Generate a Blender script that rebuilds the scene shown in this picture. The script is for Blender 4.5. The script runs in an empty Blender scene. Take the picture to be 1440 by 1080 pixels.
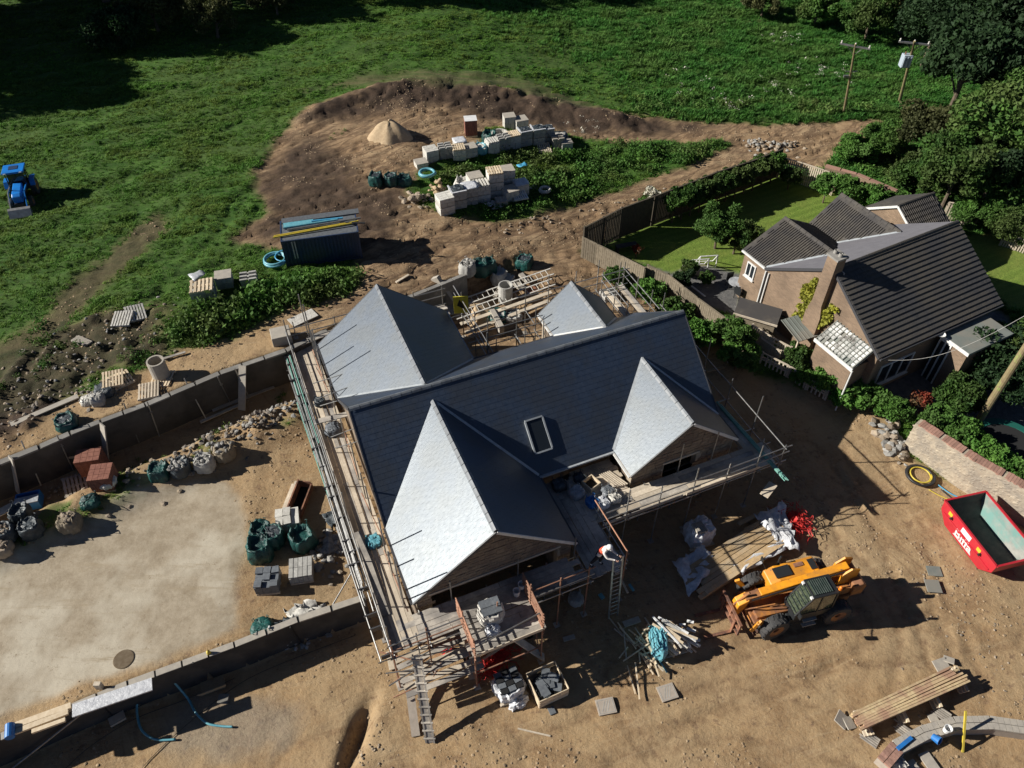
import bpy, math, random
import numpy as np
from mathutils import Vector, Matrix
random.seed(7); rng = np.random.default_rng(11)
R = math.radians
C = bpy.context.scene.collection
SC = bpy.context.scene
# ---------------------------------------------------------------- camera, sky, sun, exposure
CAM_H, FPX, TH = 30.0, 1088.0, R(45.25)
cd = bpy.data.cameras.new('drone_camera'); cam = bpy.data.objects.new('drone_camera', cd); C.objects.link(cam)
cd.sensor_width = 36; cd.lens = FPX / 1440 * 36; cd.clip_end = 3000; cd.clip_start = 0.2
cam.location = (0, 0, CAM_H); cam.rotation_euler = (math.pi / 2 - TH, 0, 0); SC.camera = cam
SUN_EL, SUN_AZ = R(29), R(181)           # direction towards the sun, azimuth counted from +X
sdir = Vector((math.cos(SUN_EL) * math.cos(SUN_AZ), math.cos(SUN_EL) * math.sin(SUN_AZ), math.sin(SUN_EL)))
wd = bpy.data.worlds.new('World'); SC.world = wd; wd.use_nodes = True
nt = wd.node_tree; bg = nt.nodes['Background']
sky = nt.nodes.new('ShaderNodeTexSky'); sky.sky_type = 'NISHITA'; sky.sun_disc = False
sky.sun_elevation = SUN_EL; sky.sun_rotation = math.atan2(sdir.x, sdir.y); sky.air_density = .35; sky.dust_density = .1; sky.ozone_density = 1.5
nt.links.new(sky.outputs[0], bg.inputs[0]); bg.inputs[1].default_value = 0.05
sl = bpy.data.lights.new('sun', 'SUN'); sl.energy = 5.0; sl.angle = R(0.5); sl.color = (1, .955, .87)
so = bpy.data.objects.new('sun', sl); C.objects.link(so); so.rotation_euler = (-sdir).to_track_quat('-Z', 'Y').to_euler(); so.location = (-40, 0, 50)
SC.view_settings.view_transform = 'Standard'; SC.view_settings.look = 'None'
SC.view_settings.exposure = 0.5; SC.view_settings.gamma = 1
SC.view_settings.use_curve_mapping = False
SC.render.engine = 'CYCLES'
# ---------------------------------------------------------------- materials
def hexc(c): return tuple(c) + (1,) if len(c) == 3 else c
MATS = {}
def mat(name, c1, c2=None, scale=3.0, rough=.8, bump=0.0, bscale=None, c3=None, s3=.3, metal=0, spec=.5, stretch=None, rand=0, coord='pos', trans=0, sheen=0, det=6, sub=0, wear=None):
    """c1/c2 mixed by a fine noise, c3 by a broad one; rand: value spread from object to object"""
    if name in MATS: return MATS[name]
    m = bpy.data.materials.new(name); m.use_nodes = True; n = m.node_tree.nodes; l = m.node_tree.links
    b = n['Principled BSDF']; b.inputs['Roughness'].default_value = rough; b.inputs['Metallic'].default_value = metal
    b.inputs['Specular IOR Level'].default_value = spec
    if coord == 'pos':
        g = n.new('ShaderNodeNewGeometry'); vec = g.outputs['Position']
    else:
        g = n.new('ShaderNodeTexCoord'); vec = g.outputs['Object']
    if stretch:
        mp = n.new('ShaderNodeMapping'); mp.inputs['Scale'].default_value = stretch[:3]
        if len(stretch) > 3: mp.inputs['Rotation'].default_value = (0, 0, stretch[3])
        l.new(vec, mp.inputs['Vector']); vec = mp.outputs[0]
    def noise(s, d=det, r=.6):
        t = n.new('ShaderNodeTexNoise'); t.inputs['Scale'].default_value = s; t.inputs['Detail'].default_value = d
        t.inputs['Roughness'].default_value = r; l.new(vec, t.inputs['Vector']); return t
    def ramp(f, a, bb):
        r_ = n.new('ShaderNodeMapRange'); r_.inputs[1].default_value = a; r_.inputs[2].default_value = bb; l.new(f, r_.inputs[0]); return r_.outputs[0]
    def mix(f, a, bb, mode='MIX'):
        x = n.new('ShaderNodeMix'); x.data_type = 'RGBA'; x.blend_type = mode
        if isinstance(f, float): x.inputs[0].default_value = f
        else: l.new(f, x.inputs[0])
        for k, q in ((6, a), (7, bb)):
            if isinstance(q, (tuple, list)): x.inputs[k].default_value = hexc(q)
            else: l.new(q, x.inputs[k])
        return x.outputs[2]
    col = tuple(c1)
    if c2: col = mix(ramp(noise(scale).outputs['Fac'], .35, .65), c1, c2)
    if c3: col = mix(ramp(noise(s3, 4).outputs['Fac'], .42, .6), col, c3)
    if wear: # (colour, scale, threshold)
        col = mix(ramp(noise(wear[1], 8, .7).outputs['Fac'], wear[2], wear[2] + .06), col, wear[0])
    if rand:
        oi = n.new('ShaderNodeObjectInfo'); mr = n.new('ShaderNodeMapRange'); mr.inputs[3].default_value = 1 - rand; mr.inputs[4].default_value = 1 + rand
        l.new(oi.outputs['Random'], mr.inputs[0])
        hs = n.new('ShaderNodeHueSaturation'); l.new(mr.outputs[0], hs.inputs['Value'])
        if isinstance(col, tuple): hs.inputs['Color'].default_value = hexc(col)
        else: l.new(col, hs.inputs['Color'])
        col = hs.outputs[0]
    if isinstance(col, tuple): b.inputs['Base Color'].default_value = hexc(col)
    else: l.new(col, b.inputs['Base Color'])
    if bump:
        bn = n.new('ShaderNodeBump'); bn.inputs['Strength'].default_value = 1; bn.inputs['Distance'].default_value = bump
        l.new(noise(bscale or scale * 2, 8, .65).outputs['Fac'], bn.inputs['Height']); l.new(bn.outputs[0], b.inputs['Normal'])
    if trans:
        tr = n.new('ShaderNodeBsdfTranslucent'); mx = n.new('ShaderNodeMixShader'); mx.inputs[0].default_value = trans
        if isinstance(col, tuple): tr.inputs[0].default_value = hexc(col)
        else: l.new(col, tr.inputs[0])
        l.new(b.outputs[0], mx.inputs[1]); l.new(tr.outputs[0], mx.inputs[2]); l.new(mx.outputs[0], n['Material Output'].inputs[0])
    MATS[name] = m; return m
M = {}
def dm(k, *a, **kw): M[k] = mat(k, *a, **kw)
dm('slate', (.018, .032, .062), (.027, .042, .074), 5, rough=.45, bump=.004, bscale=7, c3=(.026, .033, .048), s3=.8, rand=0, spec=1.0)
M['slate'].node_tree.nodes['Principled BSDF'].inputs['IOR'].default_value = 1.6; M['slate'].node_tree.nodes['Principled BSDF'].inputs['Specular Tint'].default_value = (.90, .965, 1, 1)
dm('ridge', (.19, .205, .22), (.13, .14, .155), 4, rough=.45, rand=.15)
dm('lead', (.42, .45, .47), (.32, .34, .36), 6, rough=.4)
dm('stone', (.19, .145, .105), (.27, .215, .155), 4, rough=.95, bump=.01, c3=(.15, .115, .09), s3=1.5)
dm('dressed', (.42, .38, .32), (.34, .31, .27), 5, rough=.9, bump=.004)
dm('block', (.33, .31, .27), (.25, .235, .21), 5, rough=.95, bump=.006, c3=(.2, .19, .17), s3=.9, rand=.12)
dm('packblock', (.62, .60, .55), (.50, .48, .43), 7, rough=.9, bump=.008, rand=.14)
dm('packgrey', (.44, .43, .40), (.33, .32, .30), 7, rough=.9, bump=.008, rand=.14)
dm('concrete', (.30, .285, .26), (.22, .21, .195), 2, rough=.95, bump=.01, c3=(.19, .18, .165), s3=.5)
dm('darkwall', (.085, .075, .062), (.06, .055, .048), 2, rough=.95, bump=.01, c3=(.11, .10, .085), s3=.6)
dm('oldcover', (.12, .085, .05), (.17, .13, .085), 6, rough=.95)
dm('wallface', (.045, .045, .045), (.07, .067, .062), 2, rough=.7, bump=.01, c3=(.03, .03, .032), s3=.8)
dm('fascia', (.72, .72, .70), (.6, .6, .58), 6, rough=.5)
dm('fasciadark', (.06, .06, .065), rough=.5)
dm('glass', (.02, .025, .03), rough=.06, spec=.8)
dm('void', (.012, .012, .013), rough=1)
dm('tube', (.42, .42, .41), (.28, .275, .265), 5, rough=.42, metal=.75, rand=.2, wear=((.22, .12, .07), 6, .64))
dm('tuberust', (.27, .12, .07), (.36, .20, .13), 7, rough=.8, rand=.25)
dm('tubegreen', (.10, .32, .26), (.2, .38, .33), 4, rough=.5, rand=.15)
dm('board', (.66, .57, .45), (.52, .44, .34), 9, rough=.9, bump=.004, stretch=(1, 1, 1), c3=(.46, .39, .30), s3=.8, rand=.16)
dm('boardgrey', (.52, .47, .40), (.40, .36, .31), 9, rough=.9, bump=.004, c3=(.24, .22, .2), s3=.8, rand=.2)
dm('timber', (.52, .37, .20), (.38, .26, .14), 9, rough=.85, bump=.004, c3=(.42, .33, .22), s3=1, rand=.22)
dm('timberpale', (.70, .58, .42), (.58, .46, .31), 9, rough=.85, rand=.18)
dm('deckwood', (.55, .43, .25), (.42, .31, .17), 9, rough=.85, bump=.004, c3=(.33, .2, .13), s3=1.2, rand=.28)
dm('yellow', (.82, .34, .018), (.68, .27, .015), 3, rough=.45, c3=(.52, .22, .03), s3=1.6, wear=((.20, .11, .06), 4, .60))
dm('yellowdirty', (.55, .22, .04), (.35, .15, .05), 5, rough=.7, c3=(.22, .1, .05), s3=2)
dm('rustmetal', (.24, .10, .055), (.36, .17, .10), 6, rough=.85, c3=(.13, .07, .05), s3=2)
dm('tyre', (.035, .035, .037), (.055, .052, .05), 5, rough=.8, bump=.01)
dm('blackmetal', (.02, .022, .024), rough=.45)
dm('cabroof', (.045, .065, .058), (.08, .10, .09), 4, rough=.35)
dm('cabglass', (.015, .024, .020), (.09, .11, .065), 9, rough=.12, spec=.9)  # lighter noise patches stand for reflections in the cab glass
dm('red', (.50, .022, .038), (.42, .018, .03), 2, rough=.4, c3=(.46, .03, .04), s3=1.5, wear=((.3, .22, .2), 4, .67))
dm('skipsunlit', (.33, .33, .30), (.24, .24, .22), 3, rough=.7, c3=(.16, .30, .27), s3=1.1, wear=((.36, .2, .14), 5, .66))  # skip interior colour kept for the sunlit far side only
dm('skipshaded', (.05, .05, .05), (.10, .09, .08), 3, rough=.7)  # rest of the skip interior, its shade put into the colour
dm('rubbledark', (.16, .14, .12), (.22, .19, .16), 5, rough=.95, rand=.3)
dm('sacking', (.30, .25, .18), (.20, .165, .12), 5, rough=.9, bump=.03, bscale=8)
dm('white', (.78, .78, .77), (.66, .66, .65), 3, rough=.5)
dm('wrap', (.70, .71, .73), (.48, .49, .52), 6, rough=.25, bump=.03, bscale=7)
dm('sheet', (.48, .50, .52), (.30, .31, .33), 3, rough=.3, bump=.03, bscale=5)
dm('greenbag', (.007, .060, .052), (.018, .12, .105), 4, rough=.5, bump=.04, bscale=6, c3=(.01, .04, .04), s3=2)
dm('blackbag', (.022, .03, .038), (.075, .09, .10), 4, rough=.45, bump=.03, bscale=8)
dm('whitebag', (.62, .60, .55), (.45, .43, .39), 5, rough=.7, bump=.03, bscale=8)
dm('bluecan', (.02, .19, .55), (.03, .14, .4), 3, rough=.4)
dm('navy', (.014, .036, .10), (.022, .046, .12), 2, rough=.5, c3=(.03, .045, .08), s3=1)
dm('rubble', (.34, .27, .19), (.24, .2, .16), 5, rough=.95, bump=.01, rand=.35)
dm('rubblegrey', (.36, .35, .33), (.24, .23, .21), 5, rough=.95, bump=.01, rand=.3)
dm('sand', (.50, .38, .24), (.40, .29, .18), 6, rough=1, bump=.015)
dm('redbrick', (.17, .065, .045), (.26, .11, .075), 6, rough=.9, rand=.15)
dm('brick', (.36, .205, .125), (.29, .16, .10), 7, rough=.95, bump=.006, c3=(.40, .25, .165), s3=.5)
dm('mortar', (.36, .30, .23), rough=1)
dm('rooftile', (.060, .052, .045), (.095, .085, .072), 6, rough=.85, bump=.01, c3=(.050, .046, .045), s3=.7, wear=((.30, .29, .24), 2.2, .70))
dm('rooftiledark', (.046, .045, .047), (.068, .065, .064), 6, rough=.8, bump=.01, c3=(.085, .075, .062), s3=.5, wear=((.16, .15, .11), 2.5, .70))
dm('felt', (.17, .165, .18), (.145, .14, .155), 2, rough=.8)  # back slope tiles, lighter grey with grazing sun put into the colour
dm('greyroof', (.19, .21, .19), (.16, .175, .16), 2, rough=.75, c3=(.22, .21, .18), s3=.8)
dm('fence', (.16, .13, .09), (.24, .20, .145), 6, rough=.9, rand=.25)
dm('fenceshaded', (.055, .045, .032), (.08, .066, .045), 6, rough=.9, rand=.25)  # fence colour darkened for the run seen from its shaded side
dm('bluepipe', (.06, .30, .52), (.1, .4, .6), 5, rough=.4)
dm('cyanpipe', (.10, .32, .40), (.17, .42, .48), 5, rough=.4)
dm('yellowpipe', (.62, .47, .05), (.5, .4, .06), 5, rough=.4)
dm('blackpipe', (.02, .02, .022), rough=.5)
dm('cable', (.09, .07, .05), rough=.7)
dm('rednet', (.62, .03, .02), (.45, .02, .02), 5, rough=.6)
dm('tractorblue', (.015, .22, .70), (.02, .16, .5), 3, rough=.3)
dm('clay', (.42, .36, .30), (.34, .29, .24), 5, rough=.9)
dm('slatestack', (.15, .165, .18), (.10, .11, .125), 8, rough=.6, rand=.2)
dm('render', (.48, .41, .31), (.35, .29, .22), 4, rough=.95, bump=.03, bscale=5, c3=(.30, .26, .21), s3=1.6)
dm('copingbrick', (.38, .22, .165), (.30, .165, .125), 9, rough=.9, rand=.2)
dm('bark', (.14, .105, .07), (.09, .07, .05), 5, rough=.95, bump=.01)
dm('polewood', (.26, .21, .11), (.2, .15, .08), 5, rough=.9, wear=((.25, .28, .09), 2, .55))
dm('hv', (.75, .10, .05), rough=.7); dm('cloth', (.78, .74, .70), rough=.8); dm('darkcloth', (.02, .022, .03), rough=.9)
dm('skin', (.5, .28, .2), rough=.6); dm('helmet', (.85, .85, .83), rough=.3); dm('hair', (.04, .025, .015), rough=.8)
dm('signyellow', (.75, .65, .06), rough=.5); dm('signblack', (.03, .03, .02), rough=.6)
dm('lamp', (.8, .22, .02), rough=.3); dm('marker', (.85, .45, .04), rough=.4)
dm('transformer', (.36, .42, .48), rough=.5)
_n = M['slate'].node_tree; _t = _n.nodes.new('ShaderNodeTexNoise'); _t.inputs['Scale'].default_value = 5.0; _t.inputs['Detail'].default_value = 7; _g = _n.nodes.new('ShaderNodeNewGeometry'); _n.links.new(_g.outputs['Position'], _t.inputs['Vector'])
_r = _n.nodes.new('ShaderNodeMapRange'); _r.inputs[1].default_value = .3; _r.inputs[2].default_value = .7; _r.inputs[3].default_value = .435; _r.inputs[4].default_value = .49; _n.links.new(_t.outputs['Fac'], _r.inputs[0]); _n.links.new(_r.outputs[0], _n.nodes['Principled BSDF'].inputs['Roughness'])
def leafmat(k, a, b, c3=None, tr=.22, rand=.25):
    M[k] = mat(k, a, b, 1.1, rough=.75, c3=c3, s3=.33, trans=tr, rand=rand, spec=.3, det=3)
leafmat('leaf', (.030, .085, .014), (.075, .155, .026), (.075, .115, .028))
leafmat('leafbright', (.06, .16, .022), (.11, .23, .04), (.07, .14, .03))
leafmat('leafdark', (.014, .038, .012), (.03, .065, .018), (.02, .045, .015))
leafmat('leafolive', (.060, .065, .022), (.10, .105, .035), (.05, .06, .02))
leafmat('leafyellow', (.34, .33, .04), (.24, .26, .04), (.3, .3, .05), rand=.2)
leafmat('grassblade', (.066, .175, .022), (.12, .26, .036), (.14, .22, .036), rand=.3, tr=.35)
leafmat('meadow', (.044, .155, .026), (.085, .23, .038), (.10, .20, .04), rand=.3, tr=.35)
leafmat('weed', (.040, .115, .018), (.085, .19, .03), (.11, .16, .04), rand=.35)
leafmat('flower', (.75, .72, .62), (.62, .6, .5), rand=.1)
leafmat('redflower', (.30, .04, .025), (.12, .09, .04), rand=.3)
# ---------------------------------------------------------------- mesh helpers
class MB:
    def __init__(s): s.v = []; s.f = []
    def add(s, v, f):
        k = len(s.v); s.v += [tuple(p) for p in v]; s.f += [tuple(i + k for i in q) for q in f]; return s
    def box(s, x0, y0, z0, x1, y1, z1):
        return s.add([(x0,y0,z0),(x1,y0,z0),(x1,y1,z0),(x0,y1,z0),(x0,y0,z1),(x1,y0,z1),(x1,y1,z1),(x0,y1,z1)],
                     [(3,2,1,0),(4,5,6,7),(0,1,5,4),(1,2,6,5),(2,3,7,6),(3,0,4,7)])
    def bar(s, p, q, w, h, up=(0,0,1)):
        p = Vector(p); q = Vector(q); d = (q - p); d.normalize(); up = Vector(up)
        if abs(d.dot(up)) > .98: up = Vector((1, 0, 0))
        sx = d.cross(up).normalized() * (w / 2); sz = sx.normalized().cross(d) * (h / 2)
        vs = [p - sx - sz, p + sx - sz, q + sx - sz, q - sx - sz, p - sx + sz, p + sx + sz, q + sx + sz, q - sx + sz]
        return s.add(vs, [(3,2,1,0),(4,5,6,7),(0,1,5,4),(1,2,6,5),(2,3,7,6),(3,0,4,7)])
    def tube(s, pts, r, n=8, cap=True, radii=None):
        pts = [Vector(p) for p in pts]; k0 = len(s.v); rings = []
        for i, p in enumerate(pts):
            d = (pts[min(i + 1, len(pts) - 1)] - pts[max(i - 1, 0)]).normalized()
            a = Vector((0, 0, 1)) if abs(d.z) < .9 else Vector((1, 0, 0))
            x = d.cross(a).normalized(); y = d.cross(x)
            rr = radii[i] if radii else r
            rings.append([p + (x * math.cos(2*math.pi*j/n) + y * math.sin(2*math.pi*j/n)) * rr for j in range(n)])
        vs = [q for g in rings for q in g]; fs = []
        for i in range(len(pts) - 1):
            for j in range(n):
                fs.append((i*n+j, i*n+(j+1) % n, (i+1)*n+(j+1) % n, (i+1)*n+j))
        if cap: fs += [tuple(range(n)), tuple(reversed(range((len(pts)-1)*n, len(pts)*n)))]
        return s.add(vs, fs)
    def lathe(s, prof, n=16, c=(0,0,0), axis='z'):
        vs = []; fs = []
        for r_, z in prof:
            for j in range(n):
                a = 2*math.pi*j/n; x, y = r_*math.cos(a), r_*math.sin(a)
                p = (x, y, z) if axis == 'z' else ((x, z, y) if axis == 'y' else (z, x, y))
                vs.append((p[0]+c[0], p[1]+c[1], p[2]+c[2]))
        for i in range(len(prof) - 1):
            for j in range(n): fs.append((i*n+j, i*n+(j+1) % n, (i+1)*n+(j+1) % n, (i+1)*n+j))
        return s.add(vs, fs)
    def prism(s, poly, h, axis=2):
        """poly: list of 3D points, h: extrusion vector"""
        h = Vector(h); n = len(poly); a = [Vector(p) for p in poly]; b = [p + h for p in a]
        fs = [tuple(reversed(range(n))), tuple(range(n, 2*n))] + [(i, (i+1) % n, n+(i+1) % n, n+i) for i in range(n)]
        return s.add(a + b, fs)
    def mesh(s, name, m, smooth=False, bevel=0):
        me = bpy.data.meshes.new(name); me.from_pydata(s.v, [], s.f); me.materials.append(M[m] if isinstance(m, str) else m)
        if smooth: me.polygons.foreach_set('use_smooth', [True] * len(me.polygons))
        me.update(); return me
def fix_normals(me):
    import bmesh
    bm = bmesh.new(); bm.from_mesh(me); bmesh.ops.recalc_face_normals(bm, faces=bm.faces); bm.to_mesh(me); bm.free()
def obj(name, mb, m, parent=None, smooth=False, label=None, kind=None, bevel=0, loc=None, rz=0, sub=0):
    me = mb.mesh(name, m, smooth) if isinstance(mb, MB) else mb
    if isinstance(mb, MB): fix_normals(me)
    o = bpy.data.objects.new(name, me); C.objects.link(o)
    if parent: o.parent = parent
    if loc: o.location = loc
    if rz: o.rotation_euler.z = rz
    if bevel:
        b = o.modifiers.new('bevel', 'BEVEL'); b.width = bevel; b.segments = 2; b.limit_method = 'ANGLE'
    if sub:
        b = o.modifiers.new('sub', 'SUBSURF'); b.levels = sub; b.render_levels = sub
    if label: o['label'] = label
    if kind: o['kind'] = kind
    return o
def tag(o, label, cat, group=None):
    o['label'] = label; o['category'] = cat; o['kind'] = 'thing'
    if group: o['group'] = group
    return o
def thing(name, label, cat, loc=(0,0,0), rz=0, group=None):
    o = bpy.data.objects.new(name, None); C.objects.link(o); o.location = loc; o.rotation_euler.z = rz; o.empty_display_size = .2
    return tag(o, label, cat, group)
def copy_tree(o, loc=None, rz=None, label=None, parent=None, scale=None):
    c = o.copy(); C.objects.link(c); c.parent = parent
    if loc is not None: c.location = loc
    if rz is not None: c.rotation_euler.z = rz
    if scale: c.scale = scale if isinstance(scale, tuple) else (scale,) * 3
    if label: c['label'] = label
    for ch in o.children: copy_tree(ch, parent=c)
    return c
UNIT = {}
def unit(kind, m):
    if (kind, m) not in UNIT:
        mb = MB()
        if kind == 'box': mb.box(-.5, -.5, 0, .5, .5, 1)
        elif kind == 'cyl': mb.tube([(0,0,0),(0,0,1)], 1, 8)
        me = mb.mesh(kind + '_' + m, m); fix_normals(me)
        UNIT[(kind, m)] = me
    return UNIT[(kind, m)]
def place(o, p, q, w, h, up=(0,0,1)):
    p = Vector(p); q = Vector(q); d = q - p; L = d.length; d.normalize(); up = Vector(up)
    if abs(d.dot(up)) > .98: up = Vector((1, 0, 0))
    x = d.cross(up).normalized(); y = d.cross(x)
    mt = Matrix(((x.x*w, y.x*h, d.x*L, p.x), (x.y*w, y.y*h, d.y*L, p.y), (x.z*w, y.z*h, d.z*L, p.z), (0,0,0,1)))
    o.matrix_basis = mt
    return o
def beam(name, p, q, w, h, m, parent=None, up=(0,0,1), label=None):
    o = bpy.data.objects.new(name, unit('box', m)); C.objects.link(o); o.parent = parent; place(o, p, q, w, h, up)
    if label: o['label'] = label
    return o
def pole(name, p, q, r, m, parent=None):
    o = bpy.data.objects.new(name, unit('cyl', m)); C.objects.link(o); o.parent = parent; place(o, p, q, r, r); return o
# ---------------------------------------------------------------- survey: image directions of a nadir-tilted camera to ground points
def ray(u, v):
    x = (u - 720) / FPX; y = -(v - 540) / FPX; c, s = math.cos(TH), math.sin(TH)
    return np.array([x, c + y * s, -s + y * c])
def gz(u, v, z):
    d = ray(u, v); t = (z - CAM_H) / d[2]; return (float(d[0]*t), float(d[1]*t), float(z))
# ---------------------------------------------------------------- value noise
_lat = rng.random((256, 256))
def vnoise(x, y):
    xi = np.floor(x).astype(int); yi = np.floor(y).astype(int); fx = x - xi; fy = y - yi
    fx = fx*fx*(3-2*fx); fy = fy*fy*(3-2*fy)
    a = _lat[xi & 255, yi & 255]; b = _lat[(xi+1) & 255, yi & 255]; c = _lat[xi & 255, (yi+1) & 255]; d = _lat[(xi+1) & 255, (yi+1) & 255]
    return (a*(1-fx)+b*fx)*(1-fy) + (c*(1-fx)+d*fx)*fy
def fbm(x, y, o=4, g=.5):
    s = 0; a = 1; t = 0
    for i in range(o): s = s + a*vnoise(x + 17.3*i, y + 9.1*i); t += a; a *= g; x = x*2.03; y = y*2.03
    return s/t
def sstep(x, a, b):
    t = np.clip((x - a)/(b - a), 0, 1); return t*t*(3-2*t)
def pline(x, y, pts):
    """signed distance to a polyline, positive on its left; also the parameter"""
    best = np.full(np.shape(x), 1e9); sg = np.zeros(np.shape(x))
    for (ax, ay), (bx, by) in zip(pts[:-1], pts[1:]):
        dx, dy = bx-ax, by-ay; L2 = dx*dx+dy*dy
        t = np.clip(((x-ax)*dx+(y-ay)*dy)/L2, 0, 1); px = ax+t*dx; py = ay+t*dy
        d = np.hypot(x-px, y-py); cr = dx*(y-ay)-dy*(x-ax)
        m = d < best - 1e-9; best = np.where(m, d, best); sg = np.where(m, np.sign(cr), sg)
    return best*sg
def inpoly(x, y, poly):
    r = np.zeros(np.shape(x), bool); n = len(poly)
    for i in range(n):
        x0, y0 = poly[i]; x1, y1 = poly[(i+1) % n]
        c = ((y0 > y) != (y1 > y)) & (x < (x1-x0)*(y-y0)/((y1-y0) if y1 != y0 else 1e-9)+x0); r ^= c
    return r
def pdist(x, y, poly):
    b = np.full(np.shape(x), 1e9)
    for i in range(len(poly)):
        (ax, ay), (bx, by) = poly[i], poly[(i+1) % len(poly)]; dx, dy = bx-ax, by-ay; L2 = dx*dx+dy*dy+1e-12
        t = np.clip(((x-ax)*dx+(y-ay)*dy)/L2, 0, 1); b = np.minimum(b, np.hypot(x-ax-t*dx, y-ay-t*dy))
    return np.where(inpoly(x, y, poly), b, -b)
# ---------------------------------------------------------------- the two houses' frames
PHI = .401; HO = np.array([-5.172, 18.08]); HU = np.array([math.cos(PHI), math.sin(PHI)]); HV = np.array([-math.sin(PHI), math.cos(PHI)])
HL, HD, HE, HR = 16.05, 7.96, 3.4, 6.61
def HP(a, b): p = HO + HU*a + HV*b; return (float(p[0]), float(p[1]))
def house_px(u, v, z):
    g = gz(u, v, z); d = np.array(g[:2]) - HO; return (float(d@HU), float(d@HV), z)
PH2 = .489; NO = np.array([18.10, 27.69]); NU = np.array([math.cos(PH2), math.sin(PH2)]); NV = np.array([-math.sin(PH2), math.cos(PH2)])
def nb_px(u, v, z):
    g = gz(u, v, z); d = np.array(g[:2]) - NO; return (float(d@NU), float(d@NV), z)
# ---------------------------------------------------------------- terrain
W1 = [gz(-160, 712, 3.05)[:2]]+[gz(u, v, 3.05)[:2] for u, v in ((0,651),(57,628),(100,609),(143,592),(205,569),(240,554),(310,524),(403,492))]+[ gz(462, 468, 2.8)[:2], gz(583, 420, 2.5)[:2], gz(655, 392, 2.1)[:2]]
W2 = [(-34., 2.4), (-18.17, 10.46), (-14.3, 12.39), (-10.72, 13.93), (-8.45, 15.0), (-5.95, 15.95)]
S2 = W2 + [HP(1, -1.5), HP(6, -1.5), HP(8, 2), HP(15.2, 1.5), (12, 26), (40, 34)]
def T(x, y):
    x = np.asarray(x, float); y = np.asarray(y, float)
    bank = np.interp(x, [-40, -8, -2, 5, 14, 25, 60], [3.0, 2.9, 2.2, 1.2, .8, .6, 1.2]) + np.clip(y-48, 0, 60)*.025
    d1 = pline(x, y, W1); d2 = pline(x, y, S2)
    yard = np.interp(x, [-12, -8, -4], [1.5, 1.3, 1.0])
    trench = 1.0 + (yard + .35 - 1.0)*sstep(-d1, 1.7, 2.6) - .35*sstep(-d1, 3.6, 5.0)
    lowN = np.where(x < -9.5, trench, np.minimum(trench, np.interp(x, [-9.5, -6], [3, 1.0])))
    lowN = np.where(x < -5, np.maximum(lowN, 1.0), 1.0)
    ramp = 1.0*sstep(y, 24, 34)*sstep(-x, -30, -12)+.4*sstep(x, 12, 22)*sstep(y, 22, 27)
    lowN = lowN*(1-sstep(x, 6.5, 9)) + ramp*sstep(x, 6.5, 9)
    low = np.where(d2 > 0, lowN, ramp*sstep(x, 6.5, 9))
    f = sstep(d1, -.02, .22)
    amp = 1 - sstep(x, -2.2, 2.5)
    far = sstep(y + .3*x, 33, 39)      # east of the wall's end the bank runs out into the drive
    w = f*amp + far*(1-amp)
    return low*(1-w) + bank*w
def at(u, v, z0=None):
    d = ray(u, v); zs = np.arange(6.5, -1, -.04); t = (zs-CAM_H)/d[2]; X = d[0]*t; Y = d[1]*t
    k = np.nonzero(zs <= T(X, Y))[0]; i = k[0] if len(k) else len(zs)-1
    return (float(X[i]), float(Y[i]), float(T(X[i], Y[i])))
def P2(pts): return [at(u, v)[:2] for u, v in pts]
Zn = {}
Zn['dirt'] = P2([(330,335),(385,300),(365,240),(400,200),(440,158),(520,128),(600,124),(700,130),(800,152),(880,166),(1000,178),(1120,176),(1232,170),(1245,182),(1165,207),(1150,237),(1092,232),(1060,245),(990,272),(880,312),(818,338),(808,355),(850,375),(940,430),(1010,520),(1090,545),(1190,570),(1240,600),(1245,625),(1290,655),(1440,720),(1700,860),(1700,1300),(-500,1300),(-500,700),(-60,650),(0,600),(60,585),(150,545),(230,520),(300,490),(385,460),(405,440),(470,430),(520,405),(515,375),(500,350),(400,345)])
Zn['isle'] = P2([(565,268),(590,238),(640,215),(690,180),(760,176),(800,188),(860,198),(1000,196),(1040,200),(1018,214),(935,247),(862,272),(780,300),(700,313),(640,306),(590,292)])
Zn['mudtrack'] = P2([(-60,520),(60,440),(120,385),(190,325),(225,300),(235,325),(170,385),(120,445),(60,500),(0,560),(-60,600)])
Zn['rubbish'] = P2([(-40,560),(20,500),(80,455),(140,430),(235,428),(250,450),(225,495),(150,530),(60,585),(-40,640)])
_k = min(range(len(Zn['dirt'])), key=lambda i: Zn['dirt'][i][1]-Zn['dirt'][i][0]*.01); Zn['dirt'] = Zn['dirt'][:_k]+[(60., -80.), (-70., -80.)]+Zn['dirt'][_k+2:]
Zn['darkring'] = P2([(430,170),(500,132),(560,120),(640,120),(720,130),(800,150),(900,168),(1010,180),(900,190),(800,184),(720,168),(640,152),(560,148),(480,172)])
Zn['mud'] = P2([(395,225),(435,205),(480,238),(540,262),(565,290),(540,325),(440,338),(335,335),(385,300),(368,250)])
Zn['pale'] = P2([(430,128),(520,104),(640,98),(740,112),(860,158),(700,128),(560,120)])
Zn['slab'] = P2([(-300,870),(0,775),(60,752),(150,712),(180,690),(250,682),(322,668),(345,740),(340,840),(342,888),(250,922),(130,966),(0,1016),(-300,1130)])
Zn['lawn'] = P2([(850,352),(905,318),(1085,243),(1180,262),(1260,300),(1340,330),(1250,380),(1030,384),(985,372),(945,385)])
Zn['lawn2'] = P2([(1330,330),(1500,330),(1500,480),(1400,420)])
Zn['patio'] = P2([(862,345),(905,345),(945,372),(1040,372),(1040,450),(990,430),(930,385)])
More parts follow.
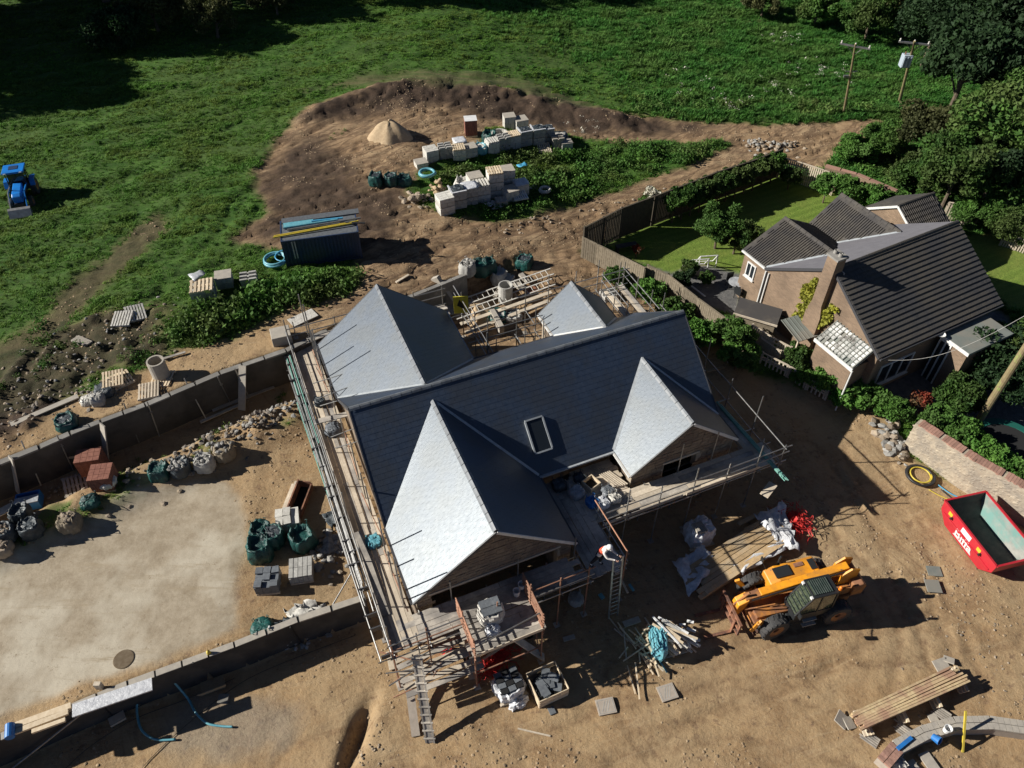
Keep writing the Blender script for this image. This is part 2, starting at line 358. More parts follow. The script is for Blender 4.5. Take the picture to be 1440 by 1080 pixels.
Zn['yardn'] = P2([(1060,470),(1180,520),(1240,560),(1300,590),(1440,640),(1500,520),(1400,430),(1230,500),(1090,440)])
Zn['gravel'] = P2([(230,1005),(310,975),(385,1010),(350,1050),(250,1060),(215,1035)])
Zn['damp'] = P2([(420,300),(620,240),(660,200),(560,170),(480,240),(560,330),(700,320),(640,300),(520,300)])
def build_ground():
    xs = np.concatenate([[-900,-400,-200,-130,-95,-75], np.arange(-62, -26, .5), np.arange(-26, 26, .2), np.arange(26, 62.01, .45), [75,95,130,200,400,900]])
    ys = np.concatenate([[-500,-200,-80,-30,-10,2], np.arange(7, 34, .2), np.arange(34, 60, .26), np.arange(60, 93, .4), [100,115,140,200,400,900]])
    X, Y = np.meshgrid(xs, ys); Z = T(X, Y)
    nz = fbm(X*.35, Y*.35, 3); nf = (fbm(X*1.3, Y*1.3, 4)-.5)
    def w(name, soft=.8, wob=1.6, off=0): return sstep(pdist(X, Y, Zn[name]) + off + (nz-.5)*wob*2 + nf*wob, -soft/2, soft/2)
    dirt = w('dirt', .8, .7, .5); isle = w('isle', .8, .6, -.25); slab = w('slab', .5, .5); lawn = np.maximum(w('lawn', .3, .2), w('lawn2', .3, .2))
    patio = np.maximum(w('patio', .3, .3), w('yardn', .4, .3)); rub = w('rubbish', 1, 1.2); mt = w('mudtrack', 1, .8)
    dark = np.clip(w('darkring', 1.6, 1.4)*.95 + w('mud', 2.5, 2, .5)*.9 + rub + mt*.8, 0, 1); pale = w('pale', 1.5, 1)
    grav = w('gravel', 1.5, 1.5)
    berm = np.exp(-((pline(X, Y, W1)+3.1)/1.0)**2)*(X < -8.5)
    # the ground in front of the skip of boards and under the spoil stays soil
    grass = (1-dirt)*(1-np.maximum(rub*.85, mt*.75)); grass = np.maximum(grass, isle)*(1-patio)*(1-slab)
    grass = np.clip(np.maximum(grass, berm*sstep(fbm(X*.9, Y*.9, 3), .5, .6)*.8), 0, 1)*(1-lawn)
    north = sstep(Y, 30, 34)
    # relief: clods, ruts, tussocks
    soil = (1-grass)*(1-slab)*(1-lawn)*(1-patio)
    ang = .28; U = X*math.cos(ang)+Y*math.sin(ang); V = -X*math.sin(ang)+Y*math.cos(ang)
    rid = np.abs(fbm(U*.25, V*1.7, 4)-.5)
    Z = Z + soil*((fbm(X*2.6, Y*2.6, 4)-.5)*.075 + (fbm(X*.5, Y*.5, 3)-.5)*.16 + (fbm(U*.45, V*2.4, 4)-.5)*.16*north)
    U2 = X*.73+Y*.68; V2 = -X*.68+Y*.73; rid2 = np.abs(fbm(U2*.12+3, V2*1.15, 4, .6)-.5); rid3 = np.abs(fbm(U*.10+8, V*1.1, 4, .6)-.5); ringw = sstep(-X, 1, 5)
    groove = np.exp(-(rid2/.022)**2)*ringw + np.exp(-(rid3/.022)**2)*(1-ringw)
    Z = Z - soil*north*groove*.16 - soil*north*np.exp(-(rid/.035)**2)*.06
    Z = Z + soil*dark*(fbm(X*1.9, Y*1.9, 5, .6)-.5)*.32*north
    Z = Z + grass*((fbm(U*.55, V*1.7, 4)-.45)*.55)*sstep(Y, 24, 30) + rub*(fbm(X*1.6+5, Y*1.6, 4, .6)-.4)*.9
    Z = Z + berm*(fbm(X*1.8, Y*1.8, 4)-.4)*.5 + slab*(fbm(X*.4, Y*.4, 3)-.5)*.05
    # soil heave along the north rim of the storage ring
    rim = [at(*p)[:2] for p in ((440,165),(500,140),(560,126),(640,124),(720,138),(800,158),(870,172))]
    dr = np.abs(pline(X, Y, rim)); Z = Z + np.exp(-(dr/1.3)**2)*(.5+.7*(fbm(X*.9, Y*.9, 4)-.4))
    # hollow by the bottom edge
    hx, hy = at(500, 1040)[:2]; Z = Z - .75*np.exp(-(((X-hx-(Y-hy)*.25)/.30)**2+((Y-hy)/1.25)**2))
    # tyre ruts: pairs of grooves along the ways
    ways = [[(520,330),(600,330),(700,318),(800,312),(900,292),(1000,255),(1060,225),(1140,205),(1230,178)],
            [(560,350),(640,372),(740,372),(830,400)], [(480,200),(500,260),(540,310),(620,340),(720,340),(820,330)],
            [(640,215),(560,225),(500,270),(450,320)], [(600,150),(700,150),(830,165),(960,186),(1090,188),(1220,178)],
            [(20,545),(90,440),(160,375),(228,300)], [(1230,700),(1300,830),(1350,960),(1330,1080)], [(900,990),(1050,960),(1200,880)],
            [(700,1010),(860,1030),(1040,1000),(1250,1060)], [(1130,640),(1200,740),(1240,860)], [(880,960),(1000,925),(1120,915),(1250,900),(1400,880)], [(760,1075),(900,1010),(1060,930),(1180,900)], [(1180,720),(1260,800),(1300,900),(1290,1000)], [(420,1075),(560,1040),(700,1060)], [(1215,640),(1270,740),(1300,860)], [(560,345),(600,320),(650,300)], [(430,250),(480,300),(560,330),(660,350)], [(500,210),(560,240),(580,300)], [(620,360),(720,350),(820,372),(880,420)]]
    track = np.zeros_like(X)
    for wpts in ways:
        pts = [at(*p)[:2] for p in wpts]; d = pline(X, Y, pts)
        for k in (-.95, .95): 
            g = np.exp(-((d-k+(nz-.5)*.5)/.17)**2); Z = Z - g*(.035+.03*nz)*soil*sstep(nf, -.25, .1); Z = Z + np.exp(-((d-k-.4)/.15)**2)*.03*soil*sstep(nf, -.2, .2); track = np.maximum(track, g)
    gt = np.zeros_like(X)
    for wpts in ([(-40,395),(120,330),(230,292),(330,250),(420,185),(560,112),(760,106),(900,150)], [(-20,300),(150,250),(330,190),(480,120),(640,90)], [(330,335),(372,270),(420,190),(500,130)], [(560,80),(760,84),(960,120),(1150,140)], [(180,470),(260,400),(330,330),(350,280)]):
        d = pline(X, Y, [at(*p)[:2] for p in wpts])
        for k in (-.9, .9): gt = np.maximum(gt, np.exp(-((d-k+(nz-.5)*.6)/.28)**2))
    gt *= sstep(fbm(X*.3, Y*.3, 3), .35, .55)*grass; Z = Z - gt*.10
    verts = np.stack([X, Y, Z], -1).reshape(-1, 3); ny, nx = X.shape
    idx = np.arange(ny*nx).reshape(ny, nx); F = np.stack([idx[:-1,:-1], idx[:-1,1:], idx[1:,1:], idx[1:,:-1]], -1).reshape(-1, 4)
    me = bpy.data.meshes.new('ground'); me.vertices.add(len(verts)); me.vertices.foreach_set('co', verts.ravel())
    me.loops.add(F.size); me.loops.foreach_set('vertex_index', F.ravel().astype(np.int32)); me.polygons.add(len(F))
    me.polygons.foreach_set('loop_start', np.arange(0, F.size, 4, dtype=np.int32)); me.polygons.foreach_set('loop_total', np.full(len(F), 4, np.int32))
    me.polygons.foreach_set('use_smooth', np.ones(len(F), bool)); me.update()
    def ca(nm, *ch):
        a = me.color_attributes.new(nm, 'FLOAT_COLOR', 'POINT'); d = np.ones((len(verts), 4), np.float32)
        for i, c in enumerate(ch): d[:, i] = np.clip(c, 0, 1).ravel()
        a.data.foreach_set('color', d.ravel())
    ca('zone_a', grass, slab, lawn); ca('zone_b', np.maximum(dark, gt*.55), patio, np.maximum(pale*.8, 0)); ca('zone_c', grav, np.maximum(track, groove*north*.9*(X < 30)), north)
    o = bpy.data.objects.new('ground', me); C.objects.link(o); o['kind'] = 'structure'
    m = bpy.data.materials.new('ground'); m.use_nodes = True; n = m.node_tree.nodes; l = m.node_tree.links; b = n['Principled BSDF']
    b.inputs['Roughness'].default_value = .95; b.inputs['Specular IOR Level'].default_value = .25
    geo = n.new('ShaderNodeNewGeometry'); pos = geo.outputs['Position']
    def noise(s, d=6, r=.6, st=None):
        t = n.new('ShaderNodeTexNoise'); t.inputs['Scale'].default_value = s; t.inputs['Detail'].default_value = d; t.inputs['Roughness'].default_value = r
        if st:
            mp = n.new('ShaderNodeMapping'); mp.inputs['Scale'].default_value = st; mp.inputs['Rotation'].default_value = (0, 0, -.3); l.new(pos, mp.inputs[0]); l.new(mp.outputs[0], t.inputs['Vector'])
        else: l.new(pos, t.inputs['Vector'])
        return t.outputs['Fac']
    def rg(f, a, c):
        r_ = n.new('ShaderNodeMapRange'); r_.inputs[1].default_value = a; r_.inputs[2].default_value = c; l.new(f, r_.inputs[0]); return r_.outputs[0]
    def mix(f, a, c):
        x = n.new('ShaderNodeMix'); x.data_type = 'RGBA'; l.new(f, x.inputs[0]) if not isinstance(f, float) else None
        if isinstance(f, float): x.inputs[0].default_value = f
        for k, q in ((6, a), (7, c)):
            if isinstance(q, tuple): x.inputs[k].default_value = q + (1,)
            else: l.new(q, x.inputs[k])
        return x.outputs[2]
    def attr(nm):
        a = n.new('ShaderNodeAttribute'); a.attribute_name = nm; s = n.new('ShaderNodeSeparateColor'); l.new(a.outputs['Color'], s.inputs[0]); return s.outputs
    A, B, Cc = attr('zone_a'), attr('zone_b'), attr('zone_c')
    c = mix(rg(noise(.55, 5), .38, .62), (.40, .275, .15), (.30, .19, .098))
    c = mix(rg(noise(.22, 4), .45, .62), c, (.36, .255, .145))
    c = mix(rg(noise(7, 6, .7), .45, .8), c, (.40, .29, .17))
    c = mix(rg(noise(2.2, 6, .7), .56, .68), c, (.20, .13, .08))
    # stones
    vo = n.new('ShaderNodeTexVoronoi'); vo.inputs['Scale'].default_value = 5; l.new(pos, vo.inputs['Vector'])
    r1 = rg(vo.outputs['Distance'], .12, .07); gate = rg(noise(.8, 4), .5, .62); mm = n.new('ShaderNodeMath'); mm.operation = 'MULTIPLY'; l.new(r1, mm.inputs[0]); l.new(gate, mm.inputs[1])
    c = mix(mm.outputs[0], c, (.42, .35, .26))
    c = mix(rg(Cc[2], .1, .9), c, mix(rg(noise(1.5, 6), .4, .62), mix(rg(noise(.35, 3), .42, .6), (.26, .17, .095), (.40, .28, .165)), (.32, .215, .125)))
    tk = n.new('ShaderNodeMath'); tk.operation = 'MULTIPLY'; l.new(Cc[1], tk.inputs[0]); l.new(rg(noise(3, 5), .3, .6), tk.inputs[1]); c = mix(rg(tk.outputs[0], .1, 1.3), c, (.20, .125, .068))
    def ruts(rot, sc, wd, scale=1.0):
        t = n.new('ShaderNodeTexNoise'); t.inputs['Scale'].default_value = scale; t.inputs['Detail'].default_value = 5; t.inputs['Roughness'].default_value = .55; t.inputs['Distortion'].default_value = .4
        mp = n.new('ShaderNodeMapping'); mp.inputs['Rotation'].default_value = (0, 0, rot); mp.inputs['Scale'].default_value = sc; mp.vector_type = 'TEXTURE' if False else 'POINT'
        mr_ = n.new('ShaderNodeMapping'); mr_.inputs['Rotation'].default_value = (0, 0, rot); l.new(pos, mr_.inputs[0]); mp.inputs['Rotation'].default_value = (0, 0, 0); l.new(mr_.outputs[0], mp.inputs[0]); l.new(mp.outputs[0], t.inputs['Vector'])
        sb = n.new('ShaderNodeMath'); sb.operation = 'SUBTRACT'; l.new(t.outputs['Fac'], sb.inputs[0]); sb.inputs[1].default_value = .5; ab = n.new('ShaderNodeMath'); ab.operation = 'ABSOLUTE'; l.new(sb.outputs[0], ab.inputs[0])
        return rg(ab.outputs[0], wd, 0)
    def mul(a_, b_):
        q = n.new('ShaderNodeMath'); q.operation = 'MULTIPLY'; l.new(a_, q.inputs[0])
        if isinstance(b_, float): q.inputs[1].default_value = b_
        else: l.new(b_, q.inputs[1])
        return q.outputs[0]
    R1, R2, R3 = ruts(-.75, (.16, 1.3, 1), .060), ruts(-.25, (.14, 1.4, 1), .050), ruts(1.0, (.09, 1.0, 1), .028)
    gate2 = rg(noise(.3, 4), .38, .6); c = mix(mul(mul(R1, Cc[2]), .8), c, (.11, .068, .042)); c = mix(mul(mul(R2, Cc[2]), .6), c, (.13, .082, .05)); c = mix(mul(mul(R3, gate2), .45), c, (.19, .12, .066)); c = mix(mul(mul(ruts(-.3, (.08, 1.0, 1), .03), gate2), .35), c, (.46, .345, .21))
    c = mix(rg(Cc[0], .1, 1.6), c, mix(rg(noise(5, 6, .7), .4, .6), (.23, .20, .165), (.31, .27, .21)))
    c = mix(rg(B[0], .0, 1.), c, mix(rg(noise(1.6, 6), .42, .62), (.040, .027, .020), (.080, .053, .037)))
    c = mix(B[1], c, mix(rg(noise(4, 5), .4, .6), (.12, .12, .12), (.17, .165, .16)))
    sc = mix(rg(noise(1.5, 10, .78), .38, .62), (.29, .235, .165), (.42, .355, .265)); sc = mix(rg(noise(.28, 4), .5, .64), sc, (.50, .445, .35)); sc = mix(rg(noise(1.1, 7, .7, (.35, 3, 1)), .55, .75), sc, (.33, .265, .18)); sc = mix(rg(noise(14, 6, .8), .62, .70), sc, (.20, .15, .10)); sc = mix(rg(noise(3.5, 8, .8), .58, .70), sc, (.22, .165, .105))
    c = mix(A[1], c, sc)
    g = mix(rg(noise(.7, 6, .65, (.5, 2, 1)), .4, .62), (.036, .095, .013), (.070, .15, .022)); g = mix(rg(noise(.12, 3), .45, .6), g, (.062, .115, .022)); g = mix(rg(noise(1.6, 7, .7, (.35, 2.6, 1)), .5, .72), g, (.022, .055, .010)); g = mix(rg(noise(4, 5), .5, .75), g, (.07, .10, .03))
    c = mix(A[0], c, g)
    c = mix(B[2], c, mix(rg(noise(1.2, 6, .6, (.4, 2, 1)), .4, .6), (.075, .095, .03), (.14, .12, .06)))
    wv = n.new('ShaderNodeTexWave'); wv.inputs['Scale'].default_value = .55; wv.inputs['Distortion'].default_value = 1.5; wv.inputs['Detail'].default_value = 3
    mp = n.new('ShaderNodeMapping'); mp.inputs['Rotation'].default_value = (0, 0, R(62)); l.new(pos, mp.inputs[0]); l.new(mp.outputs[0], wv.inputs['Vector'])
    lw = mix(rg(wv.outputs['Fac'], .2, .8), (.125, .20, .028), (.175, .26, .042)); lw = mix(rg(noise(.5, 5), .4, .62), lw, (.18, .22, .045)); lw = mix(rg(noise(9, 4), .4, .7), lw, (.11, .17, .03))
    c = mix(A[2], c, lw)
    l.new(c, b.inputs['Base Color'])
    b1 = n.new('ShaderNodeBump'); b1.inputs['Strength'].default_value = 1; b1.inputs['Distance'].default_value = .06; l.new(noise(4.5, 9, .72), b1.inputs['Height'])
    b2 = n.new('ShaderNodeBump'); b2.inputs['Distance'].default_value = .10; l.new(noise(1.1, 8, .7, (.5, 1.6, 1)), b2.inputs['Height']); l.new(b1.outputs[0], b2.inputs['Normal'])
    st = n.new('ShaderNodeMapRange'); l.new(A[1], st.inputs[0]); st.inputs[3].default_value = .8; st.inputs[4].default_value = .25; l.new(st.outputs[0], b2.inputs['Strength']); l.new(st.outputs[0], b1.inputs['Strength'])
    l.new(b2.outputs[0], b.inputs['Normal'])
    me.materials.append(m)
    return X, Y, Z, grass*(1-.75*pale)*(1-.75*gt), lawn, soil, isle, dark, xs, ys
GX, GY, GZ, GG, GL, GS, GI, GD, gxs, gys = build_ground()
def bil(A, x, y):
    i = np.clip(np.searchsorted(gxs, x)-1, 0, len(gxs)-2); j = np.clip(np.searchsorted(gys, y)-1, 0, len(gys)-2)
    fx = (x-gxs[i])/(gxs[i+1]-gxs[i]); fy = (y-gys[j])/(gys[j+1]-gys[j])
    return (A[j,i]*(1-fx)+A[j,i+1]*fx)*(1-fy)+(A[j+1,i]*(1-fx)+A[j+1,i+1]*fx)*fy
def gh(x, y): return float(bil(GZ, np.array([x]), np.array([y]))[0])
def ag(u, v, dz=0):
    p = at(u, v); return (p[0], p[1], gh(p[0], p[1]) + dz)
# ---------------------------------------------------------------- roofs and walls
def clip_poly(poly, reg):
    out = poly
    for i in range(len(reg)):
        ax, ay = reg[i]; bx, by = reg[(i+1) % len(reg)]; inp = out; out = []
        if not inp: return []
        side = lambda p: (bx-ax)*(p[1]-ay)-(by-ay)*(p[0]-ax)
        for j in range(len(inp)):
            p, q = inp[j], inp[(j+1) % len(inp)]; sp, sq = side(p), side(q)
            if sp >= -1e-9: out.append(p)
            if (sp > 1e-9 and sq < -1e-9) or (sp < -1e-9 and sq > 1e-9):
                t = sp/(sp-sq); out.append((p[0]+(q[0]-p[0])*t, p[1]+(q[1]-p[1])*t))
    return out
def area2(p): return sum(p[i][0]*p[(i+1) % len(p)][1]-p[(i+1) % len(p)][0]*p[i][1] for i in range(len(p)))
def plane_frame(reg3, s3):
    o = Vector(reg3[0]); s = Vector(s3).normalized(); n = None
    for i in range(len(reg3)):
        a = Vector(reg3[i])-o
        n = s.cross(a)
        if n.length > .1: break
    n.normalize()
    if n.z < 0: n = -n
    t = n.cross(s); 
    reg = [((Vector(p)-o).dot(s), (Vector(p)-o).dot(t)) for p in reg3]
    if area2(reg) < 0: reg = reg[::-1]
    return o, s, t, n, reg
def slope(parent, name, reg3, s3, m, expo=.25, wid=.3, thick=.0045, rib=0, slab_m='void', jit=.0012, slabth=.12):
    """one roof slope: an under-sheet and, on it, lapped slates or tiles clipped to the slope"""
    o, s, t, n, reg = plane_frame(reg3, s3)
    if t.z < 0: up = -1
    else: up = 1
    under = MB().prism([Vector(p)-n*.004 for p in reg3], -n*slabth)
    base = obj(name, under, slab_m, parent)
    mb = MB(); ss = [p[0] for p in reg]; tt = [p[1]*up for p in reg]
    k = 0; t0 = min(tt)
    while t0 + k*expo < max(tt):
        ta, tb = t0+k*expo, t0+(k+1)*expo; off = (k % 2)*wid/2
        for j in range(int((max(ss)-min(ss))/wid)+3):
            sa = min(ss)-wid+off+j*wid; g = .0022 if not rib else .004; lift = random.uniform(0, jit)
            q = [(sa+g, ta*up), (sa+wid-g, ta*up), (sa+wid-g, tb*up), (sa+g, tb*up)]
            if area2(q) < 0: q = q[::-1]
            c = clip_poly(q, reg)
            if len(c) < 3 or abs(area2(c)) < .002: continue
            nn = len(c); top = []; bot = []
            for p in c:
                f = 1-(p[1]*up-ta)/expo; P = o+s*p[0]+t*p[1]
                top.append(P+n*(.003+thick*f+lift)); bot.append(P)
            mb.add(top+bot, [tuple(range(nn))]+[(i, nn+i, nn+(i+1) % nn, (i+1) % nn) for i in range(nn)])
            if rib and abs(area2(c)-2*(wid-2*g)*expo) < .02:
                for rr in (0.12, .62):
                    a = o+s*(sa+wid*rr)+t*(ta*up)+n*thick; bb = o+s*(sa+wid*rr)+t*(tb*up)
                    w2 = wid*.13
                    mb.add([a-s*w2, a+n*rib*.9-s*w2*.3, a+n*rib*.9+s*w2*.3, a+s*w2, bb-s*w2, bb+n*rib-s*w2*.3, bb+n*rib+s*w2*.3, bb+s*w2],
                           [(0,1,5,4),(1,2,6,5),(2,3,7,6),(0,3,2,1)])
        k += 1
    me = mb.mesh(name + '_cover', m)
    so_ = bpy.data.objects.new('slate' if not rib else 'roof_tile', me); C.objects.link(so_); so_.parent = base; so_['kind'] = 'stuff'
    return base
def ridge_line(parent, p, q, m='ridge', name='ridge_tile', L=.45, w=.26, owner=None):
    p = Vector(p); q = Vector(q); d = q-p; N = max(1, round(d.length/L)); d.normalize(); L = (q-p).length/N
    side = d.cross(Vector((0,0,1))).normalized(); mb = MB(); pts = []
    for a, bz in ((-1, -.075), (-.55, .0), (0, .045), (.55, 0), (1, -.075)): pts.append(side*(a*w/2)+Vector((0,0,bz)))
    n5 = len(pts); g = .012
    vs = [x*1.0+d*g for x in pts]+[x*1.0+d*(L-g) for x in pts]+[x-Vector((0,0,.03))+d*g for x in pts]+[x-Vector((0,0,.03))+d*(L-g) for x in pts]
    fs = [(i, i+1, n5+i+1, n5+i) for i in range(n5-1)]+[(i+1, i, 2*n5+i, 2*n5+i+1) for i in range(n5-1)]+[(n5+i, n5+i+1, 3*n5+i+1, 3*n5+i) for i in range(n5-1)]
    me = MB().add(vs, fs).mesh(name, m)
    for i in range(N):
        o = bpy.data.objects.new(name, me); C.objects.link(o); o.parent = parent; o.location = p+d*(L*i)+Vector((0,0,.035+random.uniform(-.004,.004)))
def coursed(parent, name, o, s, reg, holes=(), ch=.2, bl=.42, depth=.03, m='stone', nrm=None, t=(0,0,1), gap=.012, stuff=True):
    """coursed blocks standing proud of a wall plane. reg is convex in (s, height)"""
    o = Vector(o); s = Vector(s); t = Vector(t); n = Vector(nrm); mb = MB()
    if area2(reg) < 0: reg = reg[::-1]
    x0, x1 = min(p[0] for p in reg), max(p[0] for p in reg); y0, y1 = min(p[1] for p in reg), max(p[1] for p in reg); y = y0; k = 0
    while y < y1:
        h = ch*random.choice((.8, 1, 1.15)); x = x0-random.uniform(0, bl)
        while x < x1:
            w = bl*random.uniform(.6, 1.4); q = [(x+gap, y+gap), (x+w-gap, y+gap), (x+w-gap, y+h-gap), (x+gap, y+h-gap)]
            cx, cy = x+w/2, y+h/2; x += w
            if any(a < cx < b and c < cy < d for a, c, b, d in holes): continue
            c = clip_poly(q, reg)
            if len(c) < 3 or abs(area2(c)) < .003: continue
            dd = depth*random.uniform(.5, 1.2); nn = len(c)
            A = [o+s*p[0]+t*p[1]+n*dd for p in c]; B = [o+s*p[0]+t*p[1] for p in c]
            mb.add(A+B, [tuple(range(nn))]+[(i, nn+i, nn+(i+1) % nn, (i+1) % nn) for i in range(nn)])
        y += h; k += 1
    return obj(name, mb, m, parent, kind='stuff' if stuff else None)
def wall_with_holes(parent, name, x0, x1, z0, z1, y, th, holes, m, axis='x', top=None):
    """wall along local x (or y) with rectangular openings; strips butt end to end"""
    mb = MB(); xs = sorted(set([x0, x1]+[h[0] for h in holes]+[h[2] for h in holes]))
    def bx(a, b, c, d):
        if axis == 'x': mb.box(a, y, c, b, y+th, d)
        else: mb.box(y, a, c, y+th, b, d)
    for a, b in zip(xs[:-1], xs[1:]):
        cx = (a+b)/2; hs = sorted([h for h in holes if h[0] < cx < h[2]], key=lambda h: h[1]); z = z0
        for h in hs:
            if h[1] > z: bx(a, b, z, h[1])
            z = h[3]
        if z < z1: bx(a, b, z, z1)
    return obj(name, mb, m, parent)
# ================================================================ THE NEW HOUSE
def build_house():
    H = thing('slate_roofed_house', 'unfinished house with wet-looking slate roofs and four gabled wings inside scaffolding', 'house', (HO[0], HO[1], 0), PHI)
    L, D, e, hr = HL, HD, HE, HR; s = (hr-e)/(D/2)
    X = (1, 0, 0); Y = (0, 1, 0)
    fs = slope(H, 'roof', [(0,0,e),(L,0,e),(L,D/2,hr),(0,D/2,hr)], X, 'slate', .24, .3, label_dummy) if False else slope(H, 'roof', [(0,0,e),(L,0,e),(L,D/2,hr),(0,D/2,hr)], X, 'slate', .24, .3)
    slope(H, 'roof', [(0,D,e),(L,D,e),(L,D/2,hr),(0,D/2,hr)], X, 'slate', .24, .3)
    ridge_line(H, (0, D/2, hr), (L, D/2, hr))
    w = 6.881; hl = 6.19; vb = (hl-e)/s
    df, db = 3.668, 4.091; wr, hw, dfr = 5.515, 5.636, 1.572; vr = (hw-e)/s
    c, wb, hb, dbr = L-2.893, 3.643, 5.003, 1.902; vbk = (hb-e)/s
    wings = [((0, w, hl), -df, 0, vb), ((0, w, hl), D+db, D, D-vb), ((L-wr, L, hw), -dfr, 0, vr), ((c-wb/2, c+wb/2, hb), D+dbr, D, D-vbk)]
    for (x0, x1, h), yg, ye, yv in wings:
        xm = (x0+x1)/2; lift = .012
        for xe in (x0, x1):
            slope(H, 'wing_roof', [(xe, yg, e+lift), (xe, ye, e+lift), (xm, yv, h+lift), (xm, yg, h+lift)], Y, 'slate', .24, .3)
        ridge_line(H, (xm, yg, h+.01), (xm, yv, h+.01), L=.42)
        sg = 1 if yg > ye else -1
        # barge boards and pale verge
        for xe in (x0, x1):
            p = Vector((xe, yg, e)); q = Vector((xm, yg, h)); off = Vector((0, sg*.03, -.06))
            obj('barge_board', MB().bar(p+off, q+off, .04, .13, (0, 0, 1)), 'fascia' if (yg < 0 and xe == x1) else 'fasciadark', H)
            # eaves gutter
            g = -1 if xe == x0 else 1
            obj('gutter', MB().bar((xe+g*.05, yg, e-.07), (xe+g*.05, ye, e-.07), .09, .07), 'fascia' if (h in (hb, hw) and xe == x0) else ('lead' if h == hl and xe == x1 and yg > 0 else 'fasciadark'), H)
        # gable wall
        yi = yg-sg*.16; hole = []
        if yg < -3: hole = [(x0+.75, .4, x1-.75, e-.12)]
        elif yg < 0: hole = [(xm-.95, 2.15, xm+.75, 3.2)]
        xa, xb = x0+.16, x1-.16; tri_b = e-.1
        th = .3; yy = yi if sg < 0 else yi-th
        wall_with_holes(H, 'gable_wall', xa, xb, 0, tri_b, yy, th, hole, 'mortar')
        k = (h-e)/((x1-x0)/2); zt = lambda x: e-.16+k*min(x-x0, x1-x)
        obj('gable_wall', MB().prism([(xa, yy, tri_b), (xb, yy, tri_b), (xb, yy, zt(xb)), (xm, yy, zt(xm)), (xa, yy, zt(xa))], (0, th, 0)), 'mortar', H)
        yf = yi
        coursed(H, 'stone_block', (xa, yf, 0), (1,0,0), [(0, tri_b), (xb-xa, tri_b), (xb-xa, zt(xb)), (xm-xa, zt(xm)), (0, zt(xa))], ch=.20, bl=.42, nrm=(0, sg, 0))
        coursed(H, 'stone_block', (xa, yf, 0), (1,0,0), [(0, 0), (xb-xa, 0), (xb-xa, tri_b), (0, tri_b)], [(a-xa, b, c_-xa, d) for a, b, c_, d in hole], ch=.2, bl=.42, nrm=(0, sg, 0))
        for a, b, c_, d in hole:
            obj('lintel', MB().box(a-.1, yf-.06, d, c_+.1, yf+.02, d+.12), 'dressed', H)
            obj('window_sill', MB().box(a-.08, yf-.08, b-.08, c_+.08, yf+.25, b), 'dressed', H)
        # flank walls of the wing
        for xw in (xa, xb-.3): obj('wall', MB().box(xw, min(yi+sg*-.3, ye), 0, xw+.3, max(yi-sg*.3, ye), e-.12), 'stone', H)
    # main body walls
    wall_with_holes(H, 'wall', w-.1, L-wr+.1, 0, e-.1, .35, .3, [(8.0, .05, 9.6, 2.3)], 'stone')
    wall_with_holes(H, 'wall', w-.1, c-wb/2+.1, 0, e-.1, D-.65, .3, [(8.2, .9, 9.8, 2.2)], 'stone')
    obj('wall', MB().box(c+wb/2-.1, D-.65, 0, L-.16, D-.35, e-.1), 'stone', H)
    for xw in (.16, L-.46):
        obj('end_wall', MB().prism([(xw, .3, 0), (xw, D-.3, 0), (xw, D-.3, e-.05), (xw, D/2, hr-.3), (xw, .3, e-.05)], (.3, 0, 0)), 'stone', H)
    obj('ground_floor', MB().box(.5, .7, .05, L-.5, D-.7, .2), 'concrete', H)
    # gutters and verges of the main roof
    obj('gutter', MB().bar((w, -.05, e-.06), (L-wr, -.05, e-.06), .12, .09), 'lead', H)
    obj('gutter', MB().bar((w, D+.05, e-.06), (c-wb/2, D+.05, e-.06), .12, .09), 'fasciadark', H)
    for xe in (0, L):
        g = -.02 if xe == 0 else .02
        for yy in (0, D): obj('barge_board', MB().bar((xe+g, yy, e-.06), (xe+g, D/2, hr-.06), .05, .15), 'fasciadark', H)
    # lead in the valleys of the back right wing, grey in the rest
    def valley(x, y, xm, yv, h, m, r=.05):
        obj('valley_lead', MB().bar((x, y, e+.06), (xm, yv, h+.045), .13, .012), m, H)
    xm = c; valley(c-wb/2, D, xm, D-vbk, hb, 'fascia'); valley(c+wb/2, D, xm, D-vbk, hb, 'lead')
    valley(0, D, w/2, D-vb, hl, 'lead'); valley(w, D, w/2, D-vb, hl, 'lead')
    valley(w, 0, w/2, vb, hl, 'lead'); valley(L-wr, 0, L-wr/2, vr, hw, 'lead'); valley(L, 0, L-wr/2, vr, hw, 'lead')
    # rooflight
    sl = Vector((0, math.cos(math.atan(s)), math.sin(math.atan(s)))); nn = Vector((0, -sl.z, sl.y))
    A = Vector((7.0, .74, e+s*.74))+nn*.03; wv = Vector((.82, 0, 0)); hv = sl*1.48
    fr = MB()
    for p, q in ((A, A+wv), (A+hv, A+hv+wv)): fr.bar(p+nn*.05, q+nn*.05, .07, .10, nn)
    for p, q in ((A+sl*.035, A+hv-sl*.035), (A+wv+sl*.035, A+wv+hv-sl*.035)): fr.bar(p+nn*.05, q+nn*.05, .07, .096, nn)
    f = obj('rooflight', fr, 'lead', H)
    obj('pane', MB().prism([A+wv*.04+hv*.03, A+wv*.96+hv*.03, A+wv*.96+hv*.97, A+wv*.04+hv*.97], nn*.06), 'glass', f)
    return H
label_dummy = 0
build_house()
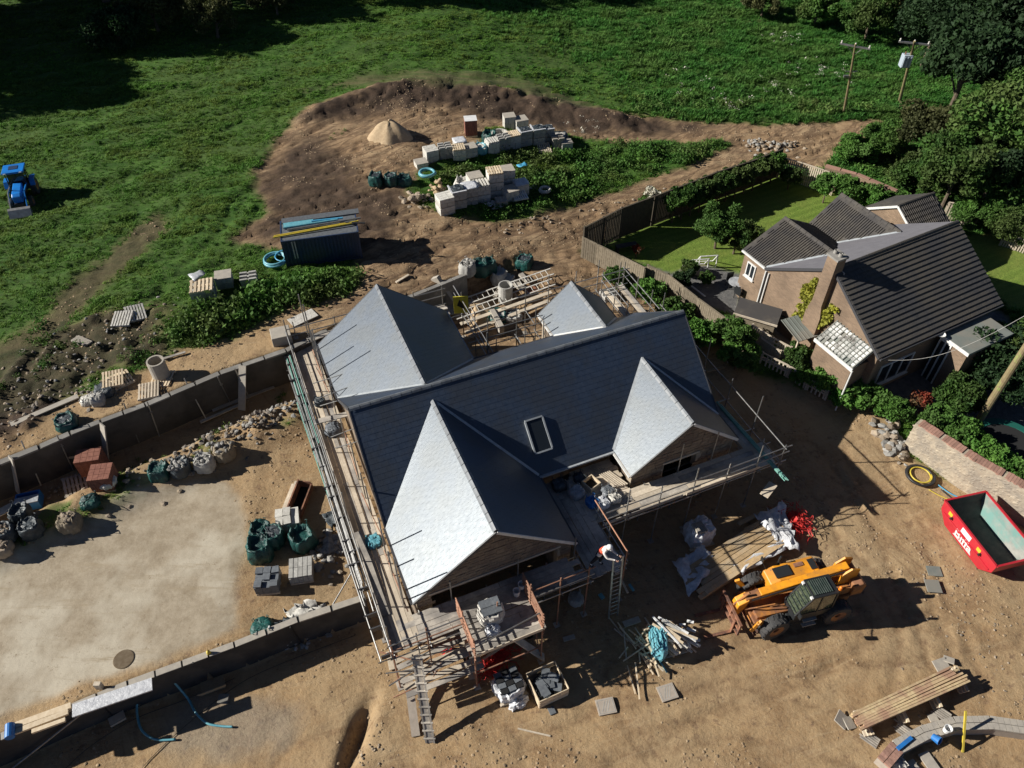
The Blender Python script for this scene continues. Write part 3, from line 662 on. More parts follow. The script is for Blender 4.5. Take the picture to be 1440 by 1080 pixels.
# ================================================================ THE NEIGHBOUR'S HOUSE
def brickmat():
    m = bpy.data.materials.new('brickwork'); m.use_nodes = True; n = m.node_tree.nodes; l = m.node_tree.links; b = n['Principled BSDF']; b.inputs['Roughness'].default_value = .95
    tc = n.new('ShaderNodeTexCoord'); sp = n.new('ShaderNodeSeparateXYZ'); cb = n.new('ShaderNodeCombineXYZ'); ad = n.new('ShaderNodeMath')
    l.new(tc.outputs['Object'], sp.inputs[0]); l.new(sp.outputs[0], ad.inputs[0]); l.new(sp.outputs[1], ad.inputs[1]); l.new(ad.outputs[0], cb.inputs[0]); l.new(sp.outputs[2], cb.inputs[1])
    bt = n.new('ShaderNodeTexBrick'); l.new(cb.outputs[0], bt.inputs['Vector']); bt.inputs['Scale'].default_value = 1
    bt.inputs['Brick Width'].default_value = .225; bt.inputs['Row Height'].default_value = .075; bt.inputs['Mortar Size'].default_value = .008
    bt.inputs['Color1'].default_value = (.185, .13, .094, 1); bt.inputs['Color2'].default_value = (.25, .175, .125, 1); bt.inputs['Mortar'].default_value = (.26, .205, .15, 1)
    no = n.new('ShaderNodeTexNoise'); no.inputs['Scale'].default_value = .8; no.inputs['Detail'].default_value = 6; l.new(tc.outputs['Object'], no.inputs['Vector'])
    mr = n.new('ShaderNodeMapRange'); mr.inputs[1].default_value = .35; mr.inputs[2].default_value = .65; l.new(no.outputs[0], mr.inputs[0])
    mx = n.new('ShaderNodeMix'); mx.data_type = 'RGBA'; mx.blend_type = 'MULTIPLY'; mx.inputs[0].default_value = 1
    m2 = n.new('ShaderNodeMix'); m2.data_type = 'RGBA'; m2.inputs[6].default_value = (.8, .78, .74, 1); m2.inputs[7].default_value = (1.15, 1.12, 1.05, 1); l.new(mr.outputs[0], m2.inputs[0])
    l.new(bt.outputs[0], mx.inputs[6]); l.new(m2.outputs[2], mx.inputs[7]); l.new(mx.outputs[2], b.inputs['Base Color'])
    bp = n.new('ShaderNodeBump'); bp.inputs['Distance'].default_value = .006; bp.invert = True; l.new(bt.outputs['Fac'], bp.inputs['Height']); l.new(bp.outputs[0], b.inputs['Normal'])
    M['brickwork'] = m
brickmat()
def window(parent, kind, c0, c1, z0, z1, fix, out, bars=1, fm='fascia', depth=.08):
    """window on a wall: kind 'x' = wall runs along x at y=fix; 'y' = wall runs along y at x=fix; out = outward sign"""
    fr = MB(); t = .07
    def bx(a, b, c, d, e0, e1):
        lo, hi = sorted((fix+out*e0, fix+out*e1))
        if kind == 'x': fr.box(a, lo, c, b, hi, d)
        else: fr.box(lo, a, c, hi, b, d)
    bx(c0, c1, z0, z0+t, .0, .07); bx(c0, c1, z1-t, z1, .0, .07); bx(c0, c0+t, z0+t, z1-t, 0, .07); bx(c1-t, c1, z0+t, z1-t, 0, .07)
    for k in range(1, bars+1):
        x = c0+(c1-c0)*k/(bars+1); bx(x-t/2, x+t/2, z0+t, z1-t, 0, .065)
    w = obj('window', fr, fm, parent)
    pn = MB(); lo, hi = sorted((fix+out*.005, fix+out*.03))
    if kind == 'x': pn.box(c0+t, lo, z0+t, c1-t, hi, z1-t)
    else: pn.box(lo, c0+t, z0+t, hi, c1-t, z1-t)
    obj('pane', pn, 'glass', w)
    sb = MB(); lo, hi = sorted((fix, fix+out*.14))
    if kind == 'x': sb.box(c0-.05, lo, z0-.07, c1+.05, hi, z0-.003)
    else: sb.box(lo, c0-.05, z0-.07, hi, c1+.05, z0-.003)
    obj('sill', sb, fm, w)
def nb_plane(u, v, a=0.):
    d = ray(u, v); du = np.array([d[0]*NU[0]+d[1]*NU[1], d[0]*NV[0]+d[1]*NV[1], d[2]])
    o = np.array([-(NO@NU), -(NO@NV), CAM_H]); t = (a-o[0])/du[0]; p = o+t*du; return float(p[1]), float(p[2])
def build_neighbour():
    N = thing('brick_house', 'brown brick house with dark tiled roofs, tall chimney and yellow ivy on its gable', 'house', (NO[0], NO[1], 0), PH2)
    L, D, e, hr = 8.92, 8.31, 3.9, 6.576; s = (hr-e)/(D/2); X = (1,0,0); Y = (0,1,0)
    slope(N, 'roof', [(-.05,0,e),(L,0,e),(L,D/2,hr),(-.05,D/2,hr)], X, 'rooftiledark', .265, .3, .05, rib=.005, jit=.003)
    slope(N, 'roof', [(-.05,D,e),(L,D,e),(L,D/2,hr),(-.05,D/2,hr)], X, 'felt', .28, .3, .01)  # tiled slope too, the sun on it is in the lighter colour
    ridge_line(N, (-.05, D/2, hr+.02), (L, D/2, hr+.02), 'rooftiledark', L=.45)
    for xm, w, h, d in ((2.675, 5.35, 5.218, 1.96), (6.95, 4.45, 5.507, 1.99)):
        yv = D-(h-e)/s
        for xe in (xm-w/2, xm+w/2):
            slope(N, 'wing_roof', [(xe, D+d, e+.01), (xe, D, e+.01), (xm, yv, h+.01), (xm, D+d, h+.01)], Y, 'rooftile', .40, .3, .010, rib=.06)
        ridge_line(N, (xm, D+d, h+.03), (xm, yv, h+.03), 'rooftile', L=.45)
        obj('valley_lead', MB().bar((xm-w/2, D, e+.05), (xm, yv, h+.06), .16, .014), 'lead', N)
        x0, x1 = xm-w/2+.12, xm+w/2-.12
        obj('gable_wall', MB().prism([(x0, D+d-.35, 0), (x1, D+d-.35, 0), (x1, D+d-.35, e-.1), (xm, D+d-.35, h-.2), (x0, D+d-.35, e-.1)], (0, .25, 0)), 'brickwork', N)
        for xe in (xm-w/2, xm+w/2): obj('barge_board', MB().bar((xe, D+d+.02, e-.05), (xm, D+d+.02, h-.05), .03, .10), 'rooftile', N)
    # gable wall towards the building site, with the wing's flank running on behind it
    obj('gable_wall', MB().prism([(.0, .1, 0), (0, D-.05, 0), (0, D-.05, e-.1), (0, D/2, hr-.2), (0, .1, e-.1)], (.28, 0, 0)), 'brickwork', N)
    obj('wing_wall', MB().box(-.0, D+.0, 0, .28, D+1.6, e-.08), 'brickwork', N)
    obj('front_wall', MB().box(.28, .3, 0, L-.3, .55, e-.15), 'brickwork', N)
    obj('end_wall', MB().prism([(L-.4, .3, 0), (L-.4, D-.2, 0), (L-.4, D-.2, e-.1), (L-.4, D/2, hr-.3), (L-.4, .3, e-.1)], (.25, 0, 0)), 'brickwork', N)
    obj('back_wall', MB().box(.28, D-.45, 0, L-.4, D-.2, e-.15), 'brickwork', N)
    obj('gutter', MB().bar((-.05, -.07, e-.08), (L, -.07, e-.08), .12, .1), 'fasciadark', N)
    obj('gutter', MB().bar((-.06, D+.02, e-.06), (-.06, D+1.95, e-.06), .1, .1), 'fascia', N)
    obj('barge_board', MB().bar((-.08, 0, e-.07), (-.08, D/2, hr-.07), .04, .15), 'fasciadark', N)
    obj('barge_board', MB().bar((-.08, D, e-.07), (-.08, D/2, hr-.07), .04, .15), 'fasciadark', N)
    for y, m, r in ((D-.12, 'fascia', .05), (D-.36, 'fascia', .045), (D-.25, 'blackpipe', .03)):
        obj('drainpipe', MB().tube([(-.07, y, .2), (-.07, y, e-.15)], r, 8), m, N)
    # wing window
    y0, z0 = nb_plane(1058, 396); y1, z1 = nb_plane(1067, 380)
    window(N, 'y', D+.65, D+1.35, 2.55, 3.5, 0, -1, 1)
    window(N, 'x', 1.0, 3.4, 1.2, 2.6, .3, -1, 2)
    obj('vent', MB().box(-.06, 6.05, 1.55, 0, 6.35, 2.0), 'fasciadark', N)
    # chimney: wide breast, shoulders, stack, cap and pots
    cb, tw = D/2+.08, .0
    ch = obj('chimney', MB().prism([(-.32, cb-.5, 0), (-.32, cb+.5, 0), (-.32, cb+.5, 3.7), (-.32, cb+.33, 4.4), (-.32, cb+.33, 7.25), (-.32, cb-.33, 7.25), (-.32, cb-.33, 4.4), (-.32, cb-.5, 3.7)], (.32, 0, 0)), 'brickwork', N)
    obj('chimney_stack', MB().box(.003, cb-.33, hr-1.2, .30, cb+.33, 7.25), 'brickwork', N)
    obj('chimney_cap', MB().box(-.38, cb-.39, 7.253, .36, cb+.39, 7.36), 'concrete', N)
    for k in (-.2, .22): obj('chimney_pot', MB().lathe([(.0, 7.363), (.11, 7.363), (.09, 7.55), (.065, 7.55), (.065, 7.45), (0, 7.45)], 12, (-.02, cb+k*.8, 0)), 'concrete', N)
    obj('flashing', MB().box(.303, cb-.5, hr-.55, .33, cb+.5, hr-.12), 'lead', N)
    # lean-to with a glazed corrugated roof
    ya, za = nb_plane(1177, 450); yb, zb = nb_plane(1231, 493); zh = (za+zb)/2; y0, y1 = min(ya, yb), max(ya, yb)
    zl = zh-.75; a0 = nb_px(1144, 466, zl)[0]; a1 = nb_px(1201, 514, zl)[0]; xo = min(-1.2, (a0+a1)/2)
    lt = obj('lean_to', MB().box(xo+.08, y0+.1, 0, -.003, y0+.22, zl-.1).box(xo+.08, y0+.223, 0, xo+.2, y1-.1, zl-.1).box(xo+.203, y1-.22, 0, -.003, y1-.1, zl-.1), 'brickwork', N)
    obj('lean_to_roof', MB().prism([(xo, y0, zl-.06), (xo, y1, zl-.06), (0, y1, zh-.06), (0, y0, zh-.06)], (0, 0, .04)), 'greyroof', N)
    gl = MB(); ny, nx = 11, 6
    gp = MB()
    for i in range(ny):
        for j in range(nx):
            if random.random() < .12: continue
            ya_ = y0+.06+(y1-y0-.12)*i/ny; yb_ = y0+.06+(y1-y0-.12)*(i+1)/ny; fa, fb = .04+.92*j/nx, .04+.92*(j+1)/nx
            q = lambda f, y: (xo*(1-f), y, zl+(zh-zl)*f+.02)
            g2 = .035; k = random.uniform(.1, .3)*(1 if j > 2 else .5)
            gp.prism([q(fa+.02, ya_+g2), q(fa+.02, yb_-g2), q(fb-.02, yb_-g2), q(fb-.02, ya_+g2)], (0, 0, .025))
    obj('roof_light', gp, mat('roofglaze', (.52, .53, .50), (.10, .085, .075), 2.2, rough=.35, c3=(.62, .62, .6), s3=1.5), N)
    rb = MB()
    for i in range(ny+1):
        y = y0+.06+(y1-y0-.12)*i/ny; rb.bar((xo, y, zl+.03), (0, y, zh+.03), .045, .06)
    obj('roof_rib', rb, 'greyroof', N, kind='stuff')
    obj('barge_board', MB().box(xo-.05, y0-.02, zl-.18, xo-.003, y1+.02, zl+.03), 'fascia', N)
    obj('drainpipe', MB().tube([(xo-.02, y0-.03, .2), (xo-.02, y0-.03, zl-.1)], .045, 8), 'fascia', N)
    obj('meter_box', MB().box(xo-.08, y0+.9, 1.0, xo+.078, y0+1.5, 1.45), 'greyroof', N, bevel=.02)
    # flat-roofed entrance block
    p = [nb_px(u, v, 3.62) for u, v in ((1327, 469.5), (1386, 441), (1424.7, 469.5), (1361, 499))]
    bx0, bx1 = (p[0][0]+p[3][0])/2, (p[1][0]+p[2][0])/2; by0, by1 = (p[2][1]+p[3][1])/2, (p[0][1]+p[1][1])/2
    obj('porch_roof', MB().box(bx0, by0, 3.46, bx1, by1, 3.62), 'greyroof', N)
    obj('porch_fascia', MB().box(bx0-.03, by0, 3.43, bx0-.002, by1, 3.63), 'fascia', N)
    obj('porch_wall', MB().box(bx0+.1, by0+.1, 0, bx0+.3, by0+.95, 3.45).box(bx0+.303, by0+.1, 0, bx1-.1, by0+.3, 3.45).box(bx1-.3, by0+.303, 0, bx1-.1, by1, 3.45), 'brickwork', N)
    window(N, 'y', by0+.97, by1-.02, .45, 3.35, bx0+.12, -1, 1)
    obj('satellite_dish', MB().lathe([(0, 0), (.15, .02), (.26, .09)], 14, (bx0-.3, by1-.1, 3.75)), 'fascia', N)
    # back outbuilding in line with the main ridge
    G = thing('brick_garage', 'small brown brick garage with a tiled roof behind the brick house', 'garage', (NO[0], NO[1], 0), PH2)
    z = 4.5; r0 = nb_px(1264, 290, z); r1 = nb_px(1313, 271, z); gx0, gx1 = r0[0], r1[0]; gy = (r0[1]+r1[1])/2; hw_ = 2.3; ge = 3.05
    slope(G, 'roof', [(gx0,gy-hw_,ge),(gx1,gy-hw_,ge),(gx1,gy,z),(gx0,gy,z)], X, 'rooftile', .33, .3, .03, rib=.06)
    slope(G, 'roof', [(gx0,gy+hw_,ge),(gx1,gy+hw_,ge),(gx1,gy,z),(gx0,gy,z)], X, 'rooftile', .33, .3, .03)
    ridge_line(G, (gx0, gy, z+.02), (gx1, gy, z+.02), 'rooftile')
    obj('gable_wall', MB().prism([(gx0+.1, gy-hw_+.1, 0), (gx0+.1, gy+hw_-.1, 0), (gx0+.1, gy+hw_-.1, ge-.05), (gx0+.1, gy, z-.15), (gx0+.1, gy-hw_+.1, ge-.05)], (.25, 0, 0)), 'brickwork', G)
    obj('wall', MB().box(gx0+.36, gy-hw_+.2, 0, gx1-.1, gy-hw_+.4, ge-.1).box(gx1-.35, gy-hw_+.403, 0, gx1-.1, gy+hw_-.2, ge-.1), 'brickwork', G)
    for yy in (-hw_, hw_): obj('barge_board', MB().bar((gx0-.02, gy+yy, ge-.05), (gx0-.02, gy, z-.05), .04, .14), 'fascia', G)
    return N
NB = build_neighbour()
# ================================================================ retaining walls and what leans on them
def wall_run(name, label, pts, z0, ztop, th, m, cope=None, copeh=.06, side=1, copel=.9):
    W = thing(name, label, 'wall', (pts[0][0], pts[0][1], 0)); ox, oy = pts[0][:2]
    P = [Vector((p[0]-ox, p[1]-oy, 0)) for p in pts]; nrm = []
    for i in range(len(P)):
        d = (P[min(i+1, len(P)-1)]-P[max(i-1, 0)]).normalized(); nrm.append(Vector((-d.y, d.x, 0)))
    zt = lambda p: ztop(p[0]+ox, p[1]+oy) if callable(ztop) else ztop
    for i in range(len(P)-1):
        a, b = P[i], P[i+1]; za, zb = zt(a), zt(b); na, nb = nrm[i]*th/2, nrm[i+1]*th/2; eps = Vector((0,0,0))
        vs = [a-na+Vector((0,0,z0)), b-nb+Vector((0,0,z0)), b+nb+Vector((0,0,z0)), a+na+Vector((0,0,z0)), a-na+Vector((0,0,za)), b-nb+Vector((0,0,zb)), b+nb+Vector((0,0,zb)), a+na+Vector((0,0,za))]
        obj('wall_panel', MB().add(vs, [(3,2,1,0),(4,5,6,7),(0,1,5,4),(2,3,7,6),(1,2,6,5),(3,0,4,7)]), m, W)
        if cope:
            d = (b-a); Ld = d.length; k = max(1, int(Ld/copel))
            for j in range(k):
                if random.random() < .08: continue
                p = a+d*(j/k); q = a+d*((j+.93)/k); zz = zt(p)+.004
                beam('coping', p+Vector((0,0,zz)), q+Vector((0,0,zt(q)+.004)), th*random.uniform(.9, 1.05), copeh*random.uniform(.9, 1.3)*2*.5+.02, cope, W)
    return W
wz = lambda x, y: float(T(x-.25, y+.45))+.10
wall_run('retaining_wall', 'long dark retaining wall holding back the upper bank, propped by raking timbers', W1[:10], .4, wz, .3, 'darkwall', 'concrete')
wall_run('retaining_wall', 'short block retaining wall behind the new house, beyond its back left wing', [(W1[9][0]+.3, W1[9][1]+.05), W1[10], W1[11]], .4, wz, .25, 'block', 'concrete')
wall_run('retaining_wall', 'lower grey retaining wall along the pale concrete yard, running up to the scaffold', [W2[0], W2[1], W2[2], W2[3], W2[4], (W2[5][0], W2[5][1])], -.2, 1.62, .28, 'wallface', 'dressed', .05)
def up(u, v, z): return Vector(gz(u, v, z))
raking = [((15,643),(29,698),.40,'dressed','first broad pale prop from the left across the trench'),
          ((144,597),(153,652),.40,'dressed','middle broad pale prop across the trench, above the red brick pallet'),
          ((341,514),(342,582),.38,'dressed','broad pale prop nearest the scaffold across the trench')]
for (a, b, w, m, lab) in raking:
    p = up(*a, wz(*gz(*a, 2.9)[:2])+.22); q = Vector(ag(*b, .25)); o = beam('timber_prop', (0,0,0), q-p, w, .06, m); o.location = p
    tag(o, lab, 'prop', 'props across the trench')
thin = [((30,620),(60,686)),((80,612),(105,664)),((174,567),(197,625)),((207,565),(226,617)),((259,532),(291,592)),((306,530),(324,568)),((330,518),(352,563))]
names = ['leftmost', 'second from the left', 'third from the left', 'fourth from the left', 'fifth from the left', 'sixth from the left', 'rightmost']
for (a, b), nm in zip(thin, names):
    p = up(*a, wz(*gz(*a, 2.9)[:2])+.30); q = Vector(ag(*b, .15))
    t = thing('scaffold_tube_prop', 'thin scaffold tube raking across the trench, %s of the thin ones' % nm, 'prop', p, 0, 'thin props across the trench')
    pole('tube', (0,0,0), q-p, .03, 'tube', t)
    obj('coupler', MB().bar((q-p)*.3-Vector((.05,0,0)), (q-p)*.3+Vector((.06,0,.02)), .09, .09), 'tube', t)
# ================================================================ SCAFFOLD round the new house
SCF = thing('scaffolding', 'tube scaffold with board walkways wrapped round the unfinished slate roofed house', 'scaffold', (HO[0], HO[1], 0), PHI)
def g_loc(a, b): x, y = HP(a, b); return gh(x, y)
DZ = 2.62
def st(a, b, top=4.05, r=.03, m='tube', base=True):
    z = g_loc(a, b); lean = random.uniform(-.03, .03)
    pole('standard', (a, b, z-.02), (a+lean, b+random.uniform(-.03, .03), top+random.uniform(-.1, .25)), r, m, SCF)
    if base: obj('base_plate', MB().box(a-.12, b-.12, z-.03, a+.12, b+.12, z+.03), 'boardgrey', SCF)
def led(p, q, r=.028, m='tube'): pole('ledger', p, q, r, m, SCF)
def deck_run(a0, a1, b0, b1, along, z=DZ+.06, m='board', gapp=.03, parent=None, skip=0):
    """deck of scaffold boards: each board an object"""
    bw = .225
    if along == 'b':
        n = int((a1-a0)/bw+.3); w = (a1-a0)/n
        for i in range(n):
            x = a0+w*(i+.5); y = b0+random.uniform(-.25, .1)
            while y < b1:
                y2 = min(y+random.choice((3.9, 3.0, 2.4)), b1+random.uniform(-.1, .15))
                if y2-y > .4 and random.random() > skip: beam('board', (x, y, z+random.uniform(-.006, .012)), (x+random.uniform(-.01, .01), y2-.02, z+random.uniform(-.006, .012)), w-.012, .038, m if random.random() < .8 else 'boardgrey', parent or SCF)
                y = y2
    else:
        n = int((b1-b0)/bw+.3); w = (b1-b0)/n
        for i in range(n):
            y = b0+w*(i+.5); x = a0+random.uniform(-.2, .1)
            while x < a1:
                x2 = min(x+random.choice((3.9, 3.0, 2.4)), a1+random.uniform(-.1, .15))
                if x2-x > .4 and random.random() > skip: beam('board', (x, y, z+random.uniform(-.006, .012)), (x2-.02, y+random.uniform(-.01, .01), z+random.uniform(-.006, .012)), w-.012, .038, m if random.random() < .8 else 'boardgrey', parent or SCF)
                x = x2
# left run
bs = [-4.9, -2.9, -.8, 1.3, 3.4, 5.5, 7.6, 9.7, 11.8, 13.3]
for i, b in enumerate(bs):
    st(-1.28, b, 3.75 if i % 3 else 4.6); st(-.28, b, (3.2, 5.6, 5.2, 4.5, 5.3, 4.5, 4.8, 6.4, 6.2, 5.8)[i], base=False)
    led((-1.45, b+.08, DZ), (.0, b+.08, DZ))
    if i < len(bs)-1: led((-1.4, b+1.1, DZ), (-.05, b+1.1, DZ))
for b, tp in ((-3.35, 4.9), (-1.8, 4.5), (2.3, 4.2), (10.6, 5.6)): st(-.3, b, tp, base=False)
for b0, b1 in ((-5.1, 1.2), (1.0, 7.4), (7.1, 13.5)):
    for a, z in ((-1.31, DZ-.06), (-.25, DZ-.06), (-1.31, 3.15), (-1.33, 3.62)): led((a, b0, z+random.uniform(-.02, .02)), (a, b1, z+random.uniform(-.02, .02)))
deck_run(-1.22, -.12, -4.7, 13.2, 'b')
for b0, b1 in ((-4.8, -1), (-1, 2.9), (2.9, 6.8), (9, 12.6)): beam('toe_board', (-1.24, b0, DZ+.2), (-1.24, b1, DZ+.2), .04, .22, 'boardgrey', SCF)
# bundle of spare tubes lashed outside the left run
for k in range(46):
    b0 = random.uniform(-5.2, 8.2); ln = random.choice((5, 6.2, 6.4)); b1 = min(b0+ln, 14.4); a = -1.40-.058*(k % 7)+random.uniform(-.015, .015); z = DZ+.05+.055*(k // 12)+random.uniform(0, .03)
    pole('spare_tube', (a, b0, z), (a+random.uniform(-.09, .09), b1, z+random.uniform(-.03, .05)), .027, 'tubegreen' if k % 6 == 1 and b1 > 9 else 'tube', SCF)
for b in bs: pole('bracket', (-1.2, b-.15, DZ-.02), (-1.85, b-.15, DZ), .026, 'tube', SCF)
for b in np.arange(-5, 14, .6): obj('coupler', MB().box(-1.84+.05*(int(b*5) % 4), b, DZ+.02, -1.36, b+.05, DZ+.27), 'fasciadark', SCF) if int(b*7) % 3 else None
# dark boards set across the run
beam('board', (-1.35, 7.2, DZ+.45), (.35, 7.0, DZ+.55), .3, .05, 'boardgrey', SCF)
beam('board', (-1.15, 12.9, DZ+.35), (1.4, 13.25, DZ+.45), .28, .05, 'boardgrey', SCF)
beam('board', (-1.15, .6, DZ+.3), (-1.1, -3.4, DZ+.12), .42, .05, 'boardgrey', SCF)
for b in (9.3, 8.2, 5.6, 4.9, 7.7): led((-.9, b, 3.5), (.7, b+random.uniform(-.4, .5), 3.9), .022)
for p, q in (((-.45, 11, 3.0), (-.3, 8.2, 3.7)), ((-.3, 12.5, 2.8), (-.35, 9.5, 3.6)), ((-.2, 6.8, 3.2), (-.3, 3.6, 2.8)), ((-.4, 2.5, 2.9), (-.2, -.3, 3.1)), ((-.3, -.6, 2.8), (-.25, -3.7, 3.0))): led(p, q, .022, 'tuberust')
# front left deck, with rails
for i, a in enumerate((-1.28, .1, 1.5, 2.9, 4.25, 5.5, 6.75)):
    st(a, -5.05, 3.7 if i not in (2, 4) else 4.1, m='tuberust'); 
    if i > 0: st(a, -3.78, 2.6 if i % 2 else 3.9, base=False)
    led((a+.07, -5.2, DZ), (a+.07, -3.6, DZ))
for b, z, m in ((-5.08, DZ-.06, 'tube'), (-3.8, DZ-.06, 'tube'), (-5.08, 3.15, 'tuberust'), (-5.08, 3.6, 'tuberust'), (-5.12, 3.68, 'tube')): led((-1.4, b, z), (1.6, b+.02, z), m=m)
for b, z, m in ((-5.08, DZ-.06, 'tube'), (-3.8, DZ-.06, 'tube'), (-5.08, 3.1, 'tube'), (-5.08, 3.6, 'tuberust')): led((4.2, b, z), (7.0, b+.02, z), m=m)
deck_run(-1.2, 6.9, -4.95, -3.72, 'a', m='boardgrey')
# loading bay
for a in (1.5, 4.25):
    for b in (-6.2, -5.05): st(a, b, 3.75, .035, 'tuberust')
    for z in (2.5, 2.72, 2.92, 3.12, 3.32, 3.52, 3.7): led((a, -6.3, z), (a+.02, -4.25, z), .03, 'tuberust')
    for b in (-5.6, -4.6): led((a, b, 2.5), (a, b, 3.7), .025, 'tuberust')
    led((a, -6.1, .4), (a, -5.1, 2.4), .026, 'tuberust')
for b in (-6.15, -5.1, -5.6): led((1.3, b, DZ-.06), (4.4, b, DZ-.06), .03)
led((1.5, -6.2, 1.2), (4.25, -6.2, 1.25), .03, 'tuberust'); led((1.4, -6.22, 3.35), (4.3, -5.9, 3.4), .03, 'tube')
deck_run(1.45, 4.35, -6.2, -4.98, 'a', m='boardgrey')
for b in (-6.25,): beam('toe_board', (1.5, b, DZ+.14), (4.3, b, DZ+.14), .035, .18, 'board', SCF)
# the jumble of ledgers and boards below the deck at the front left corner
for k in range(16):
    a = random.uniform(-1.2, 1.3); z = random.uniform(.7, 2.35); led((a-.6, -5.1+random.uniform(-.6, .9), z), (a+random.uniform(.8, 1.7), -5.1+random.uniform(-.6, .9), z+random.uniform(-.1, .2)), .028, random.choice(('tuberust', 'tube', 'tuberust')))
for k in range(6):
    b = -5.9+k*.28; beam('board', (-1.2, b, 1.05+.02*k), (1.9, b+random.uniform(-.1, .25), 1.05+.02*k), .22, .04, 'board' if k % 2 else 'boardgrey', SCF)
# corner walkway, middle platform, right deck
for i, b in enumerate((-5.0, -3.6, -2.6)): 
    st(8.45, b, 3.75, m='tuberust' if i == 0 else 'tube'); 
    led((6.9, b+.1, DZ), (8.6, b+.1, DZ))
deck_run(6.95, 8.38, -5.05, -.15, 'b', m='boardgrey')
led((8.46, -5.1, 3.66), (8.4, -2.3, 3.72), .03, 'tuberust'); led((8.46, -5.1, 3.15), (8.4, -2.3, 3.2), .026, 'tube'); led((8.46, -5.1, DZ-.06), (8.46, .2, DZ-.06)); led((6.9, -5.1, DZ-.06), (6.9, -3.7, DZ-.06))
deck_run(8.38, 10.45, -2.75, .15, 'a'); deck_run(10.45, 17.45, -2.95, -1.72, 'a')
for i, a in enumerate((9.6, 11.2, 12.9, 14.6, 16.2, 17.5)):
    st(a, -2.98, 3.9 if i % 2 else 4.4); st(a, -1.75, 3.0 if i in (0, 5) else (4.5 if i in (2, 3) else 2.6), base=False); led((a+.07, -3.1, DZ), (a+.07, -1.5 if a > 10.4 else .2, DZ))
for x0, x1 in ((8.4, 13.2), (12.6, 17.9)):
    for b, z in ((-3.0, DZ-.06), (-1.78, DZ-.06), (-3.0, 3.15), (-3.0, 3.62)): led((x0, b, z), (x1, b+random.uniform(-.04, .04), z+random.uniform(-.02, .03)))
beam('toe_board', (8.5, -2.97, DZ+.16), (12.4, -2.97, DZ+.16), .035, .2, 'boardgrey', SCF); beam('toe_board', (12.6, -2.97, DZ+.14), (16.4, -2.97, DZ+.16), .035, .2, 'board', SCF)
# right run
for i, b in enumerate((-.9, 1.2, 3.3, 5.4, 7.5)):
    st(17.5, b, 4.0 if i % 2 else 4.7); st(16.45, b, 2.6, base=False); led((16.3, b+.07, DZ), (17.7, b+.07, DZ))
for b0, b1 in ((-3.1, 2.0), (1.6, 7.8)):
    for a, z in ((17.52, DZ-.06), (16.42, DZ-.06), (17.52, 3.62)): led((a, b0, z), (a, b1, z+random.uniform(-.03, .05)))
deck_run(16.4, 16.9, -1.6, 7.4, 'b')
for k in range(7): pole('spare_tube', (17.0+.055*(k % 4), -3.9+random.uniform(-.2, .3), DZ+.1+.055*(k//4)), (16.85+.055*(k % 4), 1.3+random.uniform(-.6, .4), DZ+.12+.055*(k//4)), .027, 'tubegreen', SCF)
beam('board', (16.2, -3.9, 1.9), (17.0, -3.5, 1.9), .4, .04, 'board', SCF)
# back of the house
for i, a in enumerate((-.9, 1.2, 3.4, 5.6, 7.2)):
    st(a, 13.6, 3.75); st(a, 12.5, 2.6, base=False)
for z in (DZ-.06, 3.15, 3.6): led((-1.3, 13.6, z), (7.4, 13.6, z+.03))
deck_run(-1.2, 7.2, 12.5, 13.4, 'a', m='boardgrey')
for i, a in enumerate((8.3, 9.9, 11.0)):
    st(a, 9.5, 4.3+.3*(i % 2)); st(a, 8.45, 4.0, base=False); led((a, 8.2, DZ), (a, 9.7, DZ))
for b, z in ((9.5, 3.1), (9.5, 3.6), (9.5, DZ-.06), (8.45, DZ-.06)): led((7.2, b, z), (11.4, b, z))
for i, b in enumerate((8.6, 10.4, 12.3)): st(7.9, b, 4.1); led((7.0, b, DZ), (8.0, b, DZ))
for z in (DZ-.06, 3.1, 3.6): led((7.92, 8.4, z), (7.92, 13.7, z))
for i, a in enumerate((11.2, 12.6, 14.2, 15.6, 17.0)):
    st(a, 11.3, 4.2+.4*(i % 2)); led((a, 10.1, DZ), (a, 11.5, DZ))
for z in (DZ-.06, 3.1, 3.6): led((10.9, 11.3, z), (17.6, 11.3, z))
for i, b in enumerate((8.4, 9.8, 11.3)): st(15.9, b, 4.0); st(17.3, b, 4.2)
for z in (DZ-.06, 3.2, 3.65): led((17.3, 7.5, z), (17.3, 11.5, z)); led((15.9, 8.3, z), (15.9, 11.4, z))
deck_run(15.9, 17.2, 8.2, 11.2, 'b', skip=.5)
# ladder, ramp board, tools of the trade on and under the scaffold
def ladder(name, label, p, q, w=.42, step=.25, m='tube', sidev=(1,0,0)):
    p = Vector(p); q = Vector(q); t = thing(name, label, 'ladder', p); d = q-p; n = int(d.length/step); s = Vector(sidev).normalized()*w/2
    for k in (-1, 1): obj('stile', MB().bar(s*k, d+s*k, .035, .075, s), m, t)
    me = MB().tube([(-s), s], .017, 6).mesh('rung', m)
    for i in range(1, n):
        o = bpy.data.objects.new('rung', me); C.objects.link(o); o.parent = t; o.location = d*(i/n)
    return t
hp3 = lambda a, b, z: (HP(a, b)[0], HP(a, b)[1], z)
ladder('ladder', 'grey aluminium ladder leaning on the scaffold corner below the workman', Vector(ag(862, 868, .0)), hp3(7.95, -5.12, 3.75), sidev=(HU[0], HU[1], 0))
p = Vector(ag(605, 1045, .02)); q = Vector(hp3(-.45, -5.2, 2.45)); L_ = (q-p)
rb = thing('ladder_beam', 'grey ladder beam sloping from the bare ground up to the scaffold corner', 'beam', p)
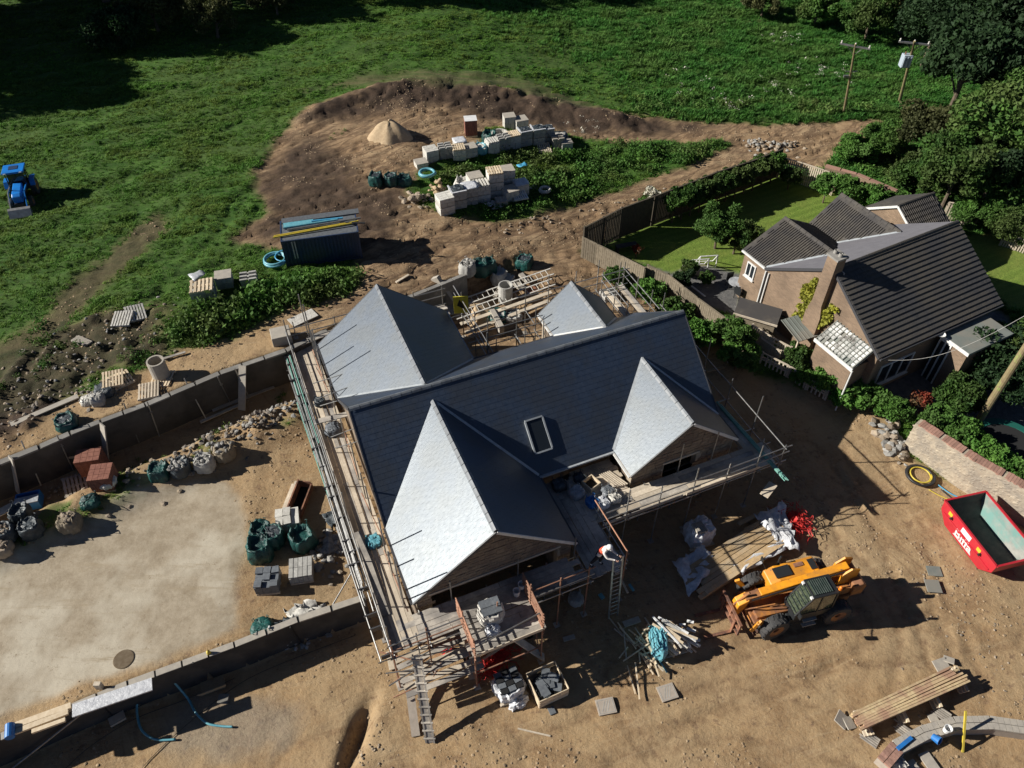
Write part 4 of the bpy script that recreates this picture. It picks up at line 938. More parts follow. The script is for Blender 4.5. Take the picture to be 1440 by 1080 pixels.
obj('rail', MB().bar((-.15,0,0), L_+Vector((-.15,0,0)), .06, .10), 'boardgrey', rb); obj('rail', MB().bar((.15,0,0), L_+Vector((.15,0,0)), .06, .10), 'boardgrey', rb)
obj('web', MB().bar((0,0,-.01), L_+Vector((0,0,-.01)), .22, .03), 'boardgrey', rb)
for k in range(11):
    c_ = L_*(.04+k*.09); obj('rung', MB().bar(c_+Vector((-.22,0,.05)), c_+Vector((.22,0,.05)), .07, .05), 'boardgrey', rb)
p = Vector(ag(585, 1036, .03)); q = Vector(gz(574, 952, .75)); o = beam('plank', (0,0,0), q-p, .32, .08, 'clay'); o.location = p; tag(o, 'pinkish brown plank lying beside the sloping grey ladder beam', 'plank')
p = Vector(gz(765, 925, .2)); q = Vector(gz(718, 893, 2.2)); o = beam('plank', (0,0,0), q-p, .34, .05, 'boardgrey'); o.location = p; tag(o, 'grey board leaning steeply against the front of the loading bay', 'plank')
p = Vector(ag(670, 935, .05)); q = Vector(ag(722, 910, .7)); o = beam('plank', (0,0,0), q-p, .09, .09, 'timberpale'); o.location = p; tag(o, 'thin pale timber length lying above the red netting', 'timber')
# ================================================================ site materials
def jbox(sx, sy, sz, j=.0, n=3):
    """box with slightly shifted grid vertices, open pipe for soft goods"""
    mb = MB(); g = []
    for k in range(n+1):
        for jx in range(n+1):
            for iy in range(n+1):
                pass
    return mb
def soft_box(sx, sy, sz, n=5, jit=.05, bulge=.12, open_top=False, seed=0, dent=.3):
    r = random.Random(seed); mb = MB(); rows = []
    per = []
    for side in range(4):
        for i in range(n):
            t = i/n*2-1
            per.append([(t, -1), (1, t), (-t, 1), (-1, -t)][side])
    H_ = n; f1, f2, f3, lx, ly = r.uniform(0, 6), r.uniform(0, 6), r.uniform(0, 6), r.uniform(-.09, .09)*sx, r.uniform(-.09, .09)*sy; rag = [r.uniform(-1, 1) for _ in per]
    soft = jit > .03
    for k in range(H_+1):
        z = sz*k/H_; b = 1+bulge*math.sin(math.pi*min(1, k/H_*.95+.05))
        row = []
        for (x, y) in per:
            an = math.atan2(y, x); kk = k/H_; rr = 1-(.22 if soft else .08)*(abs(x*y))**2
            if soft: rr *= (1+.055*math.sin(4*an+f1)+.045*math.sin(9*an+f2+2*kk)+.03*math.sin(17*an+f3))*(1-.13*kk**3)
            zz = z+(.10*sz*rag[per.index((x, y))]*kk**2 if soft else 0)
            row.append((x*sx/2*b*rr+lx*kk**1.5+r.uniform(-jit, jit)*.8, y*sy/2*b*rr+ly*kk**1.5+r.uniform(-jit, jit)*.8, zz+r.uniform(-jit, jit)*.5*(k > 0)))
        rows.append(row)
    if open_top:
        for sc, dz in ((.86, -.02), (.74, -sz*dent), (.4, -sz*dent*.9)):
            rows.append([(x*sc+r.uniform(-jit, jit)*.6, y*sc+r.uniform(-jit, jit)*.6, sz+dz+r.uniform(-jit, jit)) for x, y, z in rows[H_]])
    else:
        for sc, dz in ((.7, .05), (.35, .09)):
            rows.append([(x*sc+r.uniform(-jit, jit), y*sc+r.uniform(-jit, jit), sz+dz*sz+r.uniform(-jit, jit)) for x, y, z in rows[H_]])
    N = len(per); vs = [p for row in rows for p in row]; fs = []
    for k in range(len(rows)-1):
        for i in range(N): fs.append((k*N+i, k*N+(i+1) % N, (k+1)*N+(i+1) % N, (k+1)*N+i))
    fs.append(tuple((len(rows)-1)*N+i for i in range(N))); fs.append(tuple(reversed(range(N))))
    return mb.add(vs, fs)
def pallet_mb(w=1.0, d=1.0, h=.14, n=6):
    mb = MB()
    for y in (-d/2+.05, 0, d/2-.05): mb.box(-w/2, y-.05, 0, w/2, y+.05, .09)
    return mb
def pallet(parent, m='timberpale', w=1.0, d=1.0, n=7, z=0, h=.14, base=True):
    if base: obj('bearer', MB().box(-w/2, -d/2, z, w/2, -d/2+.1, z+.09).box(-w/2, -.05, z, w/2, .05, z+.09).box(-w/2, d/2-.1, z, w/2, d/2, z+.09), m, parent)
    bw = w/n*.62; me = MB().box(-bw/2, -d/2, 0, bw/2, d/2, .025).mesh('slat', m); fix_normals(me)
    for i in range(n):
        o = bpy.data.objects.new('slat', me); C.objects.link(o); o.parent = parent; o.location = (-w/2+w/n*(i+.5), 0, z+.093)
def rock(r, seed, flat=.7):
    import bmesh
    rr = random.Random(seed); bm = bmesh.new(); bmesh.ops.create_icosphere(bm, subdivisions=1, radius=r)
    for v in bm.verts: v.co = Vector((v.co.x*rr.uniform(.65, 1.25), v.co.y*rr.uniform(.65, 1.2), v.co.z*flat*rr.uniform(.7, 1.2)))
    me = bpy.data.meshes.new('stone'); bm.to_mesh(me); bm.free(); return me
ROCKM = {}
def rockset(m):
    if m not in ROCKM:
        L = []
        for i in range(8):
            me = rock(1, 100+i+len(ROCKM)*10); me.name = 'stone_'+m; me.materials.append(M[m]); L.append(me)
        ROCKM[m] = L
    return ROCKM[m]
def rock_heap_part(parent, m, pts, rmin, rmax, name='stone'):
    for (x, y, z) in pts:
        o = bpy.data.objects.new(name, random.choice(rockset(m))); C.objects.link(o); o.parent = parent; r = random.uniform(rmin, rmax)
        o.location = (x, y, z); o.scale = (r, r*random.uniform(.7, 1.1), r*random.uniform(.6, 1)); o.rotation_euler = (random.uniform(-.5, .5), random.uniform(-.5, .5), random.uniform(0, 6))
def layer(w, d, h, m, parent, z, gap=.012, nx=2, ny=5):
    """one tier of a block pack: blocks as one mesh, joints open"""
    mb = MB()
    for i in range(nx):
        for j in range(ny):
            x0 = -w/2+w/nx*i; y0 = -d/2+d/ny*j
            mb.box(x0+gap, y0+gap, z, x0+w/nx-gap, y0+d/ny-gap, z+h-random.uniform(0, .015))
    o = obj('block_tier', mb, m, parent); return o
def block_pack(label, u, v, rz, tiers=2, w=1.0, d=1.0, th=.5, m='packblock', top='plain', grp='packs of blocks stored in the grass island', px=True):
    """(u, v): foot of the pack's near edge"""
    x, y, z = at(u, v); y += d*.45; z = gh(x, y)-.03
    t = thing('block_pack', label, 'block pack', (x, y, z), rz, grp)
    zz = 0
    for k in range(tiers):
        obj('bearer', MB().box(-w/2+.02, -d/2+.05, zz, w/2-.02, -d/2+.15, zz+.06).box(-w/2+.02, d/2-.15, zz, w/2-.02, d/2-.05, zz+.06), 'board', t)
        zz += .06
        layer(w, d, th*.5-.006, m, t, zz, nx=2, ny=5); layer(w, d, th*.5-.006, m, t, zz+th*.5, nx=3, ny=4, gap=.008); zz += th
    if top == 'slats':
        pallet(t, 'timberpale', w, d, 6, z=zz+.004)
    elif top == 'rows':
        me = MB().box(-.05, -d/2+.03, 0, .05, d/2-.03, .1).mesh('block', m); fix_normals(me)
        for i in range(5):
            o = bpy.data.objects.new('block', me); C.objects.link(o); o.parent = t; o.location = (-w/2+.1+i*w*.2, 0, zz+.002)
    elif top == 'frame':
        for k in range(2):
            for j in range(3): obj('block', MB().box(-.46+k*.5, -.46+j*.32, zz+.002, -.06+k*.5, -.34+j*.32, zz+.13), m, t)
    elif top == 'sheet': obj('plastic_sheet', soft_box(w*1.04, d*1.04, .10, 4, .025, .03, seed=int(u)), 'wrap', t, smooth=True, loc=(0, 0, zz+.003))
    elif top == 'dark': obj('slate_layer', soft_box(w*.9, d*.85, .08, 4, .04, .0, seed=int(u)), 'blackbag', t, loc=(0, 0, zz+.003)); obj('wrap_rim', MB().bar((-w/2, -d/2, zz+.04), (w/2, -d/2, zz+.06), .1, .06).bar((-w/2, -d/2+.06, zz+.04), (-w/2, d/2, zz+.06), .1, .06), 'wrap', t)
    elif top == 'light': obj('cap_sheet', MB().box(-w/2-.01, -d/2-.01, zz+.003, w/2+.01, d/2+.01, zz+.02), 'dressed', t)
    return t
RZ = .33
packs = [ # label, u, v, tiers, th, mat, top, w
 ('low pale block pack at the left end of the far row in the grass island', 592, 239, 1, .45, 'packblock', 'light', .95),
 ('pale block pack second from the left end of the far row, plain top', 606, 229, 1, .95, 'packblock', 'plain', 1.05),
 ('block pack with an open frame of loose blocks on top, far row', 626, 225, 1, .9, 'packgrey', 'frame', 1.05),
 ('block pack with slatted pallet on top, far row, below the blue capped one', 645, 228, 1, .8, 'packblock', 'slats', 1.05),
 ('block pack capped by a bluish plastic sheet behind the far row', 647, 216, 1, .75, 'packblock', 'sheet', 1.0),
 ('plain pale topped block pack beside the slatted one in the far row', 661, 224, 1, .75, 'packblock', 'light', 1.0),
 ('block pack topped with rows of blocks right of the blue bags', 692, 220, 1, .9, 'packblock', 'rows', 1.0),
 ('dark topped block pack in the middle of the far row', 708, 214, 1, .95, 'packgrey', 'frame', 1.0),
 ('block pack with a white slatted top below the pale ring', 722, 209, 1, 1.0, 'packblock', 'slats', 1.0),
 ('block pack with black slates in torn white wrap, far row', 738, 207, 2, .55, 'packgrey', 'dark', 1.05),
 ('two tier pack under a white rimmed bag of slates, far row', 756, 206, 2, .6, 'packgrey', 'dark', 1.05),
 ('tall pack with white rimmed slates at the right of the far row', 769, 203, 2, .6, 'packgrey', 'dark', 1.05),
 ('pinkish open pack of bricks near the right end of the far row', 783, 211, 1, .7, 'dressed', 'frame', .9),
 ('pale pack at the right end of the far row beside the bushes', 796, 214, 1, .7, 'packblock', 'light', .95),
 ('left one of two pale packs standing apart at the top of the grass island', 716, 184, 1, 1.05, 'packblock', 'light', 1.0),
 ('right one of two pale packs standing apart at the top of the grass island', 732, 187, 1, .95, 'packblock', 'light', 1.1),
 ('two tier pale block pack at the near left corner of the near row', 626, 303, 2, .62, 'packblock', 'plain', 1.15),
 ('two tier block pack with black slates on top, near row', 644, 297, 2, .6, 'packgrey', 'dark', 1.1),
 ('two tier block pack with plastic draped on top, near row', 660, 291, 2, .58, 'packgrey', 'sheet', 1.1),
 ('two tier block pack topped by rows of blocks, near row', 677, 286, 2, .6, 'packblock', 'rows', 1.15),
 ('block pack with a plain top behind the row of blocks, near row', 668, 272, 2, .58, 'packblock', 'light', 1.1),
 ('tallest block pack, three tiers with a slatted pallet on top', 696, 279, 3, .58, 'packblock', 'slats', 1.15),
 ('three tier block pack with a plain pale top beside the tallest one', 712, 270, 3, .54, 'packblock', 'light', 1.15),
 ('single tier pack right of the tall stacks, plain pale top', 717, 286, 1, .85, 'packblock', 'light', 1.1),
 ('single tier pack with snowy top nearest the sheet, near row right end', 732, 278, 1, .8, 'packblock', 'sheet', 1.05),
 ('small brownish block pack standing in front of the near row', 705, 294, 1, .6, 'dressed', 'plain', .85)]
for lab, u, v, ti, th, m, top, w in packs: block_pack(lab, u, v, RZ+random.uniform(-.12, .12), ti, w*.87, w*random.uniform(.78, .88), th*.92, m, top)
# red brick pallet standing alone on the soil
def brick_pack(label, u, v, rz, w=.95, d=.9, h=1.1, m='redbrick', grp=None, wrapc=None, dz=0, at_p=None):
    x, y, z = at_p or at(u, v); 
    if not at_p: y += d*.4; z = gh(x, y)-.02
    t = thing('brick_pack', label, 'brick pack', (x, y, z+dz), rz, grp); pallet(t, 'timberpale', w, d, 6, 0)
    mb = MB(); nz = int(h/.15)
    for k in range(nz):
        for i in range(4):
            for j in range(3):
                g = .006; mb.box(-w/2+w/4*i+g, -d/2+d/3*j+g, .122+k*h/nz, -w/2+w/4*(i+1)-g, -d/2+d/3*(j+1)-g, .122+(k+1)*h/nz-g)
    obj('brick_tier', mb, m, t)
    if wrapc: obj('plastic_wrap', MB().box(-w/2-.01, -d/2-.01, .122+h+.002, w/2+.01, d/2+.01, .122+h+.012), wrapc, t)
    return t
brick_pack('dark red brick pack with a white top standing alone by the bare soil', 662, 192, .15, .9, .85, 1.15, wrapc='white')
# builders' bags
def bulk_bag(label, u, v, m='greenbag', s=.9, h=.8, open_=True, fill=None, rz=0, seed=0, grp=None, dz=0, dent=.25, name='bulk_bag', zabs=None):
    x, y, z = at(u, v); y += s*.35; z = gh(x, y)-.05+dz
    if zabs is not None: x, y, z = zabs
    t = thing(name, label, 'bulk bag', (x, y, z), rz, grp)
    b = obj('bag', soft_box(s, s, h, 8, .032, .10, open_, seed, dent), m, t, smooth=True)
    for k in range(4):
        a = math.pi/4+k*math.pi/2; r_ = s*.5; cx, cy = math.cos(a)*r_, math.sin(a)*r_
        obj('handle', MB().tube([(cx, cy, h-.06), (cx*1.12, cy*1.12, h+.10), (cx*.9, cy*.9+.12, h+.08), (cx*.85, cy*.85+.1, h-.05)], .018, 5), m, t)
    if fill == 'stone': rock_heap_part(t, 'rubble', [(random.uniform(-.3, .3)*s, random.uniform(-.3, .3)*s, h*(1-dent*.6)+random.uniform(-.02, .12)) for _ in range(12)], .07, .15)
    elif fill == 'rubble': rock_heap_part(t, 'rubblegrey', [(random.uniform(-.36, .36)*s, random.uniform(-.36, .36)*s, h*.85+random.uniform(-.02, .15)) for _ in range(14)], .08, .17)
    elif fill: obj('filling', soft_box(s*.8, s*.8, h*.2, 4, .03, .0, seed=seed+5), fill, t, loc=(0, 0, h*(1-dent)-.04))
    return t
bags = [('leftmost of three green builder bags in a row by the grass island', 529, 262, 'greenbag', .85, .75, 'blackbag'),
 ('middle of three green builder bags in a row by the grass island', 550, 262, 'greenbag', .85, .75, 'blackbag'),
 ('slumped green builder bag at the edge of the grass, right of the other two', 569, 262, 'greenbag', .9, .6, None),
 ('green builder bag half hidden behind the far block row by the pale ring', 688, 203, 'greenbag', 1.0, .8, None),
 ('bright blue and white sacks between two packs of the far row', 676, 220, 'cyanpipe', .95, .7, 'whitebag'),
 ('white sack lying on top of the near row beside the grey pack', 651, 272, 'whitebag', 1.2, .9, None),
 ('dark slumped sack with a white corner at the right of the far row', 788, 202, 'blackbag', 1.2, .6, 'whitebag')]
for i, (lab, u, v, m, s, h, fl) in enumerate(bags): bulk_bag(lab, u, v, m, s, h, True, fl, random.uniform(-.3, .3), i)
def rubble_pile(name, label, cat, pts, n, rmin, rmax, m='rubble', spread=.5, hump=.3, kind_stuff=0):
    """stones heaped along a line of survey points"""
    P = [at(*p)[:2] for p in pts]; x0, y0 = P[0]; t = thing(name, label, cat, (x0, y0, gh(x0, y0)))
    seg = [(Vector(P[i]), Vector(P[i+1])) for i in range(len(P)-1)] or [(Vector(P[0]), Vector(P[0])+Vector((.01, 0)))]
    mlist = m if isinstance(m, tuple) else (m,)
    for k in range(n):
        a, b = random.choice(seg); q = a.lerp(b, random.random()); off = Vector((random.gauss(0, spread*.5), random.gauss(0, spread*.5))); q = q+off
        z = gh(q.x, q.y)-gh(x0, y0)+hump*max(0, 1-off.length/spread)*random.uniform(.2, 1)
        rock_heap_part(t, random.choice(mlist), [(q.x-x0, q.y-y0, z)], rmin, rmax)
    return t
rubble_pile('stone_heap', 'heap of brown stones in the grass at the left of the near block row', 'stones', [(577, 285), (596, 280)], 40, .12, .28, 'rubble', .7, .5)
rubble_pile('stone_heap', 'small tan stone heap in a torn bag behind the near block row', 'stones', [(617, 272), (618, 266)], 30, .12, .25, 'sand', .45, .9)
rubble_pile('stone_heap', 'pale stone heap on the little island where the two tracks meet', 'stones', [(1055, 203), (1080, 208), (1120, 205)], 90, .09, .26, ('rubblegrey', 'rubble'), .9, .35)
rubble_pile('rubble_bank', 'long ridge of broken grey stone running from the sacks to the scaffold', 'rubble', [(250, 660), (300, 625), (345, 602), (385, 585), (412, 575)], 230, .05, .17, ('rubblegrey', 'rubble', 'rubbledark', 'rubbledark'), 1.15, .55)
rubble_pile('rubble_scatter', 'scattered stones and lumps along the trench edge left of the red brick pallet', 'rubble', [(60, 705), (120, 670), (170, 672), (215, 650)], 90, .06, .18, 'rubble', 1.2, .2)
rubble_pile('rubble_scatter', 'pale debris strewn over the dark spoil at the left edge of the field', 'rubble', [(10, 560), (60, 520), (110, 500), (170, 470), (215, 455)], 170, .03, .13, ('rubblegrey', 'rubble', 'rubbledark'), 3.2, .1)
rubble_pile('rubble_scatter', 'line of lumps and stones along the upper bank above the trench', 'rubble', [(0, 590), (70, 560), (150, 545)], 110, .04, .14, ('rubble', 'rubbledark'), 1.6, .1)
rubble_pile('rubble_scatter', 'small stones edging the track beside the garden fence and grass island', 'rubble', [(700, 322), (800, 305), (890, 288), (960, 268)], 70, .05, .16, 'rubble', 1.0, .1)
rubble_pile('rubble_scatter', 'clods and stones beside the bottom hollow in the bare ground', 'rubble', [(505, 1060), (520, 1075)], 40, .025, .07, 'rubble', .9, .1)
rubble_pile('rubble_scatter', 'scatter of small pale stones on the ground right of the skip and slabs', 'rubble', [(1270, 760), (1340, 860), (1400, 960), (1250, 1060)], 120, .025, .08, 'rubble', 1.6, .02)
rubble_pile('stone_heap', 'broken stones tipped at the foot of the scaffold left of the house', 'stones', [(470, 800), (440, 775), (505, 760)], 60, .06, .18, ('rubblegrey', 'rubble'), .9, .15)
rubble_pile('stone_heap', 'rough boulders and soil where the old stone wall has broken down', 'stones', [(1243, 600), (1255, 625), (1262, 640)], 60, .12, .35, ('rubblegrey', 'rubble'), .7, .7)
rubble_pile('stone_heap', 'stone rubble along the foot of the front retaining wall', 'stones', [(395, 905), (430, 893), (465, 878)], 50, .05, .14, 'rubblegrey', .4, .1)
# sand heap
def heap(name, label, cat, u, v, r, h, m, seed=3, sx=1.0):
    x, y, z = ag(u, v); rr = random.Random(seed); n = 28; K = 9; vs = []; fs = []
    ph = [rr.uniform(0, 6) for _ in range(4)]
    for k in range(K+1):
        for j in range(n):
            a = 2*math.pi*j/n; f = k/K; rad = r*(1-f)*(1+.12*math.sin(2*a+ph[0])+.07*math.sin(5*a+ph[1]))
            zz = h*(1-(1-f)**(1.6+.3*math.sin(3*a+ph[3])))*(1+.14*math.sin(4*a+ph[2])*(1-f)*f*3)-.15
            vs.append((math.cos(a)*rad*sx+rr.uniform(-.03, .03), math.sin(a)*rad+rr.uniform(-.03, .03), zz+rr.uniform(-.03, .03)))
    for k in range(K):
        for j in range(n): fs.append((k*n+j, k*n+(j+1) % n, (k+1)*n+(j+1) % n, (k+1)*n+j))
    mb = MB().add(vs, fs); o = obj(name, mb, m, smooth=True); o.location = (x, y, z); tag(o, label, cat); return o
heap('sand_heap', 'large pale conical sand heap on the soil beyond the container', 'sand heap', 549, 192, 1.55, 1.35, 'sand')
heap('soil_heap', 'low brown heap of soil beside the footings behind the house', 'soil heap', 668, 438, 1.6, .8, 'sand', 9)
# pale ring, frames, sheets in the island
t = thing('concrete_ring', 'pale open concrete ring standing behind the far block row', 'ring', ag(703, 200), 0)
obj('ring', MB().lathe([(.62, 0), (.62, .75), (.52, .75), (.52, .05), (.62, 0)], 20), 'whitebag', t, smooth=False)
def sheet(name, label, cat, corners, m, z=.05, jit=.05, n=8, th=.02, lift=None, seed=1):
    """crumpled sheet draped over the ground inside four survey corners"""
    r = random.Random(seed); A, B, Cc, D = [Vector(at(*c)[:2]) for c in corners]; ox, oy = (A+Cc)/2; oz = gh(ox, oy); vs = []; fs = []
    for i in range(n+1):
        for j in range(n+1):
            f, g = i/n, j/n; p = A.lerp(B, f).lerp(D.lerp(Cc, f), g); p = p+Vector((r.uniform(-jit, jit), r.uniform(-jit, jit)))
            zz = gh(p.x, p.y)-oz+z+r.uniform(-jit, jit)*1.2+(lift(f, g) if lift else 0); vs.append((p.x-ox, p.y-oy, zz))
    for i in range(n):
        for j in range(n): a = i*(n+1)+j; fs.append((a, a+n+1, a+n+2, a+1))
    me = MB().add(vs, fs).mesh(name, m, True); o = bpy.data.objects.new(name, me); C.objects.link(o); o.location = (ox, oy, oz)
    s = o.modifiers.new('thickness', 'SOLIDIFY'); s.thickness = th; tag(o, label, cat); return o
sheet('plastic_sheet', 'crumpled white plastic sheet lying in front of the near block row', 'sheet', [(680, 289), (696, 285), (700, 292), (688, 296)], 'wrap', .2, .08, 5)
sheet('plastic_sheet', 'flat pale sheet in the grass right of the near block row', 'sheet', [(692, 300), (707, 296), (712, 293), (698, 292)], 'whitebag', .2, .05, 4)
sheet('board_sheet', 'pale flat board resting at the far right of the near block row', 'sheet', [(743, 268), (752, 263), (757, 267), (747, 271)], 'dressed', .25, .02, 3)
sheet('tarpaulin', 'scrap of bright blue plastic in the green weeds of the grass island', 'sheet', [(727, 240), (738, 234), (744, 240), (732, 243)], 'bluepipe', .35, .08, 4)
p = Vector(ag(409, 456, .06)); q = Vector(ag(443, 440, .06)); o = beam('insulation_board', (0,0,0), q-p, .75, .05, 'whitebag'); o.location = p; tag(o, 'long pale sheet lying on the bank at the top end of the spare tubes', 'board')
o = obj('concrete_block', MB().box(-.5, -.45, -.2, .5, .45, .55), 'dressed', loc=ag(397, 478), rz=.35, bevel=.03); tag(o, 'flat topped concrete block at the end of the long retaining wall', 'block')
def loose_pallet(label, u, v, rz, z=0, tilt=(0, 0), m='timberpale', grp='loose pallets', w=1.0, d=1.1):
    x, y, zz = ag(u, v); t = thing('pallet', label, 'pallet', (x, y, zz+z), rz, grp); t.rotation_euler = (tilt[0], tilt[1], rz); pallet(t, m, w, d, 7); return t
loose_pallet('weathered pallet half buried in the dark spoil, left one of two', 175, 455, .1, .2, (.1, 0), 'whitebag')
loose_pallet('weathered pallet half buried in the dark spoil, right one of two', 193, 446, .5, .25, (.2, .1), 'whitebag')
loose_pallet('small pale pallet scrap at the centre of the dark spoil', 117, 484, 1.1, .15, (0, .1), 'dressed', w=.5, d=1.0)
loose_pallet('pale pallet on top of a crooked stack on the upper bank', 163, 541, .35, .3, (.05, .05))
loose_pallet('pallet underneath the crooked stack on the upper bank', 172, 537, .7, .05, (0, 0))
loose_pallet('thin slatted pallet lying at the edge of the long retaining wall', 211, 553, .3, .05, (0, 0), 'board')
loose_pallet('pallet below the round concrete pipe on the upper bank', 229, 534, .0, .0)
loose_pallet('white slatted pallet in the grass in front of the near block row', 730, 282, .3, .35, (.1, 0), 'white')
loose_pallet('pallet lying under the far block row beside the pinkish bricks', 765, 212, .2, .1, (.2, 0), 'board')
loose_pallet('broken pallet by the red brick pack at the trench', 113, 688, .5, .25, (.15, .1), 'boardgrey', w=1.2)
t = thing('concrete_pipe', 'upright grey concrete pipe standing on a pallet on the upper bank', 'pipe', ag(228, 530, .15)); obj('pipe', MB().lathe([(.42, 0), (.42, .95), (.34, .95), (.34, .1), (.42, 0)], 20), 'dressed', t)
t = thing('steel_drum', 'pale upright pipe section standing beside the green sacks behind the house', 'pipe', ag(711, 423)); obj('pipe', MB().lathe([(.42, 0), (.42, 1.15), (.36, 1.15), (.36, .1), (.42, 0)], 20), 'packgrey', t)
# debris by the upper bank
bulk_bag('open green builder bag on the upper bank above the trench', 92, 606, 'greenbag', .9, .5, True, 'blackbag', .3, 40)
bulk_bag('pale cement sacks dumped on the upper bank beside the crooked pallets', 122, 571, 'whitebag', .6, .3, False, None, .2, 41)
bulk_bag('grey sacks stacked at the end of the long pale board on the upper bank', 138, 572, 'packgrey', .6, .45, False, None, .1, 42)
bulk_bag('dark tarpaulin bundle between the sacks and pallets on the upper bank', 146, 560, 'blackbag', .9, .4, False, None, .5, 43)
def plank(label, a, b, w, h, m, z=.04, name='plank', cat='plank', grp=None, z2=None):
    p = Vector(ag(*a, z)); q = Vector(ag(*b, z if z2 is None else z2)); o = beam(name, (0,0,0), q-p, w, h, m); o.location = p; return tag(o, label, cat, grp)
plank('long pale board lying along the upper bank at the left', (17, 600), (111, 559), .3, .06, 'dressed', .10)
plank('upper one of two long boards lying in the trench by the right prop', (300, 580), (386, 546), .22, .05, 'board', .12)
plank('lower one of two long boards lying in the trench by the right prop', (283, 597), (345, 570), .18, .05, 'board', .16)
plank('short pale board end lying on the trench floor', (100, 651), (114, 645), .45, .12, 'board', .12)
plank('thin lath lying beside the spoil near the tall weeds', (230, 508), (262, 498), .14, .05, 'boardgrey', .12)
plank('timber plank by the near edge of the container on the bare soil', (557, 398), (575, 388), .14, .06, 'board', .08)
# grey crates in the grass left of the container
for lab, u, v, s, h, top in (('blue topped crate with white pallet slats, leftmost in the grass near the container', 286, 428, 1.25, .8, 'slats'), ('small grey topped crate in the grass between the blue crate and the container', 316, 408, .9, .7, 'light'), ('pale broken crate overgrown by grass near the blue hose coil', 350, 404, .9, .45, 'frame')):
    block_pack(lab, u, v, .25, 1, s, s*.9, h, 'packgrey', top, None)
sheet('tarpaulin', 'blue grey sheet over the leftmost crate in the grass', 'sheet', [(272, 407), (288, 398), (298, 405), (280, 415)], 'sheet', .95, .04, 4)
# ---- container with tubes on its roof
def container():
    z0 = 2.3; a = Vector(at(408, 385)); b = Vector(at(510, 372)); 
    p0 = Vector(gz(403, 377, 0)); 
    x0, y0, zz = at(404, 377); x1, y1, _ = at(508, 371); zz = gh((x0+x1)/2, y0)-.05; d = Vector((x1-x0, y1-y0, 0)); Lc = d.length; rz = math.atan2(d.y, d.x)+.13
    t = thing('shipping_container', 'dark blue steel container with tubes and planks lying on its roof', 'container', (x0, y0, zz), rz); Wc, Hc = 2.1, 1.85; Lc = 4.35
    obj('body', MB().box(.05, .05, .1, Lc-.05, Wc-.05, Hc-.05), 'navy', t)
    cor = MB()
    for i in range(int(Lc/.2)):
        x = .1+i*.2
        if x > Lc-.2: break
        cor.box(x, .0, .15, x+.1, .049, Hc-.12); cor.box(x, Wc-.049, .15, x+.1, Wc, Hc-.12)
    for i in range(10):
        y = .15+i*.2; cor.box(-.0, y, .15, .049, y+.1, Hc-.12); cor.box(Lc-.049, y, .15, Lc, y+.1, Hc-.12)
    obj('corrugation', cor, 'navy', t, kind='stuff')
    fr = MB()
    for x in (0, Lc-.12):
        for y in (0, Wc-.12): fr.box(x-.01, y-.01, 0, x+.13, y+.13, Hc)
    for z in (.02, Hc-.1):
        fr.box(.13, -.01, z, Lc-.13, .06, z+.1).box(.13, Wc-.06, z, Lc-.13, Wc+.01, z+.1)
        fr.box(-.01, .13, z, .06, Wc-.13, z+.1).box(Lc-.06, .13, z, Lc+.01, Wc-.13, z+.1)
    obj('frame', fr, 'packgrey' if False else 'navy', t)
    obj('roof', MB().box(.06, .06, Hc-.048, Lc-.06, Wc-.06, Hc-.02), 'slatestack', t)
    obj('lettering', MB().box(.55, -.008, .6, .62, -.002, 1.75).box(.7, -.008, .6, .77, -.002, 1.75), 'packgrey', t)
    base = Vector((x0, y0, zz)); Rm = Matrix.Rotation(rz, 3, 'Z')
    def lay(label, p, q, r, m, grp, name='pipe', flat=None):
        P = base+Rm@Vector(p); Q = base+Rm@Vector(q)
        if flat: o = beam(name, (0,0,0), Q-P, flat[0], flat[1], m)
        else: o = pole(name, (0,0,0), Q-P, r, m)
        o.location = P; tag(o, label, 'pipe' if not flat else 'plank', grp)
    g = 'tubes lying on the container roof'
    lay('upper yellow pole of the pair lying on the container roof', (-.35, .55, Hc+.06), (Lc+.1, .95, Hc+.1), .05, 'yellowpipe', g)
    lay('lower yellow pole of the pair lying on the container roof', (-.4, .42, Hc+.06), (Lc-.3, .75, Hc+.14), .05, 'yellowpipe', g)
    lay('pale blue tube lying in the middle of the container roof', (.2, 1.25, Hc+.07), (3.3, 1.4, Hc+.08), .07, 'cyanpipe', g)
    lay('light grey tube beside the pale blue one on the container roof', (.4, 1.0, Hc+.07), (4.6, 1.25, Hc+.1), .06, 'tube', g)
    lay('turquoise board lying at the left on the container roof', (.2, 1.55, Hc+.03), (1.9, 1.7, Hc+.03), 0, 'cyanpipe', g, 'plank', (.4, .06))
    lay('short blue tube lying across the middle of the container roof', (1.8, 1.55, Hc+.1), (3.6, 1.45, Hc+.12), .06, 'bluepipe', g)
    lay('broad grey plank along the far edge of the container roof', (.1, 2.02, Hc+.03), (Lc+.2, 2.12, Hc+.03), 0, 'slatestack', g, 'plank', (.5, .06))
    lay('dark pole sticking out over the right end of the container roof', (3.4, 1.0, Hc+.12), (Lc+.45, .62, Hc+.12), .05, 'blackpipe', g)
container()
def coil(label, u, v, R_, r, m, turns=3, z=.1, name='hose_coil', cat='hose', tilt=0):
    x, y, zz = ag(u, v, z); pts = []
    for i in range(turns*20+1):
        a = i*2*math.pi/20; rr = R_*(1+.07*math.sin(a*.7)+.05*math.sin(i*.31)); pts.append((math.cos(a)*rr, math.sin(a)*rr, r+(i/20)*r*.7+math.sin(a)*tilt))
    o = obj(name, MB().tube(pts, r, 6), m, smooth=True); o.location = (x, y, zz); return tag(o, label, cat)
coil('bright blue hose coil in the grass at the left end of the container', 389, 372, .62, .07, 'cyanpipe', 4, .15)
